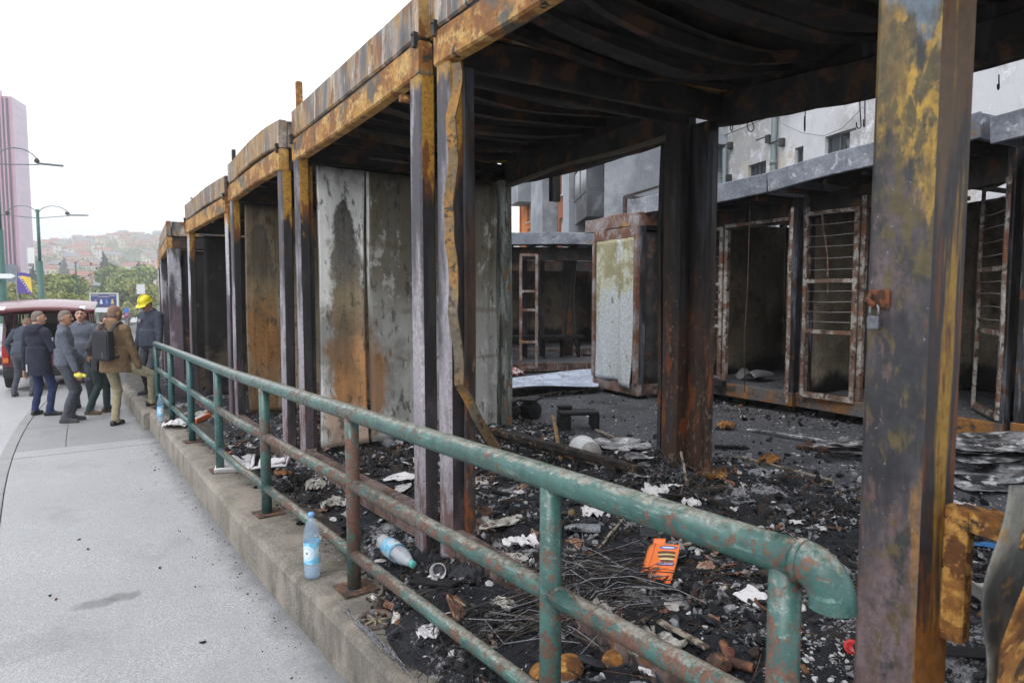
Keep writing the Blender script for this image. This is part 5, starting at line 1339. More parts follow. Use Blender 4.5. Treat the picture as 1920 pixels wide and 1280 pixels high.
# --- dark low building
DB = thing('low_building', 'dark flat low building with a pale window strip above the park trees', 'building', tuple(ground_px(170, 190)), -YAW+R(8))
s = MB(); s.box((0, 4, 3.6), (11, 8, 7.2)); s.build('wall', plain('dark_cladding', rgb(62, 66, 76), .6), DB)
s = MB(); s.box((-1, 3.2, 7.6), (14, 10, .5)); s.build('roof', plain('dark_roof', rgb(78, 84, 96), .6), DB)
s = MB(); s.box((1.2, -.1, 5.4), (7, .3, 1.5)); s.build('window_strip', plain('pale_strip', rgb(190, 196, 206), .4), DB)
for i in range(6):
    s = MB(); s.box((-1.6+1.1*i, -.28, 5.4), (.75, .08, 1.1)); s.build('window', M_GLASS, DB)
s = MB(); s.box((2.2, 2, 8.6), (3.2, 2, 1.6)); s.build('roof_box', plain('pale_box', rgb(196, 204, 210), .6), DB)
# --- lamp posts on the median
M_LAMP = plain('lamp_green_paint', rgb(44, 92, 84), .5, var=.15, sc=4); M_LAMPTOP = plain('lamp_grey_metal', rgb(112, 120, 124), .45)
def lamp():
    T = thing('street_lamp', 'lamp', 'street lamp')
    s = MB(); s.tube([(0, 0, -.2), (0, 0, 1.2), (0, 0, 5.6)], .13, 14, rs=[.17, .15, .13]); s.build('base_sleeve', M_LAMP, T)
    s = MB(); s.tube([(0, 0, 5.55), (0, 0, 8.9)], .075, 10); s.build('pole', M_LAMP, T)
    for sg in (-1, 1):
        s = MB(); pts = [(0, 0, 8.3)]+[(sg*(.75-.75*math.cos(t))*1.0, 0, 8.5+.62*math.sin(t)) for t in np.linspace(.25, 2.75, 9)]
        s.tube(pts, .025, 7); a = s.build('curved_arm', M_LAMPTOP, T)
        e = pts[-1]; s = MB(); s.lathe([(.0, .10), (.05, .08), (.11, -.02), (.10, -.08), (.0, -.16)], 12, Matrix.Translation((e[0], 0, e[2]-.05))); s.build('pendant_lantern', M_DARKSTEEL, a)
        s = MB(); s.tube([(0, 0, 8.35), (sg*1.5, 0, 8.5)], .025, 7); a = s.build('straight_arm', M_LAMPTOP, T)
        s = MB(); s.box((sg*1.95, 0, 8.55), (.95, .22, .07), ch=.02); s.build('lamp_head', M_LAMPTOP, a)
    return T
L0_ = lamp()
LAMPS = [(8, 29.5, 8.95, 'nearest green lamp post with curved arms, at the left edge of the view'), (80, 44, 8.9, 'second green lamp post, its slim arms against the white sky'), (146, 84, 9.2, 'third green lamp post, in front of the hill houses'), (193, 104, 8.7, 'fourth thin lamp post, rising over the billboard'), (230, 150, 8.6, 'farthest thin lamp post, in front of the tall green trees')]
for i, (px, Z, h, lab) in enumerate(LAMPS):
    p = ground_px(px, Z)
    o = L0_ if i == 0 else copy_thing(L0_, p)
    o.location = p; o.rotation_euler = (0, 0, -YAW+R(40 if i == 0 else 5)); o.scale = (1.25 if i else 1, 1.25 if i else 1, h/8.9); o['label'] = lab; o['group'] = 'lamp posts along the road'
# white arrow board on the first lamp
ap = at_depth(0, 517.5, 29.2); AS = thing('direction_sign', 'white arrow-shaped direction board on the nearest lamp post', 'sign', tuple(ap), -YAW)
s = MB(); k = 1280/29.2
v = [(-1.2, -.1), (.45, -.1), (28/k, 0.0), (.45, .1), (-1.2, .1)]
s.add([(x, 0, z) for x, z in v]+[(x, .04, z) for x, z in v], [(0, 1, 2, 3, 4), (9, 8, 7, 6, 5)]+[(i, (i+1) % 5+0, (i+1) % 5+5, i+5) for i in range(5)]); s.build('board', plain('sign_white', rgb(226, 228, 230), .5), AS)
# flag
fp = at_depth(32, 512, 33); FL = thing('flag', 'hanging blue flag with a yellow triangle and white stars left of the second lamp post', 'flag', tuple(fp), -YAW)
M_FB = plain('flag_blue', rgb(92, 74, 152), .8); M_FY = plain('flag_yellow', rgb(226, 196, 92), .8); M_ST = plain('star_white', rgb(226, 226, 230), .8)
fw, fh = 25/1280*33, 38/1280*33
def fwav(x, z): return .04*math.sin(x*6+z*3)
s = MB()
def flagpt(a, b): x, z = fw*a, -fh*b+.03*math.sin(a*5); return (x, fwav(x, z), z)
N_ = 12
for i in range(N_):
    for j in range(N_):
        a, b = (i+.5)/N_, (j+.5)/N_
        s.m = 1 if (b > .13 and a > .12+(b-.13)*1.05 and a < .97) else 0
        q = [flagpt(i/N_, j/N_), flagpt((i+1)/N_, j/N_), flagpt((i+1)/N_, (j+1)/N_), flagpt(i/N_, (j+1)/N_)]
        s.add(q+[(x, y+.006, z) for x, y, z in q], [(0, 1, 2, 3), (7, 6, 5, 4)])
s.build('cloth', [M_FB, M_FY], FL)
s = MB()
for i in range(7):
    b = .2+.105*i; a = (b-.13)*1.05+.05
    x, y, z = flagpt(min(a, .95), b)
    n = 10; s.add([(x+(.022 if k % 2 else .05)*math.sin(k*math.pi/5), y-.012, z+(.022 if k % 2 else .05)*math.cos(k*math.pi/5)) for k in range(n)], [tuple(range(n))])
s.build('star', M_ST, FL)
s = MB(); gz0 = float(gz(fp.y)); s.tube([(-.03, 0, .1), (-.03, 0, gz0-fp.z-.2)], .03, 8); s.build('flagpole', M_LAMPTOP, FL)
# billboard
bp = ground_px(196, 70); BBD = thing('billboard', 'dark blue billboard with four small figures on a pale base', 'billboard', tuple(bp), -YAW+R(4))
bt = CAM_H+(548-551)/1280*70-bp.z; bb_ = CAM_H+(548-576)/1280*70-bp.z
M_BLUE = plain('poster_blue', rgb(38, 48, 104), .4); bw = 47/1280*70
s = MB(); s.box((0, .1, (bt+bb_)/2), (bw, .2, bt-bb_)); s.build('poster', M_BLUE, BBD)
s = MB(); z0_ = (bt+bb_)/2; hh = bt-bb_
for x in (-bw/2-.04, bw/2+.04): s.beam((x, .1, bb_-.5), (x, .1, bt+.06), .1, .26, up=(0, 1, 0))
for z in (bt+.06, ): s.beam((-bw/2-.1, .1, z), (bw/2+.1, .1, z), .26, .1)
s.build('frame', M_FRAME_W, BBD)
s = MB(); s.box((0, .12, bb_-.26), (bw, .2, .5)); s.build('pale_band', M_FRAME_W, BBD)
for x, c in ((-.8, rgb(200, 130, 80)), (-.25, rgb(220, 225, 235)), (.28, rgb(70, 120, 200)), (.85, rgb(226, 190, 90))):
    s = MB(); s.box((x, -.012, z0_-.1), (.34, .02, hh*.5)); pn = s.build('picture', plain('picture_%d' % int(x*100), rgb(60, 76, 140), .5), BBD)
    s = MB(); s.lathe([(0, .16), (.06, .14), (.075, .07), (.05, 0), (.05, -.03), (.13, -.10), (.14, -.3), (0, -.3)], 10, Matrix.Translation((x, -.026, z0_-.05)) @ Matrix.Scale(.12, 4, (0, 1, 0))); s.build('figure', plain('figure_%d' % int(x*100), c, .6), pn)
for x, w_, z in ((-.85, .7, bt-.16), (0, 1.0, bt-.26), (.85, .6, bt-.16)):
    s = MB(); s.box((x, -.012, z), (w_, .02, .07)); s.build('title_bar', plain('title_bar_%d' % int(x*10), rgb(190, 180, 200), .6), BBD)
for x in (-bw*.3, bw*.3):
    s = MB(); s.beam((x, .2, -.2), (x, .2, bb_-.4), .14, .14, up=(0, 1, 0)); s.build('leg', M_LAMPTOP, BBD)
# road sign, white panel, thin masts
rs_ = ground_px(237.5, 62); RS = thing('road_sign', 'blue road sign with a pinkish disc below it on a thin pole', 'sign', tuple(rs_), -YAW)
zt_ = CAM_H+(548-577)/1280*62-rs_.z
s = MB(); s.box((0, 0, zt_-.22), (.4, .03, .44)); s.build('blue_plate', plain('sign_blue', rgb(50, 100, 190), .5), RS)
s = MB(); s.lathe([(0, 0), (.2, 0), (.2, .03), (0, .03)], 20, Matrix.Translation((0, .015, zt_-.68)) @ Matrix.Rotation(R(90), 4, 'X')); s.build('round_plate', plain('sign_magenta', rgb(160, 70, 130), .5), RS)
s = MB(); s.tube([(0, .05, -.2), (0, .05, zt_)], .03, 8); s.build('pole', M_LAMPTOP, RS)
wp_ = ground_px(266, 42); WB = thing('sign_board', 'blank white board on two thin posts beside the farthest kiosk', 'sign', tuple(wp_), -YAW)
z1_ = CAM_H+(548-533)/1280*42-wp_.z; z0b = CAM_H+(548-551)/1280*42-wp_.z
s = MB(); s.box((0, 0, (z1_+z0b)/2), (.5, .04, z1_-z0b)); s.build('board', M_FRAME_W, WB)
s = MB(); s.tube([(-.2, .04, -.2), (-.2, .04, z1_)], .025, 8); s.build('post', M_LAMPTOP, WB)
s = MB(); s.tube([(.2, .04, -.2), (.2, .04, z1_+.15)], .025, 8); s.build('post', M_LAMPTOP, WB)
# --- haze box round everything
hz = MB(); hz.box((0, 450, 45), (2200, 1640, 102)); ho = hz.build('haze', [])
hmat = bpy.data.materials.new('haze_air'); hmat.use_nodes = True
for n in list(hmat.node_tree.nodes): hmat.node_tree.nodes.remove(n)
pv = hmat.node_tree.nodes.new('ShaderNodeVolumePrincipled'); mo = hmat.node_tree.nodes.new('ShaderNodeOutputMaterial')
pv.inputs['Density'].default_value = HAZE; pv.inputs['Color'].default_value = (.97, .985, 1.0, 1); pv.inputs['Anisotropy'].default_value = .1
hmat.node_tree.links.new(pv.outputs[0], mo.inputs['Volume'])
ho.data.materials.append(hmat); tag(ho, kind='stuff')
# ================================================================== PEOPLE
class Body:
    """one continuous figure grown from a distance field: every primitive carries the cloth or skin it belongs to"""
    def __init__(s, lo, hi, st=.0115):
        s.st = st; s.lo = np.array(lo, float); n = np.ceil((np.array(hi)-s.lo)/st).astype(int)+1; s.n = n
        s.ax = [s.lo[i]+np.arange(n[i])*st for i in range(3)]
        s.d = np.full(n, 1e3, np.float32); s.bd = np.full(n, 1e3, np.float32); s.lb = np.zeros(n, np.int8)
    def _sub(s, lo, hi, m):
        a = [max(0, int((lo[i]-m-s.lo[i])/s.st)) for i in range(3)]; b = [min(s.n[i], int((hi[i]+m-s.lo[i])/s.st)+2) for i in range(3)]
        if any(x >= y for x, y in zip(a, b)): return None
        sl = tuple(slice(x, y) for x, y in zip(a, b))
        return sl, np.meshgrid(*[s.ax[i][sl[i]] for i in range(3)], indexing='ij')
    def _put(s, sl, d, lab, k):
        o = s.d[sl]; h = np.maximum(k-np.abs(o-d), 0)/k
        s.d[sl] = np.minimum(o, d)-h*h*k*.25
        m = d < s.bd[sl]; s.bd[sl] = np.where(m, d, s.bd[sl]); s.lb[sl] = np.where(m, lab, s.lb[sl])
    def rc(s, a, b, r1, r2, lab, k=.025):
        a = np.array(a, float); b = np.array(b, float); m = max(r1, r2)
        q = s._sub(np.minimum(a, b)-m, np.maximum(a, b)+m, .06)
        if q is None: return
        sl, (X, Y, Z) = q; ab = b-a; L2 = max((ab**2).sum(), 1e-9)
        t = np.clip(((X-a[0])*ab[0]+(Y-a[1])*ab[1]+(Z-a[2])*ab[2])/L2, 0, 1)
        d = np.sqrt((X-a[0]-t*ab[0])**2+(Y-a[1]-t*ab[1])**2+(Z-a[2]-t*ab[2])**2)-(r1+(r2-r1)*t)
        s._put(sl, d.astype(np.float32), lab, k)
    def ell(s, c, r, lab, k=.03, M=None):
        c = np.array(c, float); r = np.array(r, float); m = r.max()
        q = s._sub(c-m, c+m, .06)
        if q is None: return
        sl, (X, Y, Z) = q; X = X-c[0]; Y = Y-c[1]; Z = Z-c[2]
        if M is not None: X, Y, Z = [M[0][i]*X+M[1][i]*Y+M[2][i]*Z for i in range(3)]
        k0 = np.sqrt((X/r[0])**2+(Y/r[1])**2+(Z/r[2])**2); k1 = np.sqrt((X/r[0]**2)**2+(Y/r[1]**2)**2+(Z/r[2]**2)**2)
        d = k0*(k0-1)/np.maximum(k1, 1e-6)
        s._put(sl, d.astype(np.float32), lab, k)
    def skirt(s, c, a, b, z0, z1, flare, lab, k=.02, M=None):
        """elliptic tube with a straight hem at z0 (local to c)"""
        c = np.array(c, float); m = max(a, b)*(1+flare)
        q = s._sub(c+np.array([-m, -m, z0]), c+np.array([m, m, z1]), .08)
        if q is None: return
        sl, (X, Y, Z) = q; X = X-c[0]; Y = Y-c[1]; Z = Z-c[2]
        if M is not None: X, Y, Z = [M[0][i]*X+M[1][i]*Y+M[2][i]*Z for i in range(3)]
        f = 1+flare*np.clip((z1-Z)/(z1-z0), 0, 1)
        d = (np.sqrt((X/(a*f))**2+(Y/(b*f))**2)-1)*min(a, b)
        d = np.maximum(d, np.maximum(z0-Z, Z-z1))
        s._put(sl, d.astype(np.float32), lab, k)
    def build(s, name, mats, wr=.0, seed=0, clothlabs=(1, 2)):
        d = s.d; m = d < 0; n = d.shape
        c = np.zeros((n[0]-1, n[1]-1, n[2]-1), np.int8)
        for i in (0, 1):
            for j in (0, 1):
                for k in (0, 1): c += m[i:n[0]-1+i, j:n[1]-1+j, k:n[2]-1+k]
        act = (c > 0) & (c < 8); idx = np.full(c.shape, -1, np.int64); I = np.argwhere(act); idx[act] = np.arange(len(I))
        P = np.zeros((len(I), 3)); cnt = np.zeros(len(I))
        corners = [(i, j, k) for i in (0, 1) for j in (0, 1) for k in (0, 1)]
        for a in range(8):
            for b in range(a+1, 8):
                df = np.abs(np.array(corners[a])-np.array(corners[b]))
                if df.sum() != 1: continue
                A = I+np.array(corners[a]); B = I+np.array(corners[b]); da = d[tuple(A.T)]; db = d[tuple(B.T)]
                cr = (da < 0) != (db < 0); t = np.where(cr, da/np.where(cr, da-db, 1), 0)
                P += np.where(cr[:, None], A+t[:, None]*(B-A), 0); cnt += cr
        P = P/np.maximum(cnt, 1)[:, None]
        near = np.clip(np.rint(P).astype(int), 0, np.array(n)-1); lab = s.lb[tuple(near.T)]
        F = []
        for ax in range(3):
            u, v = (ax+1) % 3, (ax+2) % 3
            sl0 = [slice(None)]*3; sl1 = [slice(None)]*3; sl0[ax] = slice(0, n[ax]-1); sl1[ax] = slice(1, n[ax])
            m0, m1 = m[tuple(sl0)], m[tuple(sl1)]; E = np.argwhere(m0 != m1); sgn = m0[tuple(E.T)]
            ok = (E[:, u] > 0) & (E[:, v] > 0) & (E[:, u] < n[u]-1) & (E[:, v] < n[v]-1); E = E[ok]; sgn = sgn[ok]
            e = np.zeros((4, len(E), 3), int)
            for q, (du, dv) in enumerate(((-1, -1), (0, -1), (0, 0), (-1, 0))): e[q] = E; e[q][:, u] += du; e[q][:, v] += dv
            ids = np.stack([idx[tuple(e[q].T)] for q in range(4)], 1)
            ids = np.where(sgn[:, None], ids, ids[:, ::-1]); F.append(ids[(ids >= 0).all(1)])
        F = np.concatenate(F); V = s.lo+P*s.st
        # folds in the cloth
        if wr:
            N = np.zeros_like(V); fn = np.cross(V[F[:, 1]]-V[F[:, 0]], V[F[:, 3]]-V[F[:, 0]])
            for q in range(4): np.add.at(N, F[:, q], fn)
            N /= np.maximum(np.linalg.norm(N, axis=1), 1e-9)[:, None]
            w_ = vn3(V[:, 0]*9, V[:, 1]*9, V[:, 2]*17, seed)-.5+.6*(vn3(V[:, 0]*22, V[:, 1]*22, V[:, 2]*30, seed+3)-.5)
            V = V+N*(w_*wr*np.isin(lab, clothlabs))[:, None]
        mi = np.array([np.bincount(r).argmax() for r in lab[F]]) if len(F) < 1 else np.median(lab[F], axis=1).astype(int)
        me = np_mesh(name, V, F, mats, mi, smooth=True)
        return me
SKIN = [plain('skin_fair', rgb(196, 148, 124), .55, var=.08), plain('skin_tan', rgb(164, 118, 94), .55, var=.08)]
DARK_EYE = plain('eye_dark', rgb(34, 26, 24), .4); LIPS = plain('lips', rgb(142, 86, 76), .5)
def cloth(name, c, var=.18): return plain(name, c, .88, var=var, sc=26, bump=(180, .15, .002))
def rot(ax, a):
    return np.array(Matrix.Rotation(a, 3, ax))
def person(label, loc, rz, jacket, trousers, shoe, hair, hgt=1.76, lean=0.0, side=0.0, head_yaw=0.0, head_pitch=0.0, hem=.93, flare=.08, feet=None, hands=None, elbow_out=.06,
           skin=0, hairlen=1.0, bulk=1.0, collar=True, wr=.012, seed=0, st=.0115, lower=None, hood=False, pockets=False, glove=(None, None), belly=0.0):
    """loc: ground point between the feet; feet and hands in metres in the figure's own frame (x right, y forward)"""
    k = hgt*1.035/1.78
    feet = feet or [(-.11, -.02, 0), (.11, .04, 0)]
    T = thing('person', label, 'person', loc, rz)
    allp = np.array([list(f)[:3] for f in feet]+[list(h) for h in (hands or [])])
    lo = np.array([min(-.52, allp[:, 0].min()-.2), min(-.42, allp[:, 1].min()-.25), -.03]); hi = np.array([max(.52, allp[:, 0].max()+.2), max(.48, allp[:, 1].max()+.32), 1.92*k])
    B = Body(lo, hi, st)
    fx = (feet[0][0]+feet[1][0])/2*.0; pel = np.array([fx, 0, .95*k]); 
    Mt = rot('Y', side) @ rot('X', -lean)
    tp = lambda p: pel+Mt @ (np.array(p, float)*k-np.array([0, 0, .95*k]))
    # legs
    def ik(a, c, l1, l2, bend):
        a = np.array(a, float); c = np.array(c, float); v = c-a; D = min(np.linalg.norm(v), (l1+l2)*.999); u = v/np.linalg.norm(v)
        x = (l1*l1-l2*l2+D*D)/(2*D); h = math.sqrt(max(l1*l1-x*x, 0)); bd = np.array(bend, float); bd -= u*bd.dot(u); bd /= max(np.linalg.norm(bd), 1e-6)
        return a+u*x+bd*h
    for i, f in enumerate(feet):
        sx = -1 if i == 0 else 1; hip = pel+np.array([sx*.095*k, 0, -.02*k]); toe_yaw = f[3] if len(f) > 3 else sx*.25
        ank = np.array([f[0], f[1], f[2]+.09*k]); knee = ik(hip, ank, .445*k, .425*k, (sx*.12, 1, 0) if f[2] < .1 else (sx*1.1, .75, .4))
        lt = lower if lower is not None else 2
        B.rc(hip, knee, .088*k*bulk, .064*k, 2, .03); B.rc(knee, ank+np.array([0, -.01, .02]), .063*k, .053*k, 2 if lower is None else 8, .02)
        B.rc(ank+np.array([0, -.005, .0]), ank+np.array([0, 0, -.01]), .058*k, .06*k, 2 if lower is None else 8, .012)
        dv = np.array([math.sin(toe_yaw), math.cos(toe_yaw), 0]); g = np.array([f[0], f[1], f[2]])
        B.rc(g-dv*.055*k+np.array([0, 0, .042]), g+dv*.05*k+np.array([0, 0, .045]), .042*k, .042*k, 3, .02); B.rc(g+dv*.05*k+np.array([0, 0, .04]), g+dv*.155*k+np.array([0, 0, .032]), .042*k, .032*k, 3, .02)
        B.rc(g-dv*.06*k+np.array([0, 0, .016]), g+dv*.16*k+np.array([0, 0, .016]), .036*k, .032*k, 3, .01)
    B.ell(pel+np.array([0, -.01, -.02*k]), np.array([.17, .125, .13])*k*bulk, 2, .04)
    # torso under the jacket
    B.ell(tp((0, .0, 1.30)), np.array([.185*bulk, .125*bulk, .215])*k, 1, .05, Mt); B.ell(tp((0, .015+belly*.4, 1.09)), np.array([.175*bulk, (.128+belly)*bulk, .18])*k, 1, .05, Mt)
    B.rc(tp((-.165, -.01, 1.425)), tp((.165, -.01, 1.425)), .078*k, .078*k, 1, .05)
    B.rc(tp((-.07, -.015, 1.485)), tp((.07, -.015, 1.485)), .058*k, .058*k, 1, .05)
    B.skirt(tp((0, .005+belly*.3, .95)), .186*k*bulk, .148*k*bulk, (hem-.95)*k, .22*k, flare, 1, .03, Mt)
    # arms
    for i in (0, 1):
        sx = -1 if i == 0 else 1; sh = tp((sx*.195, -.01, 1.415))
        hd = np.array((hands or [(-.30, .05, .80), (.30, .05, .80)])[i], float)
        el = ik(sh, hd, .30*k, .265*k, (sx*elbow_out*8, -1, -.15))
        B.rc(sh, el, .068*k*bulk, .056*k, 1, .035); B.rc(el, hd-(hd-el)*.06, .056*k, .046*k, 1, .02)
        if pockets and i in (pockets if isinstance(pockets, tuple) else (0, 1)): continue
        gl = 7 if glove[i] else 0
        d = (hd-el)/np.linalg.norm(hd-el); nx = np.array([-sx, .15, 0]); nx -= d*nx.dot(d); nx /= np.linalg.norm(nx); wv = np.cross(d, nx)
        if wv[1] < 0: wv = -wv
        B.rc(hd-d*.03, hd+d*.02, .027*k, .027*k, gl, .012)
        Mh = np.stack([wv, nx, d]); 
        B.ell(hd+d*.055*k, np.array([.041, .017, .05])*k, gl, .012, Mh.T)
        for q, (o, ln) in enumerate(((.030, .066), (.010, .076), (-.010, .072), (-.029, .056))):
            b0 = hd+d*.092*k+wv*o*k; b1 = b0+d*ln*.55*k+nx*.012*k; b2 = b1+d*ln*.40*k+nx*.026*k
            B.rc(b0, b1, .0105*k, .0100*k, gl, .006); B.rc(b1, b2, .0100*k, .009*k, gl, .004)
        t0 = hd+d*.03*k+wv*.034*k; t1 = t0+d*.035*k+wv*.024*k+nx*.012*k; B.rc(t0, t1, .0125*k, .0115*k, gl, .008); B.rc(t1, t1+d*.03*k+nx*.012*k, .0112*k, .0095*k, gl, .004)
    # head
    Mh = Mt @ rot('Z', -head_yaw) @ rot('X', -head_pitch)
    hc = tp((0, .0, 1.535))+Mh @ (np.array([0, .028, .125])*k)
    hp = lambda x, y, z: hc+Mh @ (np.array([x, y, z], float)*k)
    kk = np.array
    B.rc(tp((0, -.02, 1.45)), hp(0, -.018, -.07), .062*k, .056*k, 0, .03)
    B.ell(hc, kk([.077, .097, .112])*k, 0, .02, Mh); B.ell(hp(0, .026, -.058), kk([.057, .066, .062])*k, 0, .03, Mh)
    B.rc(hp(0, .088, .012), hp(0, .112, -.026), .010*k, .0155*k, 0, .012); B.rc(hp(-.012, .098, -.03), hp(.012, .098, -.03), .011*k, .011*k, 0, .008)
    for sx in (-1, 1):
        B.ell(hp(sx*.079, -.006, -.012), kk([.012, .024, .034])*k, 0, .01, Mh)
        B.ell(hp(sx*.031, .0855, .010), kk([.0135, .010, .0085])*k, 5, .004, Mh); B.rc(hp(sx*.016, .095, .029), hp(sx*.046, .085, .032), .0075*k, .006*k, 4, .006)
    B.rc(hp(-.021, .086, -.057), hp(.021, .086, -.057), .0075*k, .0075*k, 6, .006); B.ell(hp(0, .078, -.088), kk([.026, .02, .02])*k, 0, .02, Mh)
    if hairlen > 0:
        B.ell(hp(0, -.016, .020), kk([.0785, .086, .0985])*k, 4, .006, Mh); B.ell(hp(0, -.034, -.02), kk([.0775, .067, .062])*k, 4, .006, Mh)
        if hairlen > .8: B.ell(hp(0, .012, .066), kk([.066, .064, .052])*k, 4, .006, Mh)
    if collar:
        B.rc(tp((-.05, -.035, 1.515)), tp((.05, -.035, 1.515)), .052*k, .052*k, 1, .02); B.rc(tp((-.055, -.01, 1.52)), tp((-.03, .055, 1.485)), .03*k, .028*k, 1, .015); B.rc(tp((.055, -.01, 1.52)), tp((.03, .055, 1.485)), .03*k, .028*k, 1, .015)
    if hood:
        B.ell(tp((0, -.095, 1.46)), kk([.15, .075, .10])*k, 1, .03, Mt); B.rc(tp((-.12, -.05, 1.52)), tp((.12, -.05, 1.52)), .04*k, .04*k, 1, .03)
    mats = [SKIN[skin], jacket, trousers, shoe, hair, DARK_EYE, LIPS, glove[0] or glove[1] or DARK_EYE, (lower or trousers)]
    me = B.build('body', mats, wr, seed, (1, 2, 8))
    o = link_mesh('body', me, T)
    T['hc'] = [float(q) for q in hc]; T['cx'] = [float(q) for q in tp((0, -.15, 1.25))]
    return T, tp, hp, Mh, Mt
CL = dict(navy=cloth('navy_coat', rgb(34, 37, 54)), jean=cloth('dark_blue_trousers', rgb(36, 46, 84)), work=cloth('blue_grey_work_jacket', rgb(90, 95, 108)), workp=cloth('grey_work_trousers', rgb(72, 75, 84)), slate=cloth('slate_jacket', rgb(62, 68, 82)),
          dgrey=cloth('dark_grey_jacket', rgb(66, 66, 72)), green=cloth('dark_green_trousers', rgb(40, 58, 58)), brown=cloth('olive_brown_jacket', rgb(112, 91, 66)), khaki=cloth('khaki_trousers', rgb(150, 140, 116)), knee=cloth('black_lower_trousers', rgb(34, 34, 40)), beige=cloth('beige_clothes', rgb(190, 180, 160)))
SHB = plain('black_leather_shoe', rgb(26, 25, 27), .4); SHG = plain('grey_work_boot', rgb(66, 66, 68), .8); SHBR = plain('brown_boot', rgb(84, 62, 48), .7)
HG = plain('grey_cropped_hair', rgb(118, 108, 100), .9, var=.3, sc=120); HD = plain('dark_short_hair', rgb(46, 40, 38), .8, var=.3, sc=120); HS = plain('shaved_hair', rgb(126, 96, 80), .8, var=.12, sc=120); HGD = plain('greying_hair', rgb(80, 74, 72), .9, var=.35, sc=120)
YG = plain('yellow_knit', rgb(226, 222, 96), .9)
def face_cam(a): return -YAW+math.pi+R(a)
def off_frame(loc, rz, p):      # world point in the figure's own frame
    q = Matrix.Rotation(-rz, 3, 'Z') @ (Vector(p)-Vector(loc)); return q
# navy coat, seen from behind
loc = on_walk(77, 779); pn = person('man in a long navy hooded coat and dark blue trousers, seen from behind', loc, -YAW-R(14), CL['navy'], CL['jean'], SHB, HG, 1.76, head_yaw=R(35), hem=.70, flare=.12, feet=[(-.16, .04, 0, -.3), (.15, .05, 0, 1.0)], hands=[(-.33, .02, .80), (.30, .20, .95)], hood=True, seed=2, bulk=1.04, skin=0)
s = MB(); s.box((.0, 0, 0), (.022, .006, .13)); q = pn[1]((-.03, -.192, .83)); o = s.build('reflective_tab', plain('reflective_grey', rgb(196, 198, 200), .4), pn[0]); o.location = q
# grey work suit in profile
loc = on_walk(128, 791); pd = person('man in a blue-grey work jacket in profile with a yellow glove in his hand', loc, -YAW-R(62), CL['work'], CL['workp'], SHG, HG, 1.77, head_yaw=R(18), hem=.92, flare=.05, feet=[(-.11, .05, 0, -.2), (.10, -.02, 0, .3)], hands=[(-.20, .26, 1.02), (.27, .16, .86)], seed=3, skin=1, bulk=1.02, glove=(None, None))
s = MB()
for r_ in range(2):
    for i in range(9 if r_ == 0 else 4): s.box((-.11+.026*i+(.06 if r_ else 0), 0, -.035*r_), (.018, .004, .016+.006*((i*7+r_) % 3)))
o = s.build('back_print', M_FRAME_W, pd[0]); o.location = pd[1]((.0, -.155, 1.34)); o.rotation_euler = (0, 0, 0)
hw_ = Matrix.Rotation(-YAW-R(62), 3, 'Z') @ Vector((.27, .20, .79)); GL = thing('work_glove', 'bright yellow work glove held by the man in the blue-grey jacket', 'glove', tuple(Vector(loc)+hw_), -YAW-R(62))
s = MB(); s.blob((0, 0, 0), (.05, .075, .045), 2, .3, 2.2, 3); s.tube([(0, .05, .01), (.01, .10, -.01)], .016, 7); s.tube([(.015, .05, -.01), (.03, .095, -.03)], .015, 7); s.build('knit', YG, GL)
# man facing the camera, half hidden
loc = on_walk(160, 764); person('dark-haired man facing the camera between two others', loc, face_cam(14), CL['work'], CL['workp'], SHBR, HD, 1.80, head_yaw=R(-6), feet=[(-.12, .02, 0), (.12, .06, 0)], hands=[(-.26, .16, .86), (.28, .10, .84)], seed=4, bulk=1.12, belly=.02)
# leaning man with green trousers
loc = on_walk(181, 775); person('man in dark grey jacket and dark green trousers leaning towards the man with the backpack', loc, -YAW-R(66), CL['dgrey'], CL['green'], SHBR, HGD, 1.76, lean=R(13), head_yaw=R(10), head_pitch=R(14), hem=.90, feet=[(-.10, .16, 0, -.1), (.11, -.08, 0, .4)], hands=[(-.20, .30, .98), (.24, .02, .92)], seed=5, skin=0, elbow_out=.1)
# brown jacket, one foot up on the wall
loc = on_walk(221, 797); rz = -YAW-R(12)
fo = off_frame(loc, rz, on_ledge(258, 745)); fo.z = .272; fo.y += .03
fo.x = max(.30, min(.46, fo.x)); fo.y = max(.05, min(.42, fo.y))
lw = Vector(loc)+Matrix.Rotation(rz, 3, 'Z') @ Vector((fo.x, fo.y, 0)); fo.z = float(ledge(lw.y))-.03-loc.z+.006
pb = person('man in an olive-brown jacket with a black backpack, one foot up on the wall', loc, rz, CL['brown'], CL['khaki'], SHB, HS, 1.84, head_yaw=R(8), hem=.80, flare=.16, feet=[(-.04, .0, 0, -.1), (fo.x, fo.y, fo.z, .9)], hands=[(-.30, .14, .90), (.33, .12, .93)], pockets=(0, 1), elbow_out=.14, seed=6, bulk=1.10, skin=1, hairlen=.7)
M_BAG = plain('black_backpack_fabric', rgb(38, 39, 45), .75, var=.2, sc=60)
bpk = thing('backpack', 'black flat hard-shell backpack worn over the olive-brown jacket', 'backpack', tuple(loc), rz)
tb = pb[1]; s = MB(); c = tb((.03, -.245, 1.20))
s.box(c, (.31, .13, .47), ch=.04); s.build('shell', M_BAG, bpk)
s = MB(); s.box(c+np.array([0, -.066, -.02]), (.25, .012, .36), ch=.005); s.build('front_flap', M_BAG, bpk)
s = MB(); s.box(c+np.array([.045, -.075, -.14]), (.006, .003, .09)); s.build('reflective_line', plain('reflective_line_grey', rgb(140, 142, 146), .5), bpk)
s = MB(); s.tube([c+np.array([-.05, .03, .235]), c+np.array([-.03, .02, .275]), c+np.array([.03, .02, .275]), c+np.array([.05, .03, .235])], .009, 7); s.build('carry_handle', M_BAG, bpk)
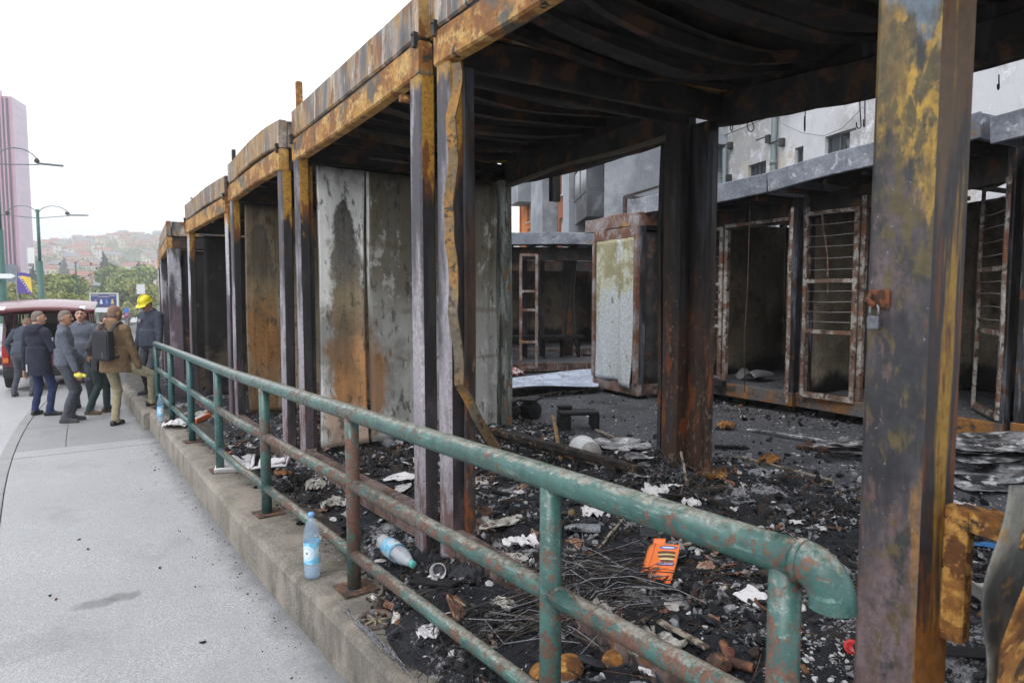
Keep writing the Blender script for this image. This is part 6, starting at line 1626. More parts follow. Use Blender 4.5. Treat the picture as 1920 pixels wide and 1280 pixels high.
for sx in (-1, 1):
    s = MB(); pts = [tb((sx*.10+.02, -.20, 1.40)), tb((sx*.115+.01, -.125, 1.495)), tb((sx*.12, -.01, 1.535)), tb((sx*.12, .09, 1.45)), tb((sx*.13, .135, 1.30)), tb((sx*.16, .07, 1.12)), tb((sx*.15, -.17, 1.02))]
    sweep(s, pts, .055, .014, up=(0, -1, .3)); s.build('shoulder_strap', M_BAG, bpk)
sb = thing('shoulder_bag', 'small black shoulder bag at the left hip of the man in the olive-brown jacket', 'bag', tuple(loc), rz)
s = MB(); s.box(tb((-.235, -.03, .90)), (.12, .26, .19), ch=.03); s.build('pouch', M_BAG, sb)
s = MB(); s.box(tb((-.30, -.03, .93)), (.012, .25, .12), ch=.004); s.build('flap', M_BAG, sb)
s = MB(); s.tube([tb((-.235, -.12, .98)), tb((-.21, -.16, 1.15)), tb((-.17, -.17, 1.32))], .01, 6); s.build('strap', M_BAG, sb)
# the man in the helmet
loc = at_z(287, 739, lambda x, y: ledge(y)-.03); rz = face_cam(-18)
ph = person('man in a yellow hard hat and slate work clothes looking down by the kiosks', loc, rz, CL['slate'], CL['workp'], SHG, HGD, 1.76, head_yaw=R(2), head_pitch=R(28), hem=.88, flare=.05, feet=[(-.12, .03, 0), (.12, .0, 0)], hands=[(-.30, .12, .84), (.30, .06, .80)], seed=7, bulk=1.10, lower=CL['knee'])
M_HELM = plain('yellow_hard_hat', rgb(236, 222, 40), .3, var=.03)
s = MB(); hp_, Mh_ = ph[2], ph[3]
prof = [(.128, -.005), (.128, .01), (.118, .012), (.117, .03), (.110, .06), (.092, .09), (.062, .112), (.03, .122), (.0, .124)]
Mx = Matrix.Translation(Vector(hp_(0, -.005, .035))) @ Matrix([list(r) for r in Mh_]).to_4x4() @ Matrix.Diagonal((.93, 1.12, 1.05, 1))
s.lathe(prof, 24, Mx); s.lathe([(.127, -.005), (.112, -.005), (.106, .05), (.05, .11), (0, .115)], 24, Mx)
hl = s.build('helmet', M_HELM, ph[0])
s = MB(); s.grid(lambda a, b: Mx @ Vector(((.12+.045*b)*math.sin((a-.5)*1.9), (.12+.05*b)*math.cos((a-.5)*1.9), .004-.018*b)), 12, 3, thick=.006); s.build('helmet_peak', M_HELM, hl)
s = MB(); sweep(s, [Mx @ Vector((0, .118*math.cos(t), .01+.118*math.sin(t))) for t in np.linspace(.2, 2.9, 12)], .03, .012, up=(1, 0, 0)); s.build('helmet_ridge', M_HELM, hl)
s = MB(); s.lathe([(0, 0), (.018, 0), (.018, .004), (0, .004)], 12, Mx @ Matrix.Translation((0, .114, .045)) @ Matrix.Rotation(R(-68), 4, 'X')); s.build('helmet_badge', plain('helmet_badge_grey', rgb(190, 186, 120), .5), hl)
s = MB(); s.lathe([(0, 0), (.038, 0), (.038, .004), (0, .004)], 16, Matrix.Translation(Vector(ph[1]((.10, .148, 1.33)))) @ Matrix.Rotation(R(-82), 4, 'X')); s.lathe([(.022, .004), (.022, .007), (.014, .007), (.014, .004)], 12, Matrix.Translation(Vector(ph[1]((.10, .148, 1.33)))) @ Matrix.Rotation(R(-82), 4, 'X')); s.build('chest_emblem', plain('emblem_grey', rgb(140, 142, 146), .7), ph[0])
# man leaning into the van
loc = at_z(44, 742, lambda x, y: gz(y)-.10); person('man in slate work clothes bending into the back of the red van', loc, -YAW+R(4), CL['slate'], CL['workp'], SHG, HS, 1.74, lean=R(16), head_yaw=R(25), head_pitch=R(10), hem=.92, feet=[(-.19, .0, 0), (.18, .05, 0)], hands=[(-.36, .22, .92), (.22, .42, 1.0)], elbow_out=.16, seed=8, bulk=1.06, skin=1)
p = ground_px(15, 95); p.z += .16
person('distant walker in pale beige clothes on the far pavement', p, -YAW+R(70), CL['beige'], CL['beige'], SHBR, HD, 1.74, feet=[(-.08, .22, 0, 0), (.08, -.2, 0, 0)], st=.02, wr=0)

# ================================================================== VEHICLES
def car_paint(name, c): s = NT(name, .28, .0, 'obj'); s.done(c); s.b.inputs['Coat Weight'].default_value = .6; s.b.inputs['Coat Roughness'].default_value = .08; return s.m
M_RED = car_paint('dark_red_car_paint', rgb(96, 16, 30)); M_SILVER = car_paint('silver_car_paint', rgb(172, 178, 186)); M_WHITEP = car_paint('white_car_paint', rgb(226, 228, 230)); M_DKP = car_paint('dark_car_paint', rgb(50, 54, 62))
M_TYRE = plain('tyre_rubber', rgb(28, 28, 29), .85); M_RIM = plain('wheel_rim', rgb(150, 152, 155), .35, .6); M_TRIM = plain('black_trim', rgb(34, 34, 36), .6); M_TAIL = plain('red_lens', rgb(170, 24, 22), .2); M_AMBER = plain('amber_lens', rgb(220, 120, 40), .2); M_CHROME = plain('chrome_bar', rgb(190, 192, 196), .15, .9)
M_CABIN = plain('cabin_dark', rgb(30, 30, 34), .8); M_PLATE = plain('plate_white', rgb(226, 228, 230), .5)
def loft(s, sections, closed=True):
    """sections: (y, [(x, z) ...]) with equal counts; skin between them and caps"""
    n = len(sections[0][1]); b = len(s.v); vs = [(x, y, z) for y, sec in sections for x, z in sec]; fs = []
    for i in range(len(sections)-1):
        for j in range(n): fs.append((i*n+j, i*n+(j+1) % n, (i+1)*n+(j+1) % n, (i+1)*n+j))
    fs.append(tuple(range(n))); fs.append(tuple(reversed([(len(sections)-1)*n+j for j in range(n)])))
    s.add(vs, [tuple(reversed(f)) for f in fs]); return s
def bodysec(w_, z0, z1, r=.1, tum=0.0):
    return [(-w_+r, z0), (w_-r, z0), (w_, z0+r), (w_, z1-r), (w_-r-tum, z1), (-w_+r+tum, z1), (-w_, z1-r), (-w_, z0+r)]
def wheel(T, x, y, r, wd=.2):
    M = Matrix.Translation((x, y, r)) @ Matrix.Rotation(R(90), 4, 'Y')
    s = MB(); s.lathe([(r*.62, -wd/2), (r*.93, -wd/2), (r, -wd*.32), (r, wd*.32), (r*.93, wd/2), (r*.62, wd/2), (r*.62, -wd/2)], 24, M); t = s.build('wheel', M_TYRE, T)
    s = MB(); s.lathe([(r*.62, -wd*.3), (r*.5, -wd*.1), (r*.2, -wd*.2), (0, -wd*.2)], 20, M); s.lathe([(r*.62, wd*.3), (r*.5, wd*.1), (r*.2, wd*.2), (0, wd*.2)], 20, M); s.build('rim', M_RIM, t)
def text_mesh(txt, size, mat, name, parent, M, ext=.004):
    c = bpy.data.curves.new(name, 'FONT'); c.body = txt; c.size = size; c.extrude = ext; c.align_x = 'CENTER'; c.align_y = 'CENTER'
    o = bpy.data.objects.new(name, c); COL.objects.link(o); dg = bpy.context.evaluated_depsgraph_get(); me = bpy.data.meshes.new_from_object(o.evaluated_get(dg))
    bpy.data.objects.remove(o); bpy.data.curves.remove(c); me.materials.clear(); me.materials.append(mat)
    q = link_mesh(name, me, parent); q.matrix_local = M; return q
M_GLASS_SKY = glass('tailgate_sky_sheen', (.55, .58, .62), .12)  # pale base colour paints the sky's reflection on the raised gate
# red van, tailgate up; local y forward, origin on the ground under the rear bumper
vp = WP((88-960)/1280*16.3, 16.3); vp.z = float(gz(vp.y))-.09
VAN = thing('parked_van', 'dark red van with its tailgate raised, men standing behind it', 'van', tuple(vp), -YAW+R(29))
hw2 = .86; VAN.scale = (1.06, 1.06, 1.06)
s = MB(); loft(s, [(.02, bodysec(hw2, .30, .95, .08)), (3.9, bodysec(hw2, .30, 1.02, .1)), (4.35, bodysec(hw2-.12, .34, .82, .1))]); 
for sg in (-1, 1):   # upper sides with a window opening
    x = sg*hw2; xi = sg*(hw2-.10)
    s.beam((x-.03*sg, .08, .94), (xi, .22, 1.82), .16, .06, up=(1, 0, 0)); s.beam((x-.03*sg, 1.35, .98), (xi, 1.30, 1.80), .1, .05, up=(1, 0, 0)); s.beam((x-.03*sg, 2.5, .98), (xi, 2.3, 1.78), .1, .05, up=(1, 0, 0)); s.beam((x-.03*sg, 3.55, 1.0), (xi, 2.75, 1.74), .08, .05, up=(1, 0, 0))
loft(s, [(.16, [(-hw2+.10, 1.78), (hw2-.10, 1.78), (hw2-.14, 1.86), (-hw2+.14, 1.86)]), (1.5, [(-hw2+.10, 1.79), (hw2-.10, 1.79), (hw2-.16, 1.89), (-hw2+.16, 1.89)]), (2.8, [(-hw2+.14, 1.72), (hw2-.14, 1.72), (hw2-.2, 1.78), (-hw2+.2, 1.78)])])
s.build('body', M_RED, VAN)
s = MB(); s.box((0, .70, .99), (1.5, 1.2, .05)); s.box((0, 1.35, 1.2), (1.4, .14, .5)); s.box((-.38, 1.33, 1.52), (.26, .1, .2)); s.box((.38, 1.33, 1.52), (.26, .1, .2)); s.build('cabin', M_CABIN, VAN)
for sg in (-1, 1):
    s = MB()
    for y0, y1 in ((.25, 1.27), (1.38, 2.38), (2.5, 3.1)): s.add([(sg*(hw2-.05), y0, 1.02), (sg*(hw2-.05), y1, 1.02), (sg*(hw2-.10), y1*.97, 1.72), (sg*(hw2-.10), y0+.06, 1.75)], [(0, 1, 2, 3)])
    s.build('side_window', M_GLASS_PALE if sg > 0 else M_GLASS, VAN)
    s = MB(); s.box((sg*(hw2-.07), .02, .80), (.13, .10, .40), ch=.02); t = s.build('tail_light', M_TAIL, VAN)
    s = MB(); s.box((sg*(hw2-.07), -.035, .70), (.10, .02, .10)); s.build('amber_lens', M_AMBER, t)
    wheel(VAN, sg*(hw2-.06), .72, .32); wheel(VAN, sg*(hw2-.06), 3.4, .32)
s = MB(); s.add([(-.72, 3.5, 1.02), (.72, 3.5, 1.02), (.64, 2.75, 1.72), (-.64, 2.75, 1.72)], [(0, 1, 2, 3)]); s.build('windscreen', M_GLASS_PALE, VAN)
s = MB(); s.box((0, -.03, .42), (1.70, .16, .22), ch=.04); s.build('rear_bumper', M_TRIM, VAN)
def gate(a, b):
    x = (a-.5)*1.95*(1-.03*b); return (x, .30-1.05*b, 1.97-.05*b-.13*b*b-.07*abs(a-.5)**2*4)
s = MB(); s.grid(gate, 14, 10, thick=.07); tg = s.build('tailgate', M_RED, VAN)
s = MB(); s.grid(lambda a, b: Vector(gate(.05+.90*a, .06+.80*b))+Vector((0, 0, .012)), 10, 6, thick=.01); s.build('tailgate_window', M_GLASS_SKY, tg)
s = MB(); s.grid(lambda a, b: Vector(gate(.07+.86*a, .66+.24*b))-Vector((0, 0, .085)), 8, 4, thick=.02); s.build('inner_trim', plain('tailgate_lining', rgb(72, 26, 34), .8), tg)
for sg in (-1, 1):
    s = MB(); s.beam((sg*.72, -.55, 1.86), (sg*.72, -.75, 1.80), .1, .06); s.build('gate_latch', M_WHITEP, tg)
    s = MB(); s.tube([(sg*.74, .12, 1.30), (sg*.75, -.42, 1.83)], .012, 6); s.build('gas_strut', M_TRIM, VAN)
s = MB()
for sg in (-1, 1): s.tube([(sg*.62, .4, 1.90), (sg*.62, .45, 1.95), (sg*.62, 2.2, 1.95), (sg*.62, 2.25, 1.89)], .02, 7)
s.build('roof_rail', M_TRIM, VAN)
# hatchbacks
def hatch(name, label, loc, rz, paint, simple=False, group=None):
    T = thing(name, label, 'car', loc, rz, group); s = MB(); hw_ = .86
    loft(s, [(.0, bodysec(hw_-.06, .34, .84, .1)), (.12, bodysec(hw_, .26, .90, .1)), (2.0, bodysec(hw_, .24, .90, .1)), (3.4, bodysec(hw_, .24, .84, .1)), (3.95, bodysec(hw_-.10, .28, .66, .1))])
    loft(s, [(.10, [(-.80, .88), (.80, .88), (.72, .92), (-.72, .92)]), (.52, [(-.80, .88), (.80, .88), (.60, 1.42), (-.60, 1.42)]), (1.6, [(-.80, .88), (.80, .88), (.62, 1.46), (-.62, 1.46)]), (2.2, [(-.80, .88), (.80, .88), (.60, 1.38), (-.60, 1.38)]), (3.0, [(-.78, .86), (.78, .86), (.74, .90), (-.74, .90)])])
    s.build('body', paint, T)
    s = MB(); s.add([(-.68, .125, .965), (.68, .125, .965), (.56, .46, 1.375), (-.56, .46, 1.375)], [(0, 1, 2, 3)]); s.v = [(x, y-.022, z+.012) for x, y, z in s.v]; s.build('rear_window', M_GLASS_PALE, T)
    for sg in (-1, 1):
        s = MB(); s.add([(sg*.795, .5, .94), (sg*.795, 2.75, .93), (sg*.64, 2.1, 1.36), (sg*.635, .62, 1.39)], [(0, 1, 2, 3)]); s.v = [(x+sg*.012, y, z) for x, y, z in s.v]; s.build('side_window', M_GLASS, T)
        s = MB(); s.box((sg*.74, .03, .78), (.16, .1, .22), ch=.03); s.build('tail_light', M_TAIL, T)
        wheel(T, sg*.78, .75, .30, .18); wheel(T, sg*.78, 3.15, .30, .18)
    s = MB(); s.box((0, .0, .42), (1.66, .2, .20), ch=.05); s.build('rear_bumper', M_TRIM, T)
    s = MB(); s.box((0, -.012, .64), (.53, .02, .12)); pl_ = s.build('number_plate', M_PLATE, T)
    return T, pl_
cp = WP((-22-960)/1280*20.0, 20.0); cp.z = float(gz(cp.y))-.1
CAR, plt = hatch('parked_car', 'silver hatchback seen from behind at the left edge of the view', tuple(cp), -YAW+R(30), M_SILVER)
text_mesh('H-273', .105, M_TRIM, 'plate_text', plt, Matrix.Translation((.0, -.024, .64)) @ Matrix.Rotation(R(90), 4, 'X'))
for px, Z, pt, lab, fc in ((252, 120, M_WHITEP, 'tiny white car far down the road by the blue sign', .1), (226, 135, M_DKP, 'tiny dark car far down the road, left of the blue sign', -.1), (4, 60, M_DKP, 'dark blue car half hidden behind the nearest lamp post', 1.2), (205, 90, M_WHITEP, 'white car on the far road below the billboard', 1.3)):
    p = ground_px(px, Z); p.z += .06; hatch('parked_car', lab, tuple(p), -YAW+fc, pt, group='cars far down the road')
# ================================================================== RUBBLE, LITTER AND SCRAP
G = np.random.default_rng(99)
def rubble_pts(n, seed, lane=False):
    g = np.random.default_rng(seed); out = []
    while sum(len(a) for a in out) < n:
        m = n*3
        if lane: x = g.uniform(4.4, 9.5, m); y = g.uniform(-1.5, 10.5, m); p = .25+.75*(fbm(x*.9, y*.9, 3, 63) > .46)
        else:
            y = -1.0+9.8*g.uniform(0, 1, m)**1.25; x = 1.34+g.uniform(0, 1, m)**.9*3.4
            edge = LIP+.03+.35*sst(y, 2.6, 4.5)+.17*(fbm(y*1.7, y*0+3.1, 3, 5)-.45)*2
            p = sst(x, edge-.12, edge+.22)*(.25+.75*sst(fbm(x*2.2, y*2.2, 3, 61), .36, .52))
        k = g.uniform(0, 1, m) < p; out.append(np.stack([x[k]+wd(y[k]), y[k]], 1))
    return np.concatenate(out)[:n]
def rnd_rot(g, n):
    q = g.normal(size=(n, 4)); q /= np.linalg.norm(q, axis=1)[:, None]; w_, x, y, z = q.T
    return np.stack([1-2*(y*y+z*z), 2*(x*y-w_*z), 2*(x*z+w_*y), 2*(x*y+w_*z), 1-2*(x*x+z*z), 2*(y*z-w_*x), 2*(x*z-w_*y), 2*(y*z+w_*x), 1-2*(x*x+y*y)], 1).reshape(n, 3, 3)
_bm = bmesh.new(); bmesh.ops.create_icosphere(_bm, subdivisions=1, radius=.55)
CUBE_V = np.array([v.co[:] for v in _bm.verts]); CUBE_F = np.array([[v.index for v in f.verts] for f in _bm.faces]); _bm.free()
NV, NF = len(CUBE_V), len(CUBE_F)
def chunks(name, n, seed, smin, smax, weights, flat=False, lane=False, foot=False, centres=None):
    g = np.random.default_rng(seed)
    if centres: C_ = np.array(centres); k_ = g.integers(0, len(C_), n); P = C_[k_, :2]+g.normal(size=(n, 2))*C_[k_, 2:3]; P[:, 0] = np.maximum(P[:, 0], LIP+.2)
    elif foot: pass
    if centres: pass
    elif foot: y = g.uniform(.8, 12, n); P = np.stack([LIP-.01+wd(y)-np.abs(g.normal(0, .16, n)), y], 1)
    else: P = rubble_pts(n, seed, lane)
    sz = smin*(smax/smin)**(g.uniform(0, 1, n)**2.2)
    asp = g.uniform(.22, .9, (n, 3)); asp[:, 0] = 1
    if flat: asp[:, 2] = g.uniform(.03, .12, n)
    V = CUBE_V[None]*(1+g.uniform(-.38, .38, (n, NV, 3)))*asp[:, None, :]*sz[:, None, None]
    if flat:      # lie roughly flat, tilted a little
        a = g.uniform(0, 6.28, n); c, s_ = np.cos(a), np.sin(a); z = np.zeros(n); o = np.ones(n)
        Rz = np.stack([c, -s_, z, s_, c, z, z, z, o], 1).reshape(n, 3, 3); t = g.normal(0, .28, n); ct, st = np.cos(t), np.sin(t)
        Rx = np.stack([o, z, z, z, ct, -st, z, st, ct], 1).reshape(n, 3, 3); M = Rz @ Rx
    else: M = rnd_rot(g, n)
    V = np.einsum('nij,nkj->nki', M, V)
    zz = gz(P[:, 1]) if foot else np.maximum(debris_z(P[:, 0], P[:, 1], False), np.where(P[:, 0] < 2.2, ledge(P[:, 1]), -9))
    V += np.stack([P[:, 0], P[:, 1], zz+sz*(.06 if flat else .16)], 1)[:, None, :]
    F = (CUBE_F[None]+NV*np.arange(n)[:, None, None]).reshape(-1, 3)
    c = g.choice(len(weights), n, p=np.array(weights)/sum(weights))
    tag(link_mesh(name, np_mesh(name, V.reshape(-1, 3), F, CHAR, np.repeat(c, NF))), kind='stuff')
#                                   black grey brown ash white rust gloss
chunks('charcoal_rubble', 46000, 1, .005, .06, (5, 3.4, 1.6, 2.2, .8, .4, 4))
chunks('charred_lumps', 2600, 6, .03, .10, (6, 2.6, 1.6, .6, .15, .5, 4))
chunks('ash_flakes', 13000, 2, .006, .075, (2, 3.0, .8, 3.6, 2.6, .5, 2), flat=True)
AC = [(q.x, q.y, sp) for q, sp in ((on_rubble(1140, 838), .38), (on_rubble(1000, 825), .40), (on_rubble(1190, 862), .20), (on_rubble(1545, 1170), .13), (on_rubble(1420, 1090), .10), (on_rubble(1600, 1240), .14), (on_rubble(1400, 800), .7), (on_rubble(560, 790), .25), (on_rubble(430, 800), .4), (on_rubble(1540, 780), .6))]
chunks('pale_ash', 13000, 9, .004, .035, (.6, 1.5, .2, 4, 4, 0, .2), flat=True, centres=AC)
chunks('wall_foot_crumbs', 700, 8, .004, .016, (6, 3, 1, .5, .2, .3, 2), foot=True)
chunks('lane_crumbs', 17000, 3, .006, .045, (2.4, 3.4, .6, 4.0, 3.6, .2, 1), flat=True, lane=True)
chunks('lane_rubble', 2300, 4, .02, .10, (4, 3, 2, 1.2, .6, .8, 2), lane=True)
M_WIRE_GREY = plain('scorched_wire', rgb(98, 92, 86), .6, .3, var=.4, sc=30)
def strands(name, n, seed, lo, hi, rad, mats, centre=None, spread=None, rise=.02, axis=None, jit=.5, lie=True):
    """thin wires and splinters lying in the rubble"""
    g = np.random.default_rng(seed); s = MB()
    for i in range(n):
        if centre is None: q = rubble_pts(1, seed*1000+i)[0]
        else: q = np.array(centre)+g.normal(size=2)*np.array(spread)
        a = g.uniform(0, 6.28) if axis is None else axis+g.normal()*jit
        L = g.uniform(lo, hi); k = 4; cv = g.normal()*.5; pts = []
        for j in range(k):
            t = j/(k-1)-.5; x = max(q[0]+math.cos(a+cv*t)*L*t, LIP+.05+float(wd(q[1]))); y = q[1]+math.sin(a+cv*t)*L*t
            pts.append((x, y, max(float(debris_z(x, y, False)), float(ledge(y)) if x < 2.2 else -9)+.006+rise*g.uniform(0, 1)*(1.2-abs(t)*(1 if lie else -1))))
        s.m = int(g.integers(0, len(mats))); s.tube(pts, rad*g.uniform(.6, 1.3), 4, cap=False)
    tag(s.build(name, mats), kind='stuff'); return s
strands('burnt_wires', 1100, 11, .06, .42, .0019, [M_WIRE_DARK, CHAR[0], CHAR[1], M_WIRE_GREY, M_PIPE_RUST])
strands('charred_splinters', 460, 12, .05, .26, .005, [CHAR[0], CHAR[1], CHAR[2], CHAR[6], CHAR[5]])
c = on_rubble(1090, 1105); strands('wire_bundle', 260, 13, .25, .62, .0021, [M_WIRE_DARK, CHAR[1], CHAR[3], CHAR[1], M_WIRE_GREY], (c.x, c.y), (.16, .14), .07, axis=-.45, jit=.55)
c = on_rubble(640, 820); strands('rusty_sticks', 60, 14, .25, .8, .005, [M_PIPE_RUST, M_RUST, CHAR[2]], (c.x-.05, c.y+.1), (.12, .4), .10, axis=.9, jit=.7)
c = on_rubble(880, 1180); strands('wire_tangle', 60, 15, .2, .6, .002, [M_WIRE_DARK, CHAR[1]], (c.x, c.y), (.14, .14), .05)
c = on_rubble(640, 1230); strands('pale_fibres', 70, 16, .08, .4, .0015, [CHAR[3], CHAR[1]], (c.x, c.y), (.10, .16), .05)
c = on_rubble(1290, 895); strands('pale_fibres', 90, 17, .1, .3, .0014, [CHAR[3], CHAR[1]], (c.x, c.y), (.16, .14), .10)

def place(px, py, dz=0.0):
    p = on_rubble(px, py); p.z += dz; return p
def between(px0, py0, px1, py1, dz=0.0):
    a = place(px0, py0, dz); b = place(px1, py1, dz); d = b-a
    return a, b, math.atan2(d.y, d.x)
# ---------------- bottles, cups
def clear(name, col, rough=.12, alpha=.22):
    s = NT(name, rough, 0, 'obj'); s.done(col); s.b.inputs['Alpha'].default_value = alpha; s.b.inputs['Specular IOR Level'].default_value = .9; s.b.inputs['IOR'].default_value = 1.45; return s.m
M_PET = clear('clear_plastic', (.62, .68, .74, 1)); M_PETB = clear('bluish_plastic', (.40, .60, .78, 1), .1, .26); M_WATER = clear('water_in_bottle', (.55, .74, .9, 1), .05, .22)
M_PETW = clear('milky_plastic', (.78, .81, .86, 1), .25, .5); M_CAPB = plain('light_blue_cap', rgb(120, 178, 226), .45); M_CAPG = plain('teal_cap', rgb(110, 196, 186), .45)
def mat_label():
    s = NT('bottle_label', .4, 0, 'obj')
    col = s.mix(s.ss(s.noise(26, det=3), .4, .6), rgb(110, 190, 232), rgb(150, 214, 242))
    ang = s.n('ShaderNodeMath'); ang.operation = 'ARCTAN2'; s.set(ang.inputs[0], s.xyz(1)); s.set(ang.inputs[1], s.xyz(0))
    for a0, z0, r in ((-2.35, .145, .042), (-.6, .15, .034), (1.4, .145, .04)):
        dx = s.ma('MULTIPLY', s.ma('SUBTRACT', ang.outputs[0], a0), .043); dz = s.ma('SUBTRACT', s.xyz(2), z0)
        d = s.ma('SQRT', s.ma('ADD', s.ma('MULTIPLY', dx, dx), s.ma('MULTIPLY', dz, dz)))
        col = s.mix(s.ss(d, r, r-.003), col, rgb(226, 236, 242))
        for q in (.8, .58): col = s.mix(s.ss(s.ma('ABSOLUTE', s.ma('SUBTRACT', d, r*q)), .0022, .001), col, rgb(150, 196, 224))
        col = s.mix(s.ss(d, r*.2, r*.16), col, rgb(120, 140, 110))
    s.done(col); return s.m
M_LABEL = mat_label()
BP = [(.0, .004), (.030, .0), (.041, .006), (.0435, .02), (.042, .04), (.0435, .055), (.0425, .07), (.0435, .08), (.0435, .20), (.042, .215), (.0435, .23), (.041, .255), (.030, .295), (.019, .318), (.0145, .325), (.0145, .338)]
def bottle(label, loc, rot=(0, 0, 0), sc=1.0, pet=M_PET, cap=M_CAPB, lab=True, water=.10, crumple=0.0, seed=1, group='plastic bottles left in the burnt site', fz=(.085, .20)):
    T = thing('plastic_bottle', label, 'bottle', tuple(loc), 0, group); T.rotation_euler = rot; T.scale = (sc, sc, sc)
    s = MB(); prof = BP; n = 20; g = random.Random(seed)
    s.smooth = True; k = len(prof); vs = []
    for i, (r, z) in enumerate(prof):
        for j in range(n):
            a = 2*math.pi*j/n; rr = r*(1-crumple*float(vn3(np.array([math.cos(a)*2+seed]), np.array([math.sin(a)*2]), np.array([z*22]), seed)[0])) if i < k-3 else r
            vs.append((rr*math.cos(a), rr*math.sin(a), z))
    s.add(vs, [(i*n+j, i*n+(j+1) % n, (i+1)*n+(j+1) % n, (i+1)*n+j) for i in range(k-1) for j in range(n)])
    s.build('bottle_body', pet, T)
    if cap: s = MB(); s.lathe([(0, .332), (.0165, .332), (.0165, .352), (.015, .354), (0, .354)], 16); s.build('cap', cap, T)
    if lab: s = MB(); s.lathe([(.0442, fz[0]), (.0442, fz[1])], 24); s.build('label', M_LABEL, T)
    if water: s = MB(); s.lathe([(0, .006), (.036, .006), (.0405, .02), (.0405, water), (0, water)], 18); s.build('water', M_WATER, T)
    return T
def stand_on_wall(px, py): p = on_ledge(px, py); p.z += .003; return p
bottle('blue-labelled water bottle standing on the concrete wall edge nearest the camera', stand_on_wall(586, 1082), (0, 0, -.2), 1.09, M_PETB, water=.085)
bottle('blue water bottle standing on the wall beside the far end of the railing', stand_on_wall(302, 790), (0, 0, .8), 1.05, M_PETB, water=.15)
def lying(label, a0, a1, b0, b1, sc, **k):
    a, b, an = between(a0, a1, b0, b1, .04)
    sc = min(1.25, max(.6, (b-a).length/.345)); a.z = b.z = max(a.z, b.z)+.004
    return bottle(label, a, (math.pi/2, 0, an+math.pi/2), sc, water=0, **k)
lying('clear crumpled bottle with a teal cap lying inside the railing beside a paper cup', 716, 1046, 800, 1092, .98, pet=M_PETW, cap=M_CAPG, crumple=.34, seed=4, lab=True, fz=(.09, .19))
lying('small clear bottle lying behind the second railing post on a rusty ridged scrap', 1126, 1004, 1062, 1006, .72, cap=None, crumple=.15, seed=5, lab=False)
lying('clear bottle with its base towards the camera, lying on white card in the kiosk', 734, 846, 712, 826, .80, cap=None, crumple=.1, seed=6, lab=False)
M_PAPERW = plain('white_paper', rgb(214, 212, 214), .85, var=.06, sc=60); M_CARD = plain('grey_card', rgb(168, 164, 160), .9)
a = place(822, 1090, .06); T = thing('paper_cup', 'white paper cup lying on its side, open end towards the camera', 'cup', tuple(a))
vd_ = (CAMP-a).normalized(); T.rotation_euler = (vd_+Vector((-.1, .0, -.12))).to_track_quat('Z', 'Y').to_euler(); T.scale = (1.2, 1.2, 1.2)
s = MB(); s.lathe([(0, -.07), (.027, -.07), (.034, .02), (.036, .02), (.037, .024), (.034, .024), (.0255, -.066), (0, -.066)], 22); s.build('cup', M_PAPERW, T)
s = MB(); s.lathe([(0, -.04), (.026, -.04), (.0, -.039)], 16); s.blob((.008, -.012, -.036), (.012, .006, .004), 1, .4); s.build('dregs', CHAR[3], T)
# ---------------- crumpled paper, cloth and foil
def crumple(label, px, py, w_, d_, h_, mat, seed, name='crumpled_paper', cat='paper', rz=0, freq=3.0, group=None, dz=.0, nu=16):
    p = place(px, py, dz); T = MB(); g = random.Random(seed)
    def fn(a, b):
        ed = min(a, 1-a, b, 1-b); e = 1-.10*float(vn2(a*5+seed, b*5, seed+1))*(ed < .12)
        n1 = float(fbm(a*freq+seed, b*freq, 3, seed)); n2 = abs(float(vn2(a*freq*1.6, b*freq*1.6+seed, seed+4))-.5)*2
        return (((a-.5)*w_*e*(1-.35*(2*b-1)**2*abs(2*a-1))+.16*w_*(n1-.45))*1.25, ((b-.5)*d_*e*(1-.35*(2*a-1)**2*abs(2*b-1))+.12*d_*(n2-.5))*1.25, h_*(1.1*n1+.55*(1-n2)-.35)+.006)
    T.grid(fn, nu, nu, thick=.0025, smooth=False); o = T.build(name, mat, None, p); o.rotation_euler = (0, 0, rz+seed); tag(o, label, cat, group); return o
def mat_printed(): return layered('printed_paper', rgb(200, 198, 198), [dict(c=rgb(150, 60, 60), s=60, t=.62, w=.02), dict(c=rgb(60, 130, 110), s=45, t=.62, w=.02), dict(c=rgb(110, 108, 112), s=80, t=.56, w=.03)], .8, bump=None)
M_PRINT = mat_printed(); M_FABRIC = layered('sooty_white_cloth', rgb(176, 172, 164), [dict(c=rgb(90, 84, 78), s=14, t=.55, w=.06), dict(c=rgb(208, 206, 202), s=20, t=.58, w=.05)], .9)
M_SHEETAL = layered('burnt_aluminium', rgb(150, 150, 152), [dict(c=rgb(58, 58, 60), s=5, t=.5, w=.09), dict(c=rgb(214, 214, 216), s=8, t=.57, w=.05), dict(c=rgb(120, 96, 72), s=9, t=.65, w=.04)], .45, .25)
PG = 'scraps of paper and cloth in the rubble'
crumple('bright white crumpled napkin lying just left of the second railing post', 978, 1024, .17, .12, .06, M_PAPERW, 2, rz=.3)
crumple('white crumpled paper lying above the small clear bottle', 1112, 968, .12, .12, .07, M_PAPERW, 3)
crumple('large crumpled pale plastic bag seen above the top rail', 1228, 932, .22, .16, .10, M_PAPERW, 4, 'plastic_bag', 'bag')
crumple('small pinkish white paper scrap right of the pale plastic bag', 1297, 950, .11, .09, .05, M_PAPERW, 5)
crumple('white torn paper lying behind the base beam of the second kiosk', 752, 900, .24, .18, .04, M_PAPERW, 6, freq=2)
crumple('printed crumpled wrapper with red and green print lying on black ash', 748, 918, .26, .14, .03, M_PRINT, 7, 'wrapper', 'wrapper', freq=2.5)
crumple('white crumpled tissue lying on the wall top beside burnt scraps', 596, 916, .14, .20, .09, M_FABRIC, 8, freq=5)
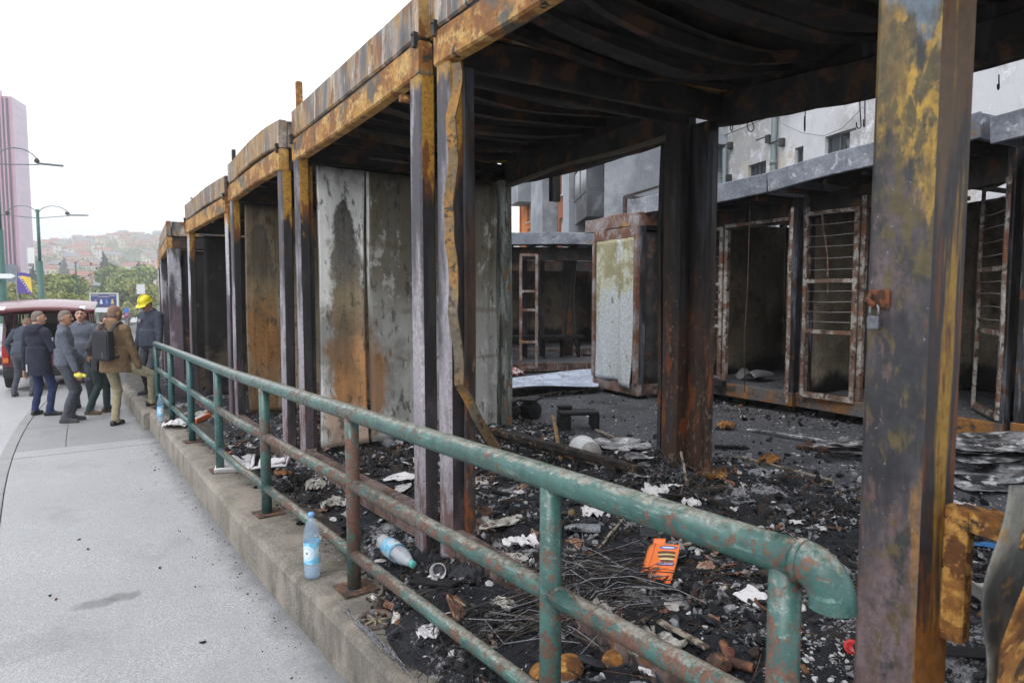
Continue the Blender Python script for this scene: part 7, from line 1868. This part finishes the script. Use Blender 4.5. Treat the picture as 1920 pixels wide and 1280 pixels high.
crumple('cream singed fabric lump left of the third railing post', 628, 950, .22, .16, .07, M_FABRIC, 9, 'cloth_scrap', 'cloth', rz=1)
crumple('grey-white crumpled paper half under the lowest rail', 806, 1196, .11, .09, .05, M_PAPERW, 10)
crumple('pale grey rag lying right of the brown ridged scrap', 945, 1140, .13, .09, .05, M_FABRIC, 11, 'cloth_scrap', 'cloth')
crumple('pale dirty rag draped below the white napkin', 960, 1058, .12, .10, .05, M_FABRIC, 12, 'cloth_scrap', 'cloth')
crumple('white feathery scrap lying beside the rusty hub', 940, 988, .24, .09, .05, M_FABRIC, 13, 'cloth_scrap', 'cloth', rz=-.5)
crumple('small white card standing in the ash behind the peeled strip', 888, 884, .08, .05, .05, M_PAPERW, 14)
crumple('flat grey glass-like sheet lying right of the second kiosk posts', 905, 905, .26, .12, .015, M_CARD, 15, 'sheet_scrap', 'scrap', freq=1.5)
crumple('grey-white fibrous lump lying on the lower rail line, near the bottom', 1200, 1205, .14, .10, .08, M_FABRIC, 16, 'cloth_scrap', 'cloth', freq=6)
crumple('silver grey wrapped bundle lying along the sunken rusty beam', 1135, 1168, .20, .09, .08, M_FABRIC, 17, 'cloth_scrap', 'cloth', freq=6)
crumple('white paper scrap at the very bottom edge, under the lower rail', 1225, 1272, .10, .06, .05, M_PAPERW, 18)
crumple('crumpled translucent film behind the far water bottle', 330, 800, .26, .40, .09, M_PAPERW, 19, 'plastic_bag', 'bag')
crumple('pale sheet scrap lying by the far end of the railing', 362, 778, .32, .36, .05, M_FABRIC, 20, 'cloth_scrap', 'cloth')
crumple('white flattened scrap on the lane left of the double corner post', 1165, 838, .50, .42, .05, M_SHEETAL, 21, 'sheet_scrap', 'scrap', freq=2.5)
crumple('small white scrap in front of the double corner post', 1208, 858, .3, .2, .03, M_SHEETAL, 22, 'sheet_scrap', 'scrap', freq=2)
crumple('brown singed cardboard scrap lying beside the white foam tray', 532, 892, .16, .14, .06, plain('singed_card', rgb(128, 88, 58), .9), 23, 'card_scrap', 'cardboard')
crumple('dark cloth lump beside the third railing post from the left', 452, 868, .20, .16, .14, cloth('dark_blue_rag', rgb(38, 38, 52)), 24, 'cloth_scrap', 'cloth')
crumple('small red scrap in the rubble behind the railing, beside the dark cloth lump', 424, 858, .10, .08, .07, plain('red_plastic', rgb(178, 36, 44), .5), 25, 'plastic_scrap', 'scrap')
crumple('red and white wrapper lying in the rubble right of the near post', 1806, 952, .14, .10, .03, M_PRINT, 26, 'wrapper', 'wrapper')
crumple('bright blue plastic strip lying in the rubble at the right edge', 1890, 1034, .30, .05, .03, plain('blue_plastic', rgb(40, 98, 150), .5), 27, 'plastic_scrap', 'scrap', rz=.3)
crumple('pink and white patterned cloth heap at the foot of the far kiosk', 952, 704, .55, .35, .16, layered('patterned_cloth', rgb(196, 188, 190), [dict(c=rgb(190, 60, 90), s=9, t=.53, w=.03), dict(c=rgb(60, 50, 50), s=7, t=.58, w=.04)], .9), 28, 'cloth_heap', 'cloth', freq=6)
for i, (px, py, lab) in enumerate(((560, 905, 'black burnt rag on the wall top beside the white tissue'), (540, 920, 'black flaky burnt scrap on the wall top left of the white tissue'), (1075, 1000, 'black melted scrap behind the second railing post'), (870, 1085, 'grey scorched can lying right of the paper cup'))):
    crumple(lab, px, py, .18, .14, .07, CHAR[0] if i < 3 else CHAR[1], 30+i, 'burnt_scrap', 'scrap', freq=5)
# ---------------- broken white foam tray
for i, (a_, b_, ln, wd_, lab) in enumerate((((405, 882), (470, 876), .55, .26, 'broken white foam tray lying under the railing, its printed side up'), ((480, 886), (540, 868), .52, .16, 'broken end of the white foam tray leaning over the rubble'))):
    p, q, an = between(*a_, *b_); T = thing('foam_tray', lab, 'tray', tuple((p+q)/2+Vector((0, 0, .02))), an, 'pieces of a broken foam tray'); T.rotation_euler = (.12*(1-2*i), -.10 if i else .05, an)
    s = MB(); L_ = (q-p).length*1.05
    s.grid(lambda a, b: ((a-.5)*L_, (b-.5)*wd_+.012*math.sin(a*9), .012*float(vn2(a*4, b*4, i))), 10, 6, thick=.016); s.build('floor', M_PAPERW, T)
    s = MB(); s.grid(lambda a, b: ((a-.5)*L_+.01*b, wd_/2+.03*b, .075*b*(1-.35*float(vn2(a*7, 1.2, i+3))*b)), 14, 4, thick=.014); s.build('rim', M_PAPERW, T)
    s = MB(); s.grid(lambda a, b: (L_/2+.03*b, (a-.5)*wd_, .075*b), 8, 4, thick=.014); s.build('rim', M_PAPERW, T)
    if i == 0: s = MB(); s.grid(lambda a, b: ((a-.5)*L_, -wd_/2-.03*b, .06*b*(1-.4*float(vn2(a*6, 2.2, i+7)))), 14, 4, thick=-.014); s.build('rim', M_PAPERW, T)
# ---------------- orange biscuit box, torn open
p = place(1247, 1068, .02); BX = thing('biscuit_box', 'torn orange biscuit carton lying open on the black rubble', 'carton', tuple(p))
M_OR = plain('orange_carton', rgb(236, 124, 64), .5, var=.04); M_ORI = plain('carton_inside', rgb(150, 140, 126), .8); M_NAVY = plain('navy_print', rgb(58, 56, 128), .5); M_BISC = plain('print_dark', rgb(96, 70, 50), .5); M_CREAM = plain('print_cream', rgb(232, 206, 150), .5); M_WHT = plain('print_white', rgb(232, 232, 236), .5); M_BLUEP = plain('print_blue', rgb(96, 112, 170), .5)
A0, A1 = place(1262, 1040), place(1232, 1104); ax = (A0-A1); ang_ = math.atan2(ax.y, ax.x)-math.pi/2
vdir = (CAMP-p).normalized(); BX.rotation_euler = (.30, -.12, ang_); BX.scale = (1.3, 1.3, 1.3); BX.location.z += .03
bw_, bl_ = .095, .19
s = MB(); s.box((0, 0, .012), (bw_, bl_*.86, .0025)); s.build('front_panel', M_OR, BX)
s = MB(); s.grid(lambda a, b: (-bw_/2-.001-.035*b, -bl_*.46+bl_*.92*a*(1-.06*b), .013+.012*b-.03*b*b), 6, 3, thick=.002); s.build('side_panel', M_OR, BX)
s = MB(); s.grid(lambda a, b: (-bw_/2+.002+(bw_-.004)*a, -bl_*.432-.034*b, .012-.014*b*b+.004*b), 4, 3, thick=.002); s.grid(lambda a, b: (-bw_/2+.01+(bw_-.016)*a, -bl_*.432-.036-.03*b, .001-.012*b), 4, 3, thick=.002); s.build('end_flap', M_OR, BX)
s = MB(); s.grid(lambda a, b: (-bw_/2-.012+(bw_*.5)*a, bl_*.43+.025*b, .012+.01*b), 4, 3, thick=.002); s.build('torn_flap', M_OR, BX)
s = MB(); s.box((.0, -.01, -.006), (bw_*.9, bl_*.8, .012)); s.build('inner_carton', M_ORI, BX)
s = MB(); s.lathe([(0, 0), (.034, 0), (.034, .0012), (0, .0012)], 24, Matrix.Translation((.004, .060, .0134)) @ Matrix.Diagonal((1, .34, 1, 1))); s.build('brand_oval', M_BLUEP, BX)
s = MB(); s.lathe([(0, 0), (.031, 0), (.031, .0012), (0, .0012)], 24, Matrix.Translation((.004, .060, .0142)) @ Matrix.Diagonal((.8, .12, 1, 1))); s.build('brand_stroke', M_WHT, BX)
for (y, m, r) in ((.028, M_BISC, .036), (.014, M_CREAM, .034), (.004, M_BISC, .035), (-.010, M_CREAM, .030), (-.022, M_BISC, .026)):
    s = MB(); s.lathe([(0, 0), (r, 0), (r, .001), (0, .001)], 22, Matrix.Translation((.008-.2*y, y, .0134+(.03-y)*.01)) @ Matrix.Diagonal((1, .26, 1, 1))); s.build('biscuit_print', m, BX)
s = MB(); s.box((.010, -.040, .0141), (.062, .017, .0012)); s.build('flavour_band', M_NAVY, BX)
text_mesh('ORANGE', .014, M_WHT, 'flavour_text', BX, Matrix.Translation((.010, -.040, .0152)), .0004)
# ---------------- rusty scrap: hubs, plates, cans, ridged sheets
def tilt_to(T, d, roll=0): T.rotation_euler = Vector(d).to_track_quat('Z', 'Y').to_euler()
M_HUB = layered('scorched_hub', rgb(86, 72, 66), [dict(c=rgb(110, 116, 120), s=18, t=.54, w=.06), dict(c=rgb(104, 66, 44), s=24, t=.56, w=.05), dict(c=rgb(40, 36, 36), s=16, t=.6, w=.05)], .7)
p = place(897, 1000, .03); T = thing('hub_plate', 'round scorched hub with small holes standing tilted beside the base beam', 'wheel hub', tuple(p)); tilt_to(T, (CAMP-p).normalized()+Vector((-.25, 0, .1)))
s = MB(); s.lathe([(.056, -.03), (.058, .0), (.054, .006), (.049, .001), (.0, -.002)], 24); s.build('dish', M_HUB, T)
for k in range(5):
    a = k*1.257+.4; s = MB(); s.lathe([(0, .0025), (.0065, .0025), (.0075, .0018), (.0075, -.006)], 10, Matrix.Translation((.026*math.cos(a), .026*math.sin(a), .0))); s.build('hole_dark', CHAR[0], T)  # solid black discs paint the darkness inside the holes
p = place(908, 966, .01); T = thing('rusty_ring', 'rusty brown cup-shaped ring lying flat above the scorched hub', 'ring', tuple(p)); T.rotation_euler = (.2, .1, 0)
s = MB(); s.lathe([(.03, .0), (.05, .0), (.055, .02), (.05, .034), (.044, .034), (.044, .012), (.03, .008), (.03, 0)], 24); s.build('ring', M_PIPE_RUST, T)
p = place(704, 1166, .012); T = thing('burner_plate', 'blackened round plate with spokes lying at the edge of the wall', 'plate', tuple(p)); T.rotation_euler = (.05, -.05, .3)
s = MB(); s.lathe([(.066, -.012), (.088, -.012), (.092, .004), (.088, .012), (.074, .012), (.066, .004), (.066, -.012)], 28); s.build('rim', M_HUB, T)
s = MB()
for k in range(8): a = k*math.pi/4; s.beam((.016*math.cos(a), .016*math.sin(a), .002), (.07*math.cos(a), .07*math.sin(a), .002), .013, .01)
s.lathe([(0, .01), (.018, .01), (.02, -.004), (0, -.004)], 16); s.build('spokes', layered('burner_cream', rgb(132, 122, 104), [dict(c=rgb(54, 48, 44), s=30, t=.52)], .8), T)
p = place(932, 1165, .01); T = thing('small_plate', 'small cream disc with a hole lying right of the brown ridged scrap', 'disc', tuple(p)); T.rotation_euler = (.15, .1, .3)
s = MB(); s.lathe([(.008, .0), (.028, .0), (.03, .004), (.026, .010), (.012, .010), (.008, .006), (.008, 0)], 18); s.build('disc', M_FABRIC, T)
def ridged(label, px, py, w_, d_, mat, n, rx, ry, rz, seed):
    p = place(px, py, .03); T = thing('ridged_scrap', label, 'scrap', tuple(p)); T.rotation_euler = (rx, ry, rz); s = MB()
    s.grid(lambda a, b: ((a-.5)*w_, (b-.5)*d_*(1-.25*float(vn2(a*3, 0, seed)))+.02*math.sin(a*3), .007*math.sin(a*n*6.28)+.04*math.sin(a*2.6+seed)*b), n*6, 8, thick=.003); s.build('sheet', mat, T); return T
M_BRSCRAP = layered('brown_scorched_sheet', rgb(116, 80, 62), [dict(c=rgb(176, 150, 132), s=12, st=(1, 3, 1), t=.56, w=.05), dict(c=rgb(66, 46, 38), s=8, t=.53, w=.07)], .7)
ridged('brown scorched ridged sheet standing askew inside the lowest rail', 862, 1150, .20, .15, M_BRSCRAP, 9, .75, .15, .5, 2)
ridged('small rusty ridged scrap under the small clear bottle', 1085, 1026, .13, .09, M_BRSCRAP, 6, .55, 0, .5, 3)
p = place(1000, 1018); ridged('dark folded sheet lying above the orange carton', 1225, 1000, .22, .10, CHAR[1], 2, .3, .1, .6, 5)
p = place(912, 1212, .012); T = thing('bracket_scrap', 'grey steel bracket with a slot lying in the rubble near the bottom', 'bracket', tuple(p)); T.rotation_euler = (.12, -.1, -.5); M_BRK = plain('grey_brown_steel', rgb(136, 122, 116), .6, .2)
s = MB(); s.box((-.035, 0, 0), (.022, .075, .004)); s.box((.035, 0, 0), (.022, .075, .004)); s.box((0, .028, 0), (.048, .020, .004)); s.box((0, -.026, 0), (.048, .024, .004)); s.box((.02, .065, .004), (.03, .06, .004)); s.build('plate', M_BRK, T)
CG = 'rusty cans in the rubble'
for px, py, an, ln, r, lab in ((1362, 1232, .9, .11, .018, 'upper rusty can of the small heap by the near post'), (1366, 1246, .5, .11, .019, 'middle rusty can of the small heap'), (1388, 1256, 2.0, .09, .018, 'short rusty can at the right of the small heap'), (1160, 1160, .7, .10, .014, 'reddish tube lying above the sunken beam')):
    p = place(px, py, r+.004); T = thing('rusty_can', lab, 'can', tuple(p), an, CG); s = MB(); s.tube([(-ln/2, 0, 0), (-ln*.4, 0, 0), (ln*.4, 0, .003), (ln/2, 0, .003)], r, 14); s.build('can', layered('can_rust_%d' % px, rgb(112, 72, 56), [dict(c=rgb(70, 48, 42), s=20, t=.52), dict(c=rgb(140, 96, 66), s=30, t=.58)], .8), T)
p = place(1345, 1256, .03); T = thing('rusty_ball', 'rusty brown rounded lump beside the heap of cans', 'lump', tuple(p)); s = MB(); s.blob((0, 0, 0), (.05, .038, .034), 3, .12, 2, 4); s.build('lump', M_PIPE_RUST, T)
for px, py, r, m, lab in ((1062, 1262, .085, M_RUST, 'orange rusty plate at the bottom edge left of the lower rail'), (1108, 1246, .07, CHAR[1], 'dark round-ended plate beside the orange rusty plate'), (1016, 1262, .07, M_RUST, 'orange-brown plate half hidden by the second railing post'), (1150, 1244, .06, M_RUST, 'rusty disc half sunk in ash near the bottom'), (870, 1092, .06, CHAR[3], 'scorched grey lid with a rusty end beside the paper cup'), (1072, 966, .035, plain('stone', rgb(120, 100, 74), .8), 'brown pebble lying above the small clear bottle')):
    p = place(px, py, .015); o = MB(); o.blob((0, 0, 0), (r, r*.72, .016 if r > .04 else .026), 3, .1, 1.5, px); q = o.build('scrap_plate', m, None, p); q.rotation_euler = (.35, -.2, px); tag(q, lab, 'scrap')
# ring, cone
p = place(1596, 1222, .02); T = thing('red_cap', 'bright red plastic cap in the ash beside the near post', 'cap', tuple(p)); tilt_to(T, CAMP-p)
s = MB(); s.lathe([(0, .0), (.02, .0), (.024, -.012), (.026, .004), (.020, .008), (.012, .004), (0, .004)], 18); s.build('cap', plain('red_cap_plastic', rgb(196, 36, 40), .4), T)
p, q, an = between(362, 794, 385, 786, .03); T = thing('orange_carton', 'orange and white carton strip lying behind the third railing post from the far end', 'carton', tuple(p), an); s = MB(); s.beam((0, 0, 0), (.40, 0, .02), .10, .05); s.build('strip', M_OR, T); s = MB(); s.beam((.05, 0, .031), (.30, 0, .045), .07, .008); s.build('white_face', M_PAPERW, T)
# ---------------- planks, bars, channels
def bar(label, x0, y0, x1, y1, w_, h_, mat, name='burnt_plank', cat='plank', z0=.02, z1=.02, bend=.0, group=None):
    a = place(x0, y0, z0); b = place(x1, y1, z1); o = Vector(a); T = thing(name, label, cat, tuple(o), 0, group)
    m = (b-a); side = Vector((-m.y, m.x, 0)).normalized(); s = MB(); g = random.Random(x0+y0)
    sweep(s, [m*(i/8)+side*(bend*math.sin(math.pi*i/8)+g.uniform(-.004, .004))+Vector((0, 0, g.uniform(-.003, .004))) for i in range(9)], w_, h_, ch=min(w_, h_)*.18); s.build('bar', mat, T); return T
M_WOODCH = layered('charred_wood', rgb(46, 38, 33), [dict(c=rgb(20, 18, 18), s=6, st=(1, 1, 2), t=.5, w=.08), dict(c=rgb(104, 88, 74), s=14, t=.6, w=.05), dict(c=rgb(112, 70, 40), s=9, t=.63, w=.04)], .85)
M_WOODP = layered('pale_stick', rgb(150, 140, 126), [dict(c=rgb(80, 70, 60), s=20, t=.52)], .85)
bar('long rusty charred beam lying across the rubble in front of the black block', 922, 818, 1200, 892, .09, .06, M_WOODCH, 'charred_beam', 'beam', .06, .05)
bar('thinner charred beam lying alongside the long rusty beam', 985, 836, 1160, 884, .07, .05, M_WOODCH, 'charred_beam', 'beam', .03, .03)
bar('upright rusty flat bar sticking out of the rubble before the black block', 1052, 868, 1036, 836, .035, .02, M_STRIP, 'flat_bar', 'bar', .03, .30)
bar('grey slat lying at the lower right, below the orange carton', 1236, 1172, 1326, 1224, .03, .012, M_WOODP, 'slat', 'slat')
bar('pale metal stick lying right of the small clear bottle', 1118, 1036, 1172, 984, .012, .012, M_WOODP, 'stick', 'stick', .01, .05)
bar('pale stick pointing at the orange carton', 1262, 1034, 1300, 1022, .022, .012, M_WOODP, 'stick', 'stick')
bar('sunken rusty beam running out at the bottom edge', 1196, 1212, 1310, 1292, .05, .08, M_BASE, 'sunken_beam', 'beam', .03, .03)
bar('long grey pole lying across the ash right of the double post', 1392, 862, 1560, 908, .035, .03, M_WOODP, 'pole', 'pole')
bar('brown board lying on the ash between second kiosk posts', 690, 850, 770, 906, .09, .03, M_WOODCH)
bar('brown slat lying on the wall top in front of the base beam', 590, 966, 640, 1010, .07, .025, M_WOODCH)
bar('charred slat lying behind the base beam of the second kiosk', 600, 850, 690, 925, .05, .03, M_WOODCH)
bar('long thin double strip of bent trim lying on the lane', 1402, 808, 1562, 836, .05, .02, M_SHEETAL, 'bent_trim', 'trim', .02, .03, bend=.05)
bar('rusty bone-shaped rod lying left of the crumpled aluminium', 1494, 842, 1560, 848, .05, .045, M_PIPE_RUST, 'rod', 'rod')
bar('dark bar lying on the lane before the open doorway kiosk', 1340, 840, 1388, 842, .05, .03, CHAR[0])
bar('pale stick lying right of the black block', 1118, 810, 1150, 824, .04, .03, M_WOODP, 'stick', 'stick')
bar('stick leaning in the white scraps beside the double post', 1180, 850, 1205, 872, .02, .02, CHAR[1], 'stick', 'stick')
bar('grey twisted stalk standing before the double corner post', 1290, 915, 1276, 900, .018, .012, M_WOODP, 'stalk', 'stick', .0, .22)
bar('rusty bent stalk lying before the double corner post', 1275, 935, 1330, 905, .012, .012, M_PIPE_RUST, 'stalk', 'stick', .0, .12, bend=.06)
bar('burnt board standing out of the rubble by the far kiosk posts', 372, 742, 400, 706, .10, .05, M_WOODCH, z0=.02, z1=.35)
crumple('withered greenish bundle among burnt boards behind the railing', 386, 716, .34, .30, .22, plain('withered_green', rgb(120, 118, 82), .9, var=.5, sc=30), 55, 'withered_bundle', 'bundle', freq=6)
bar('pale bent tube lying behind the foam tray', 440, 858, 505, 856, .03, .03, M_WOODP, 'tube', 'tube')
# loose charred pieces of middling size, each on its own
PLK_ = [MB().blob((0, 0, 0), (.5, .16, .07), 2, .35, 2.2, k, smooth=False).mesh('charred_piece', [CHAR[(0, 2, 6, 1)[k]]]) for k in range(4)]
SL_ = [MB().box((0, 0, 0), (1, .16, .05), ch=.02).mesh('charred_piece', [m]) for m in (M_WOODCH, CHAR[0])]
g = random.Random(17); k = 0; pts_ = rubble_pts(4000, 401)
vis = [q for q in pts_ if 0 < proj((q[0], q[1], float(debris_z(q[0], q[1], False))))[0] < 1920 and 640 < proj((q[0], q[1], float(debris_z(q[0], q[1], False))))[1] < 1275][:240]
CP = ['black charred lump lying in the rubble', 'brown charred lump lying in the rubble', 'glossy black charred lump lying in the rubble', 'grey charred lump lying in the rubble', 'scorched brown slat lying in the rubble', 'black charred slat lying in the rubble']
MARKS = [(proj(place(x, y)), n) for x, y, n in ((1247, 1068, 'orange carton'), (978, 1024, 'white napkin'), (822, 1090, 'paper cup'), (700, 1166, 'spoked plate'), (1100, 858, 'white bucket'), (1345, 1256, 'rusty ball'), (897, 1000, 'scorched hub'), (862, 1150, 'brown ridged scrap'), (1596, 1222, 'red cap'), (1228, 932, 'pale plastic bag'), (1470, 888, 'grey pole'), (1280, 880, 'double corner post'), (752, 900, 'torn white paper'), (596, 916, 'white tissue'), (440, 880, 'foam tray'), (1060, 870, 'long charred beam'), (1806, 952, 'red-white wrapper'), (912, 1212, 'slotted bracket'), (1085, 1010, 'small clear bottle'), (1108, 1246, 'dark round plate'))]
def near_label(what, p):
    c = proj(p); (mx, my), n = min(MARKS, key=lambda m: (m[0][0]-c[0])**2+(m[0][1]-c[1])**2); dx, dy = c[0]-mx, c[1]-my; d = math.hypot(dx, dy)
    rel = ('right of' if dx > 0 else 'left of') if abs(dx) > 1.6*abs(dy) else (('in front of' if dy > 0 else 'behind') if abs(dy) > 1.6*abs(dx) else ('in front and ' if dy > 0 else 'behind and ')+('right of' if dx > 0 else 'left of'))
    return what+(' close ' if d < 45 else (' a little way ' if d < 90 else ' some way '))+rel+' the '+n
for q in vis:
    j = g.choice((0, 0, 1, 2, 2, 3, 4, 5, 5)); me = PLK_[j] if j < 4 else SL_[j-4]; sc = g.uniform(.05, .15) if j < 4 else g.uniform(.12, .34)
    o = link_mesh('charred_piece', me); o.location = (q[0], q[1], float(debris_z(q[0], q[1], False))+sc*.05+.006); o.scale = (sc, sc*g.uniform(.7, 1.6), sc*g.uniform(.8, 2)); o.rotation_euler = (g.uniform(-.4, .4), g.uniform(-.35, .35), g.uniform(0, 6.28))
    tag(o, near_label(CP[j].replace(' lying in the rubble', ''), o.location), 'debris', 'charred pieces in the rubble')
# small paper and tin scraps, each lying where it fell
def scrap_mesh(k, m):
    s = MB(); s.grid(lambda a, b: ((a-.5)*(1-.3*float(vn2(b*4, k, 3))), (b-.5)*.7*(1-.3*float(vn2(a*4, k, 5))), .35*float(fbm(a*2.5+k, b*2.5, 3, k))-.1), 9, 9, thick=.02, smooth=False); return s.mesh('paper_scrap', m)
SCR = [(scrap_mesh(1, M_PAPERW), 'small white paper scrap'), (scrap_mesh(2, M_FABRIC), 'small singed cloth scrap'), (scrap_mesh(3, M_PRINT), 'small printed wrapper scrap'), (scrap_mesh(4, M_SHEETAL), 'small twisted tin scrap'), (scrap_mesh(5, M_BRSCRAP), 'small brown scorched scrap'), (scrap_mesh(6, M_CARD), 'small grey card scrap')]
for q in rubble_pts(600, 733):
    z = max(float(debris_z(q[0], q[1], False)), float(ledge(q[1])) if q[0] < 2.1 else -9); c = proj((q[0], q[1], z))
    if not (330 < c[0] < 1900 and 700 < c[1] < 1270) or g.random() < .5: continue
    me, nm = g.choice(SCR+SCR[:1]+SCR[3:5]); sc = g.uniform(.05, .15); o = link_mesh('paper_scrap' if 'paper' in nm or 'wrapper' in nm else ('tin_scrap' if 'tin' in nm else 'burnt_scrap'), me)
    o.location = (q[0], q[1], z+.012); o.scale = (sc, sc, sc); o.rotation_euler = (g.uniform(-.5, .5), g.uniform(-.5, .5), g.uniform(0, 6.28)); tag(o, near_label(nm, o.location), 'scrap', 'small scraps strewn over the rubble')
# ---------------- lane: black blocks, buckets, sheets
def block_u(label, x0, x1, py, h_, seed):
    a = place(x0, py); b = place(x1, py); L_ = (b-a).length; an = math.atan2(b.y-a.y, b.x-a.x); T = thing('burnt_crate', label, 'crate', tuple(a), an)
    for u0, u1 in ((.0, .29), (.82, 1.0)):
        s = MB(); gg = random.Random(seed); s.box((L_*(u0+u1)/2, .1, h_*.42), (L_*(u1-u0), .24, h_*.84), ch=.02); s.v = [(x+gg.uniform(-.008, .008), y+gg.uniform(-.008, .008), z+gg.uniform(-.006, .006)) for x, y, z in s.v]; s.build('side', CHAR[0], T)
    s = MB(); s.box((L_*.5, .1, h_*.90), (L_*.98, .26, h_*.22), ch=.02); s.box((L_*.2, .2, h_*1.13), (L_*.34, .12, .03)); s.build('top', CHAR[0], T)
block_u('black burnt crate like a low bench standing on the grey lane', 1049, 1124, 806, .20, 3)
for x, y, w_, lab in ((955, 788, .17, 'black burnt block behind the edge of the pale wall panel'), (995, 784, .20, 'black burnt block with a ledge, left of the bench-like crate')):
    p = place(x, y, .1); T = thing('burnt_block', lab, 'block', tuple(p), .6); s = MB(); s.blob((0, 0, 0), (w_, .14, .14), 2, .12, 1.6, x, smooth=False); s.box((0, 0, .14), (w_*1.7, .2, .03), ch=.01); s.build('block', CHAR[0], T)
p = place(1100, 858, .06); T = thing('white_bucket', 'white plastic bucket lying on its side by the long charred beam', 'bucket', tuple(p)); an = math.atan2(*(place(1130, 866)-place(1085, 845)).yx)
T.rotation_euler = (0, R(80), an); M_BUCK = plain('bucket_white', rgb(214, 216, 218), .5, var=.04)
s = MB(); s.lathe([(0, -.16), (.135, -.16), (.14, -.15), (.095, .14), (.0, .14)], 26); s.build('bucket', M_BUCK, T); s = MB(); s.lathe([(0, .141), (.085, .141), (.09, .15), (.0, .15)], 22); s.build('base', M_CARD, T)
# pale corrugated roof sheet on the lane
zf = lambda x, y: float(debris_z(x, y, False))+.10
cs_ = [at_z(905, 722, zf), at_z(1122, 700, zf), at_z(1122, 726, zf), at_z(905, 742, zf)]; o_ = sum(cs_, Vector())/4
T = thing('roofing_sheet', 'pale blue-white ridged roofing sheet lying on the lane in front of the far kiosk', 'metal sheet', tuple(o_)); M_ROOFSH = layered('pale_roof_sheet', rgb(186, 196, 214), [dict(c=rgb(160, 170, 190), s=2, t=.5, w=.1), dict(c=rgb(120, 124, 132), s=8, t=.62, w=.05)], .45, bump=None, var=.06)
def rs(a, b):
    p0 = cs_[0].lerp(cs_[1], a); p1 = cs_[3].lerp(cs_[2], a); q = p0.lerp(p1, b)-o_
    q.z = q.z*0+.05+.03*math.sin(a*3.2)+.018*(abs((b*6) % 1-.5) < .2)+.05*(b-.5)*math.sin(a*5); return q
s = MB(); s.grid(rs, 20, 48, thick=.006, smooth=False); s.build('sheet', M_ROOFSH, T)
s = MB()
for k in range(1, 6): s.tube([rs(k/6, j/10)+Vector((0, 0, .006)) for j in range(11)], .006, 5)
s.build('lap_line', M_CARD, T)
a_ = at_z(905, 752, lambda x, y: float(debris_z(x, y, False))); T = thing('pale_conduit', 'pale thin conduit lying along the edge of the roofing sheet', 'conduit', tuple(a_)); pts_c = [at_z(x, y, lambda x, y: float(debris_z(x, y, False)))-a_+Vector((0, 0, .02)) for x, y in ((905, 752), (985, 748), (1040, 738), (1085, 735), (1122, 728))]
s = MB(); s.tube(pts_c, .018, 8); s.build('tube', M_WOODP, T)
# crumpled aluminium sheets at the right
def alu(label, pxs, w_, hh, seed, n=5):
    a = place(*pxs[0]); b = place(*pxs[1]); L_ = (b-a).length; an = math.atan2(b.y-a.y, b.x-a.x); T = thing('crumpled_sheet', label, 'metal sheet', tuple(a), an)
    for k in range(n):
        g = random.Random(seed+k); off_ = g.uniform(-.12, .12); h0 = .02+hh*k/n; sk = g.uniform(.65, 1)
        s = MB(); s.grid(lambda u, v: (L_*(.5+(u-.5)*sk)+off_*.5, (v-.5)*w_*sk+off_+.04*math.sin(u*5+k), h0+.05*float(fbm(u*4+k, v*3, 3, seed+k))+.05*math.sin(v*4+u*2+k)*(v-.5)+.06*u*u*(k % 2)), 18, 8, thick=.004, smooth=False); s.build('fold', M_SHEETAL, T)
alu('stack of crumpled aluminium sheets lying left of the near post', ((1556, 850), (1650, 862)), .38, .10, 5)
alu('large crumpled aluminium sheets lying right of the near post, under the open door', ((1745, 880), (1960, 872)), .55, .22, 15, 7)
alu('dark buckled sheet lying on the lane right of the near post', ((1780, 912), (1960, 905)), .5, .05, 25, 2)
for px, py, m, lab in ((1442, 870, M_RUST, 'golden brown rusty lump on the ash right of the double post'), (1362, 804, M_RUST, 'small orange leaf-like scrap on the lane'), (1340, 900, M_RUST, 'orange flake lying below the double post'), (1815, 985, M_RUST, 'rusty curled plate right of the near post'), (1880, 985, M_RUST, 'large rusty plate at the right edge of the rubble'), (1850, 1000, CHAR[2], 'brown folded plate between the rusty plates'), (1230, 1225, M_FABRIC, 'tawny fibre clump below the lower rail')):
    crumple(lab, px, py, .20, .16, .09, m, px % 31+60, 'rusty_scrap', 'scrap', freq=3)
ridged('grey pleated sheet standing in the rubble at lower right', 1835, 1130, .35, .18, M_CARD, 4, .9, .2, .9, 9)
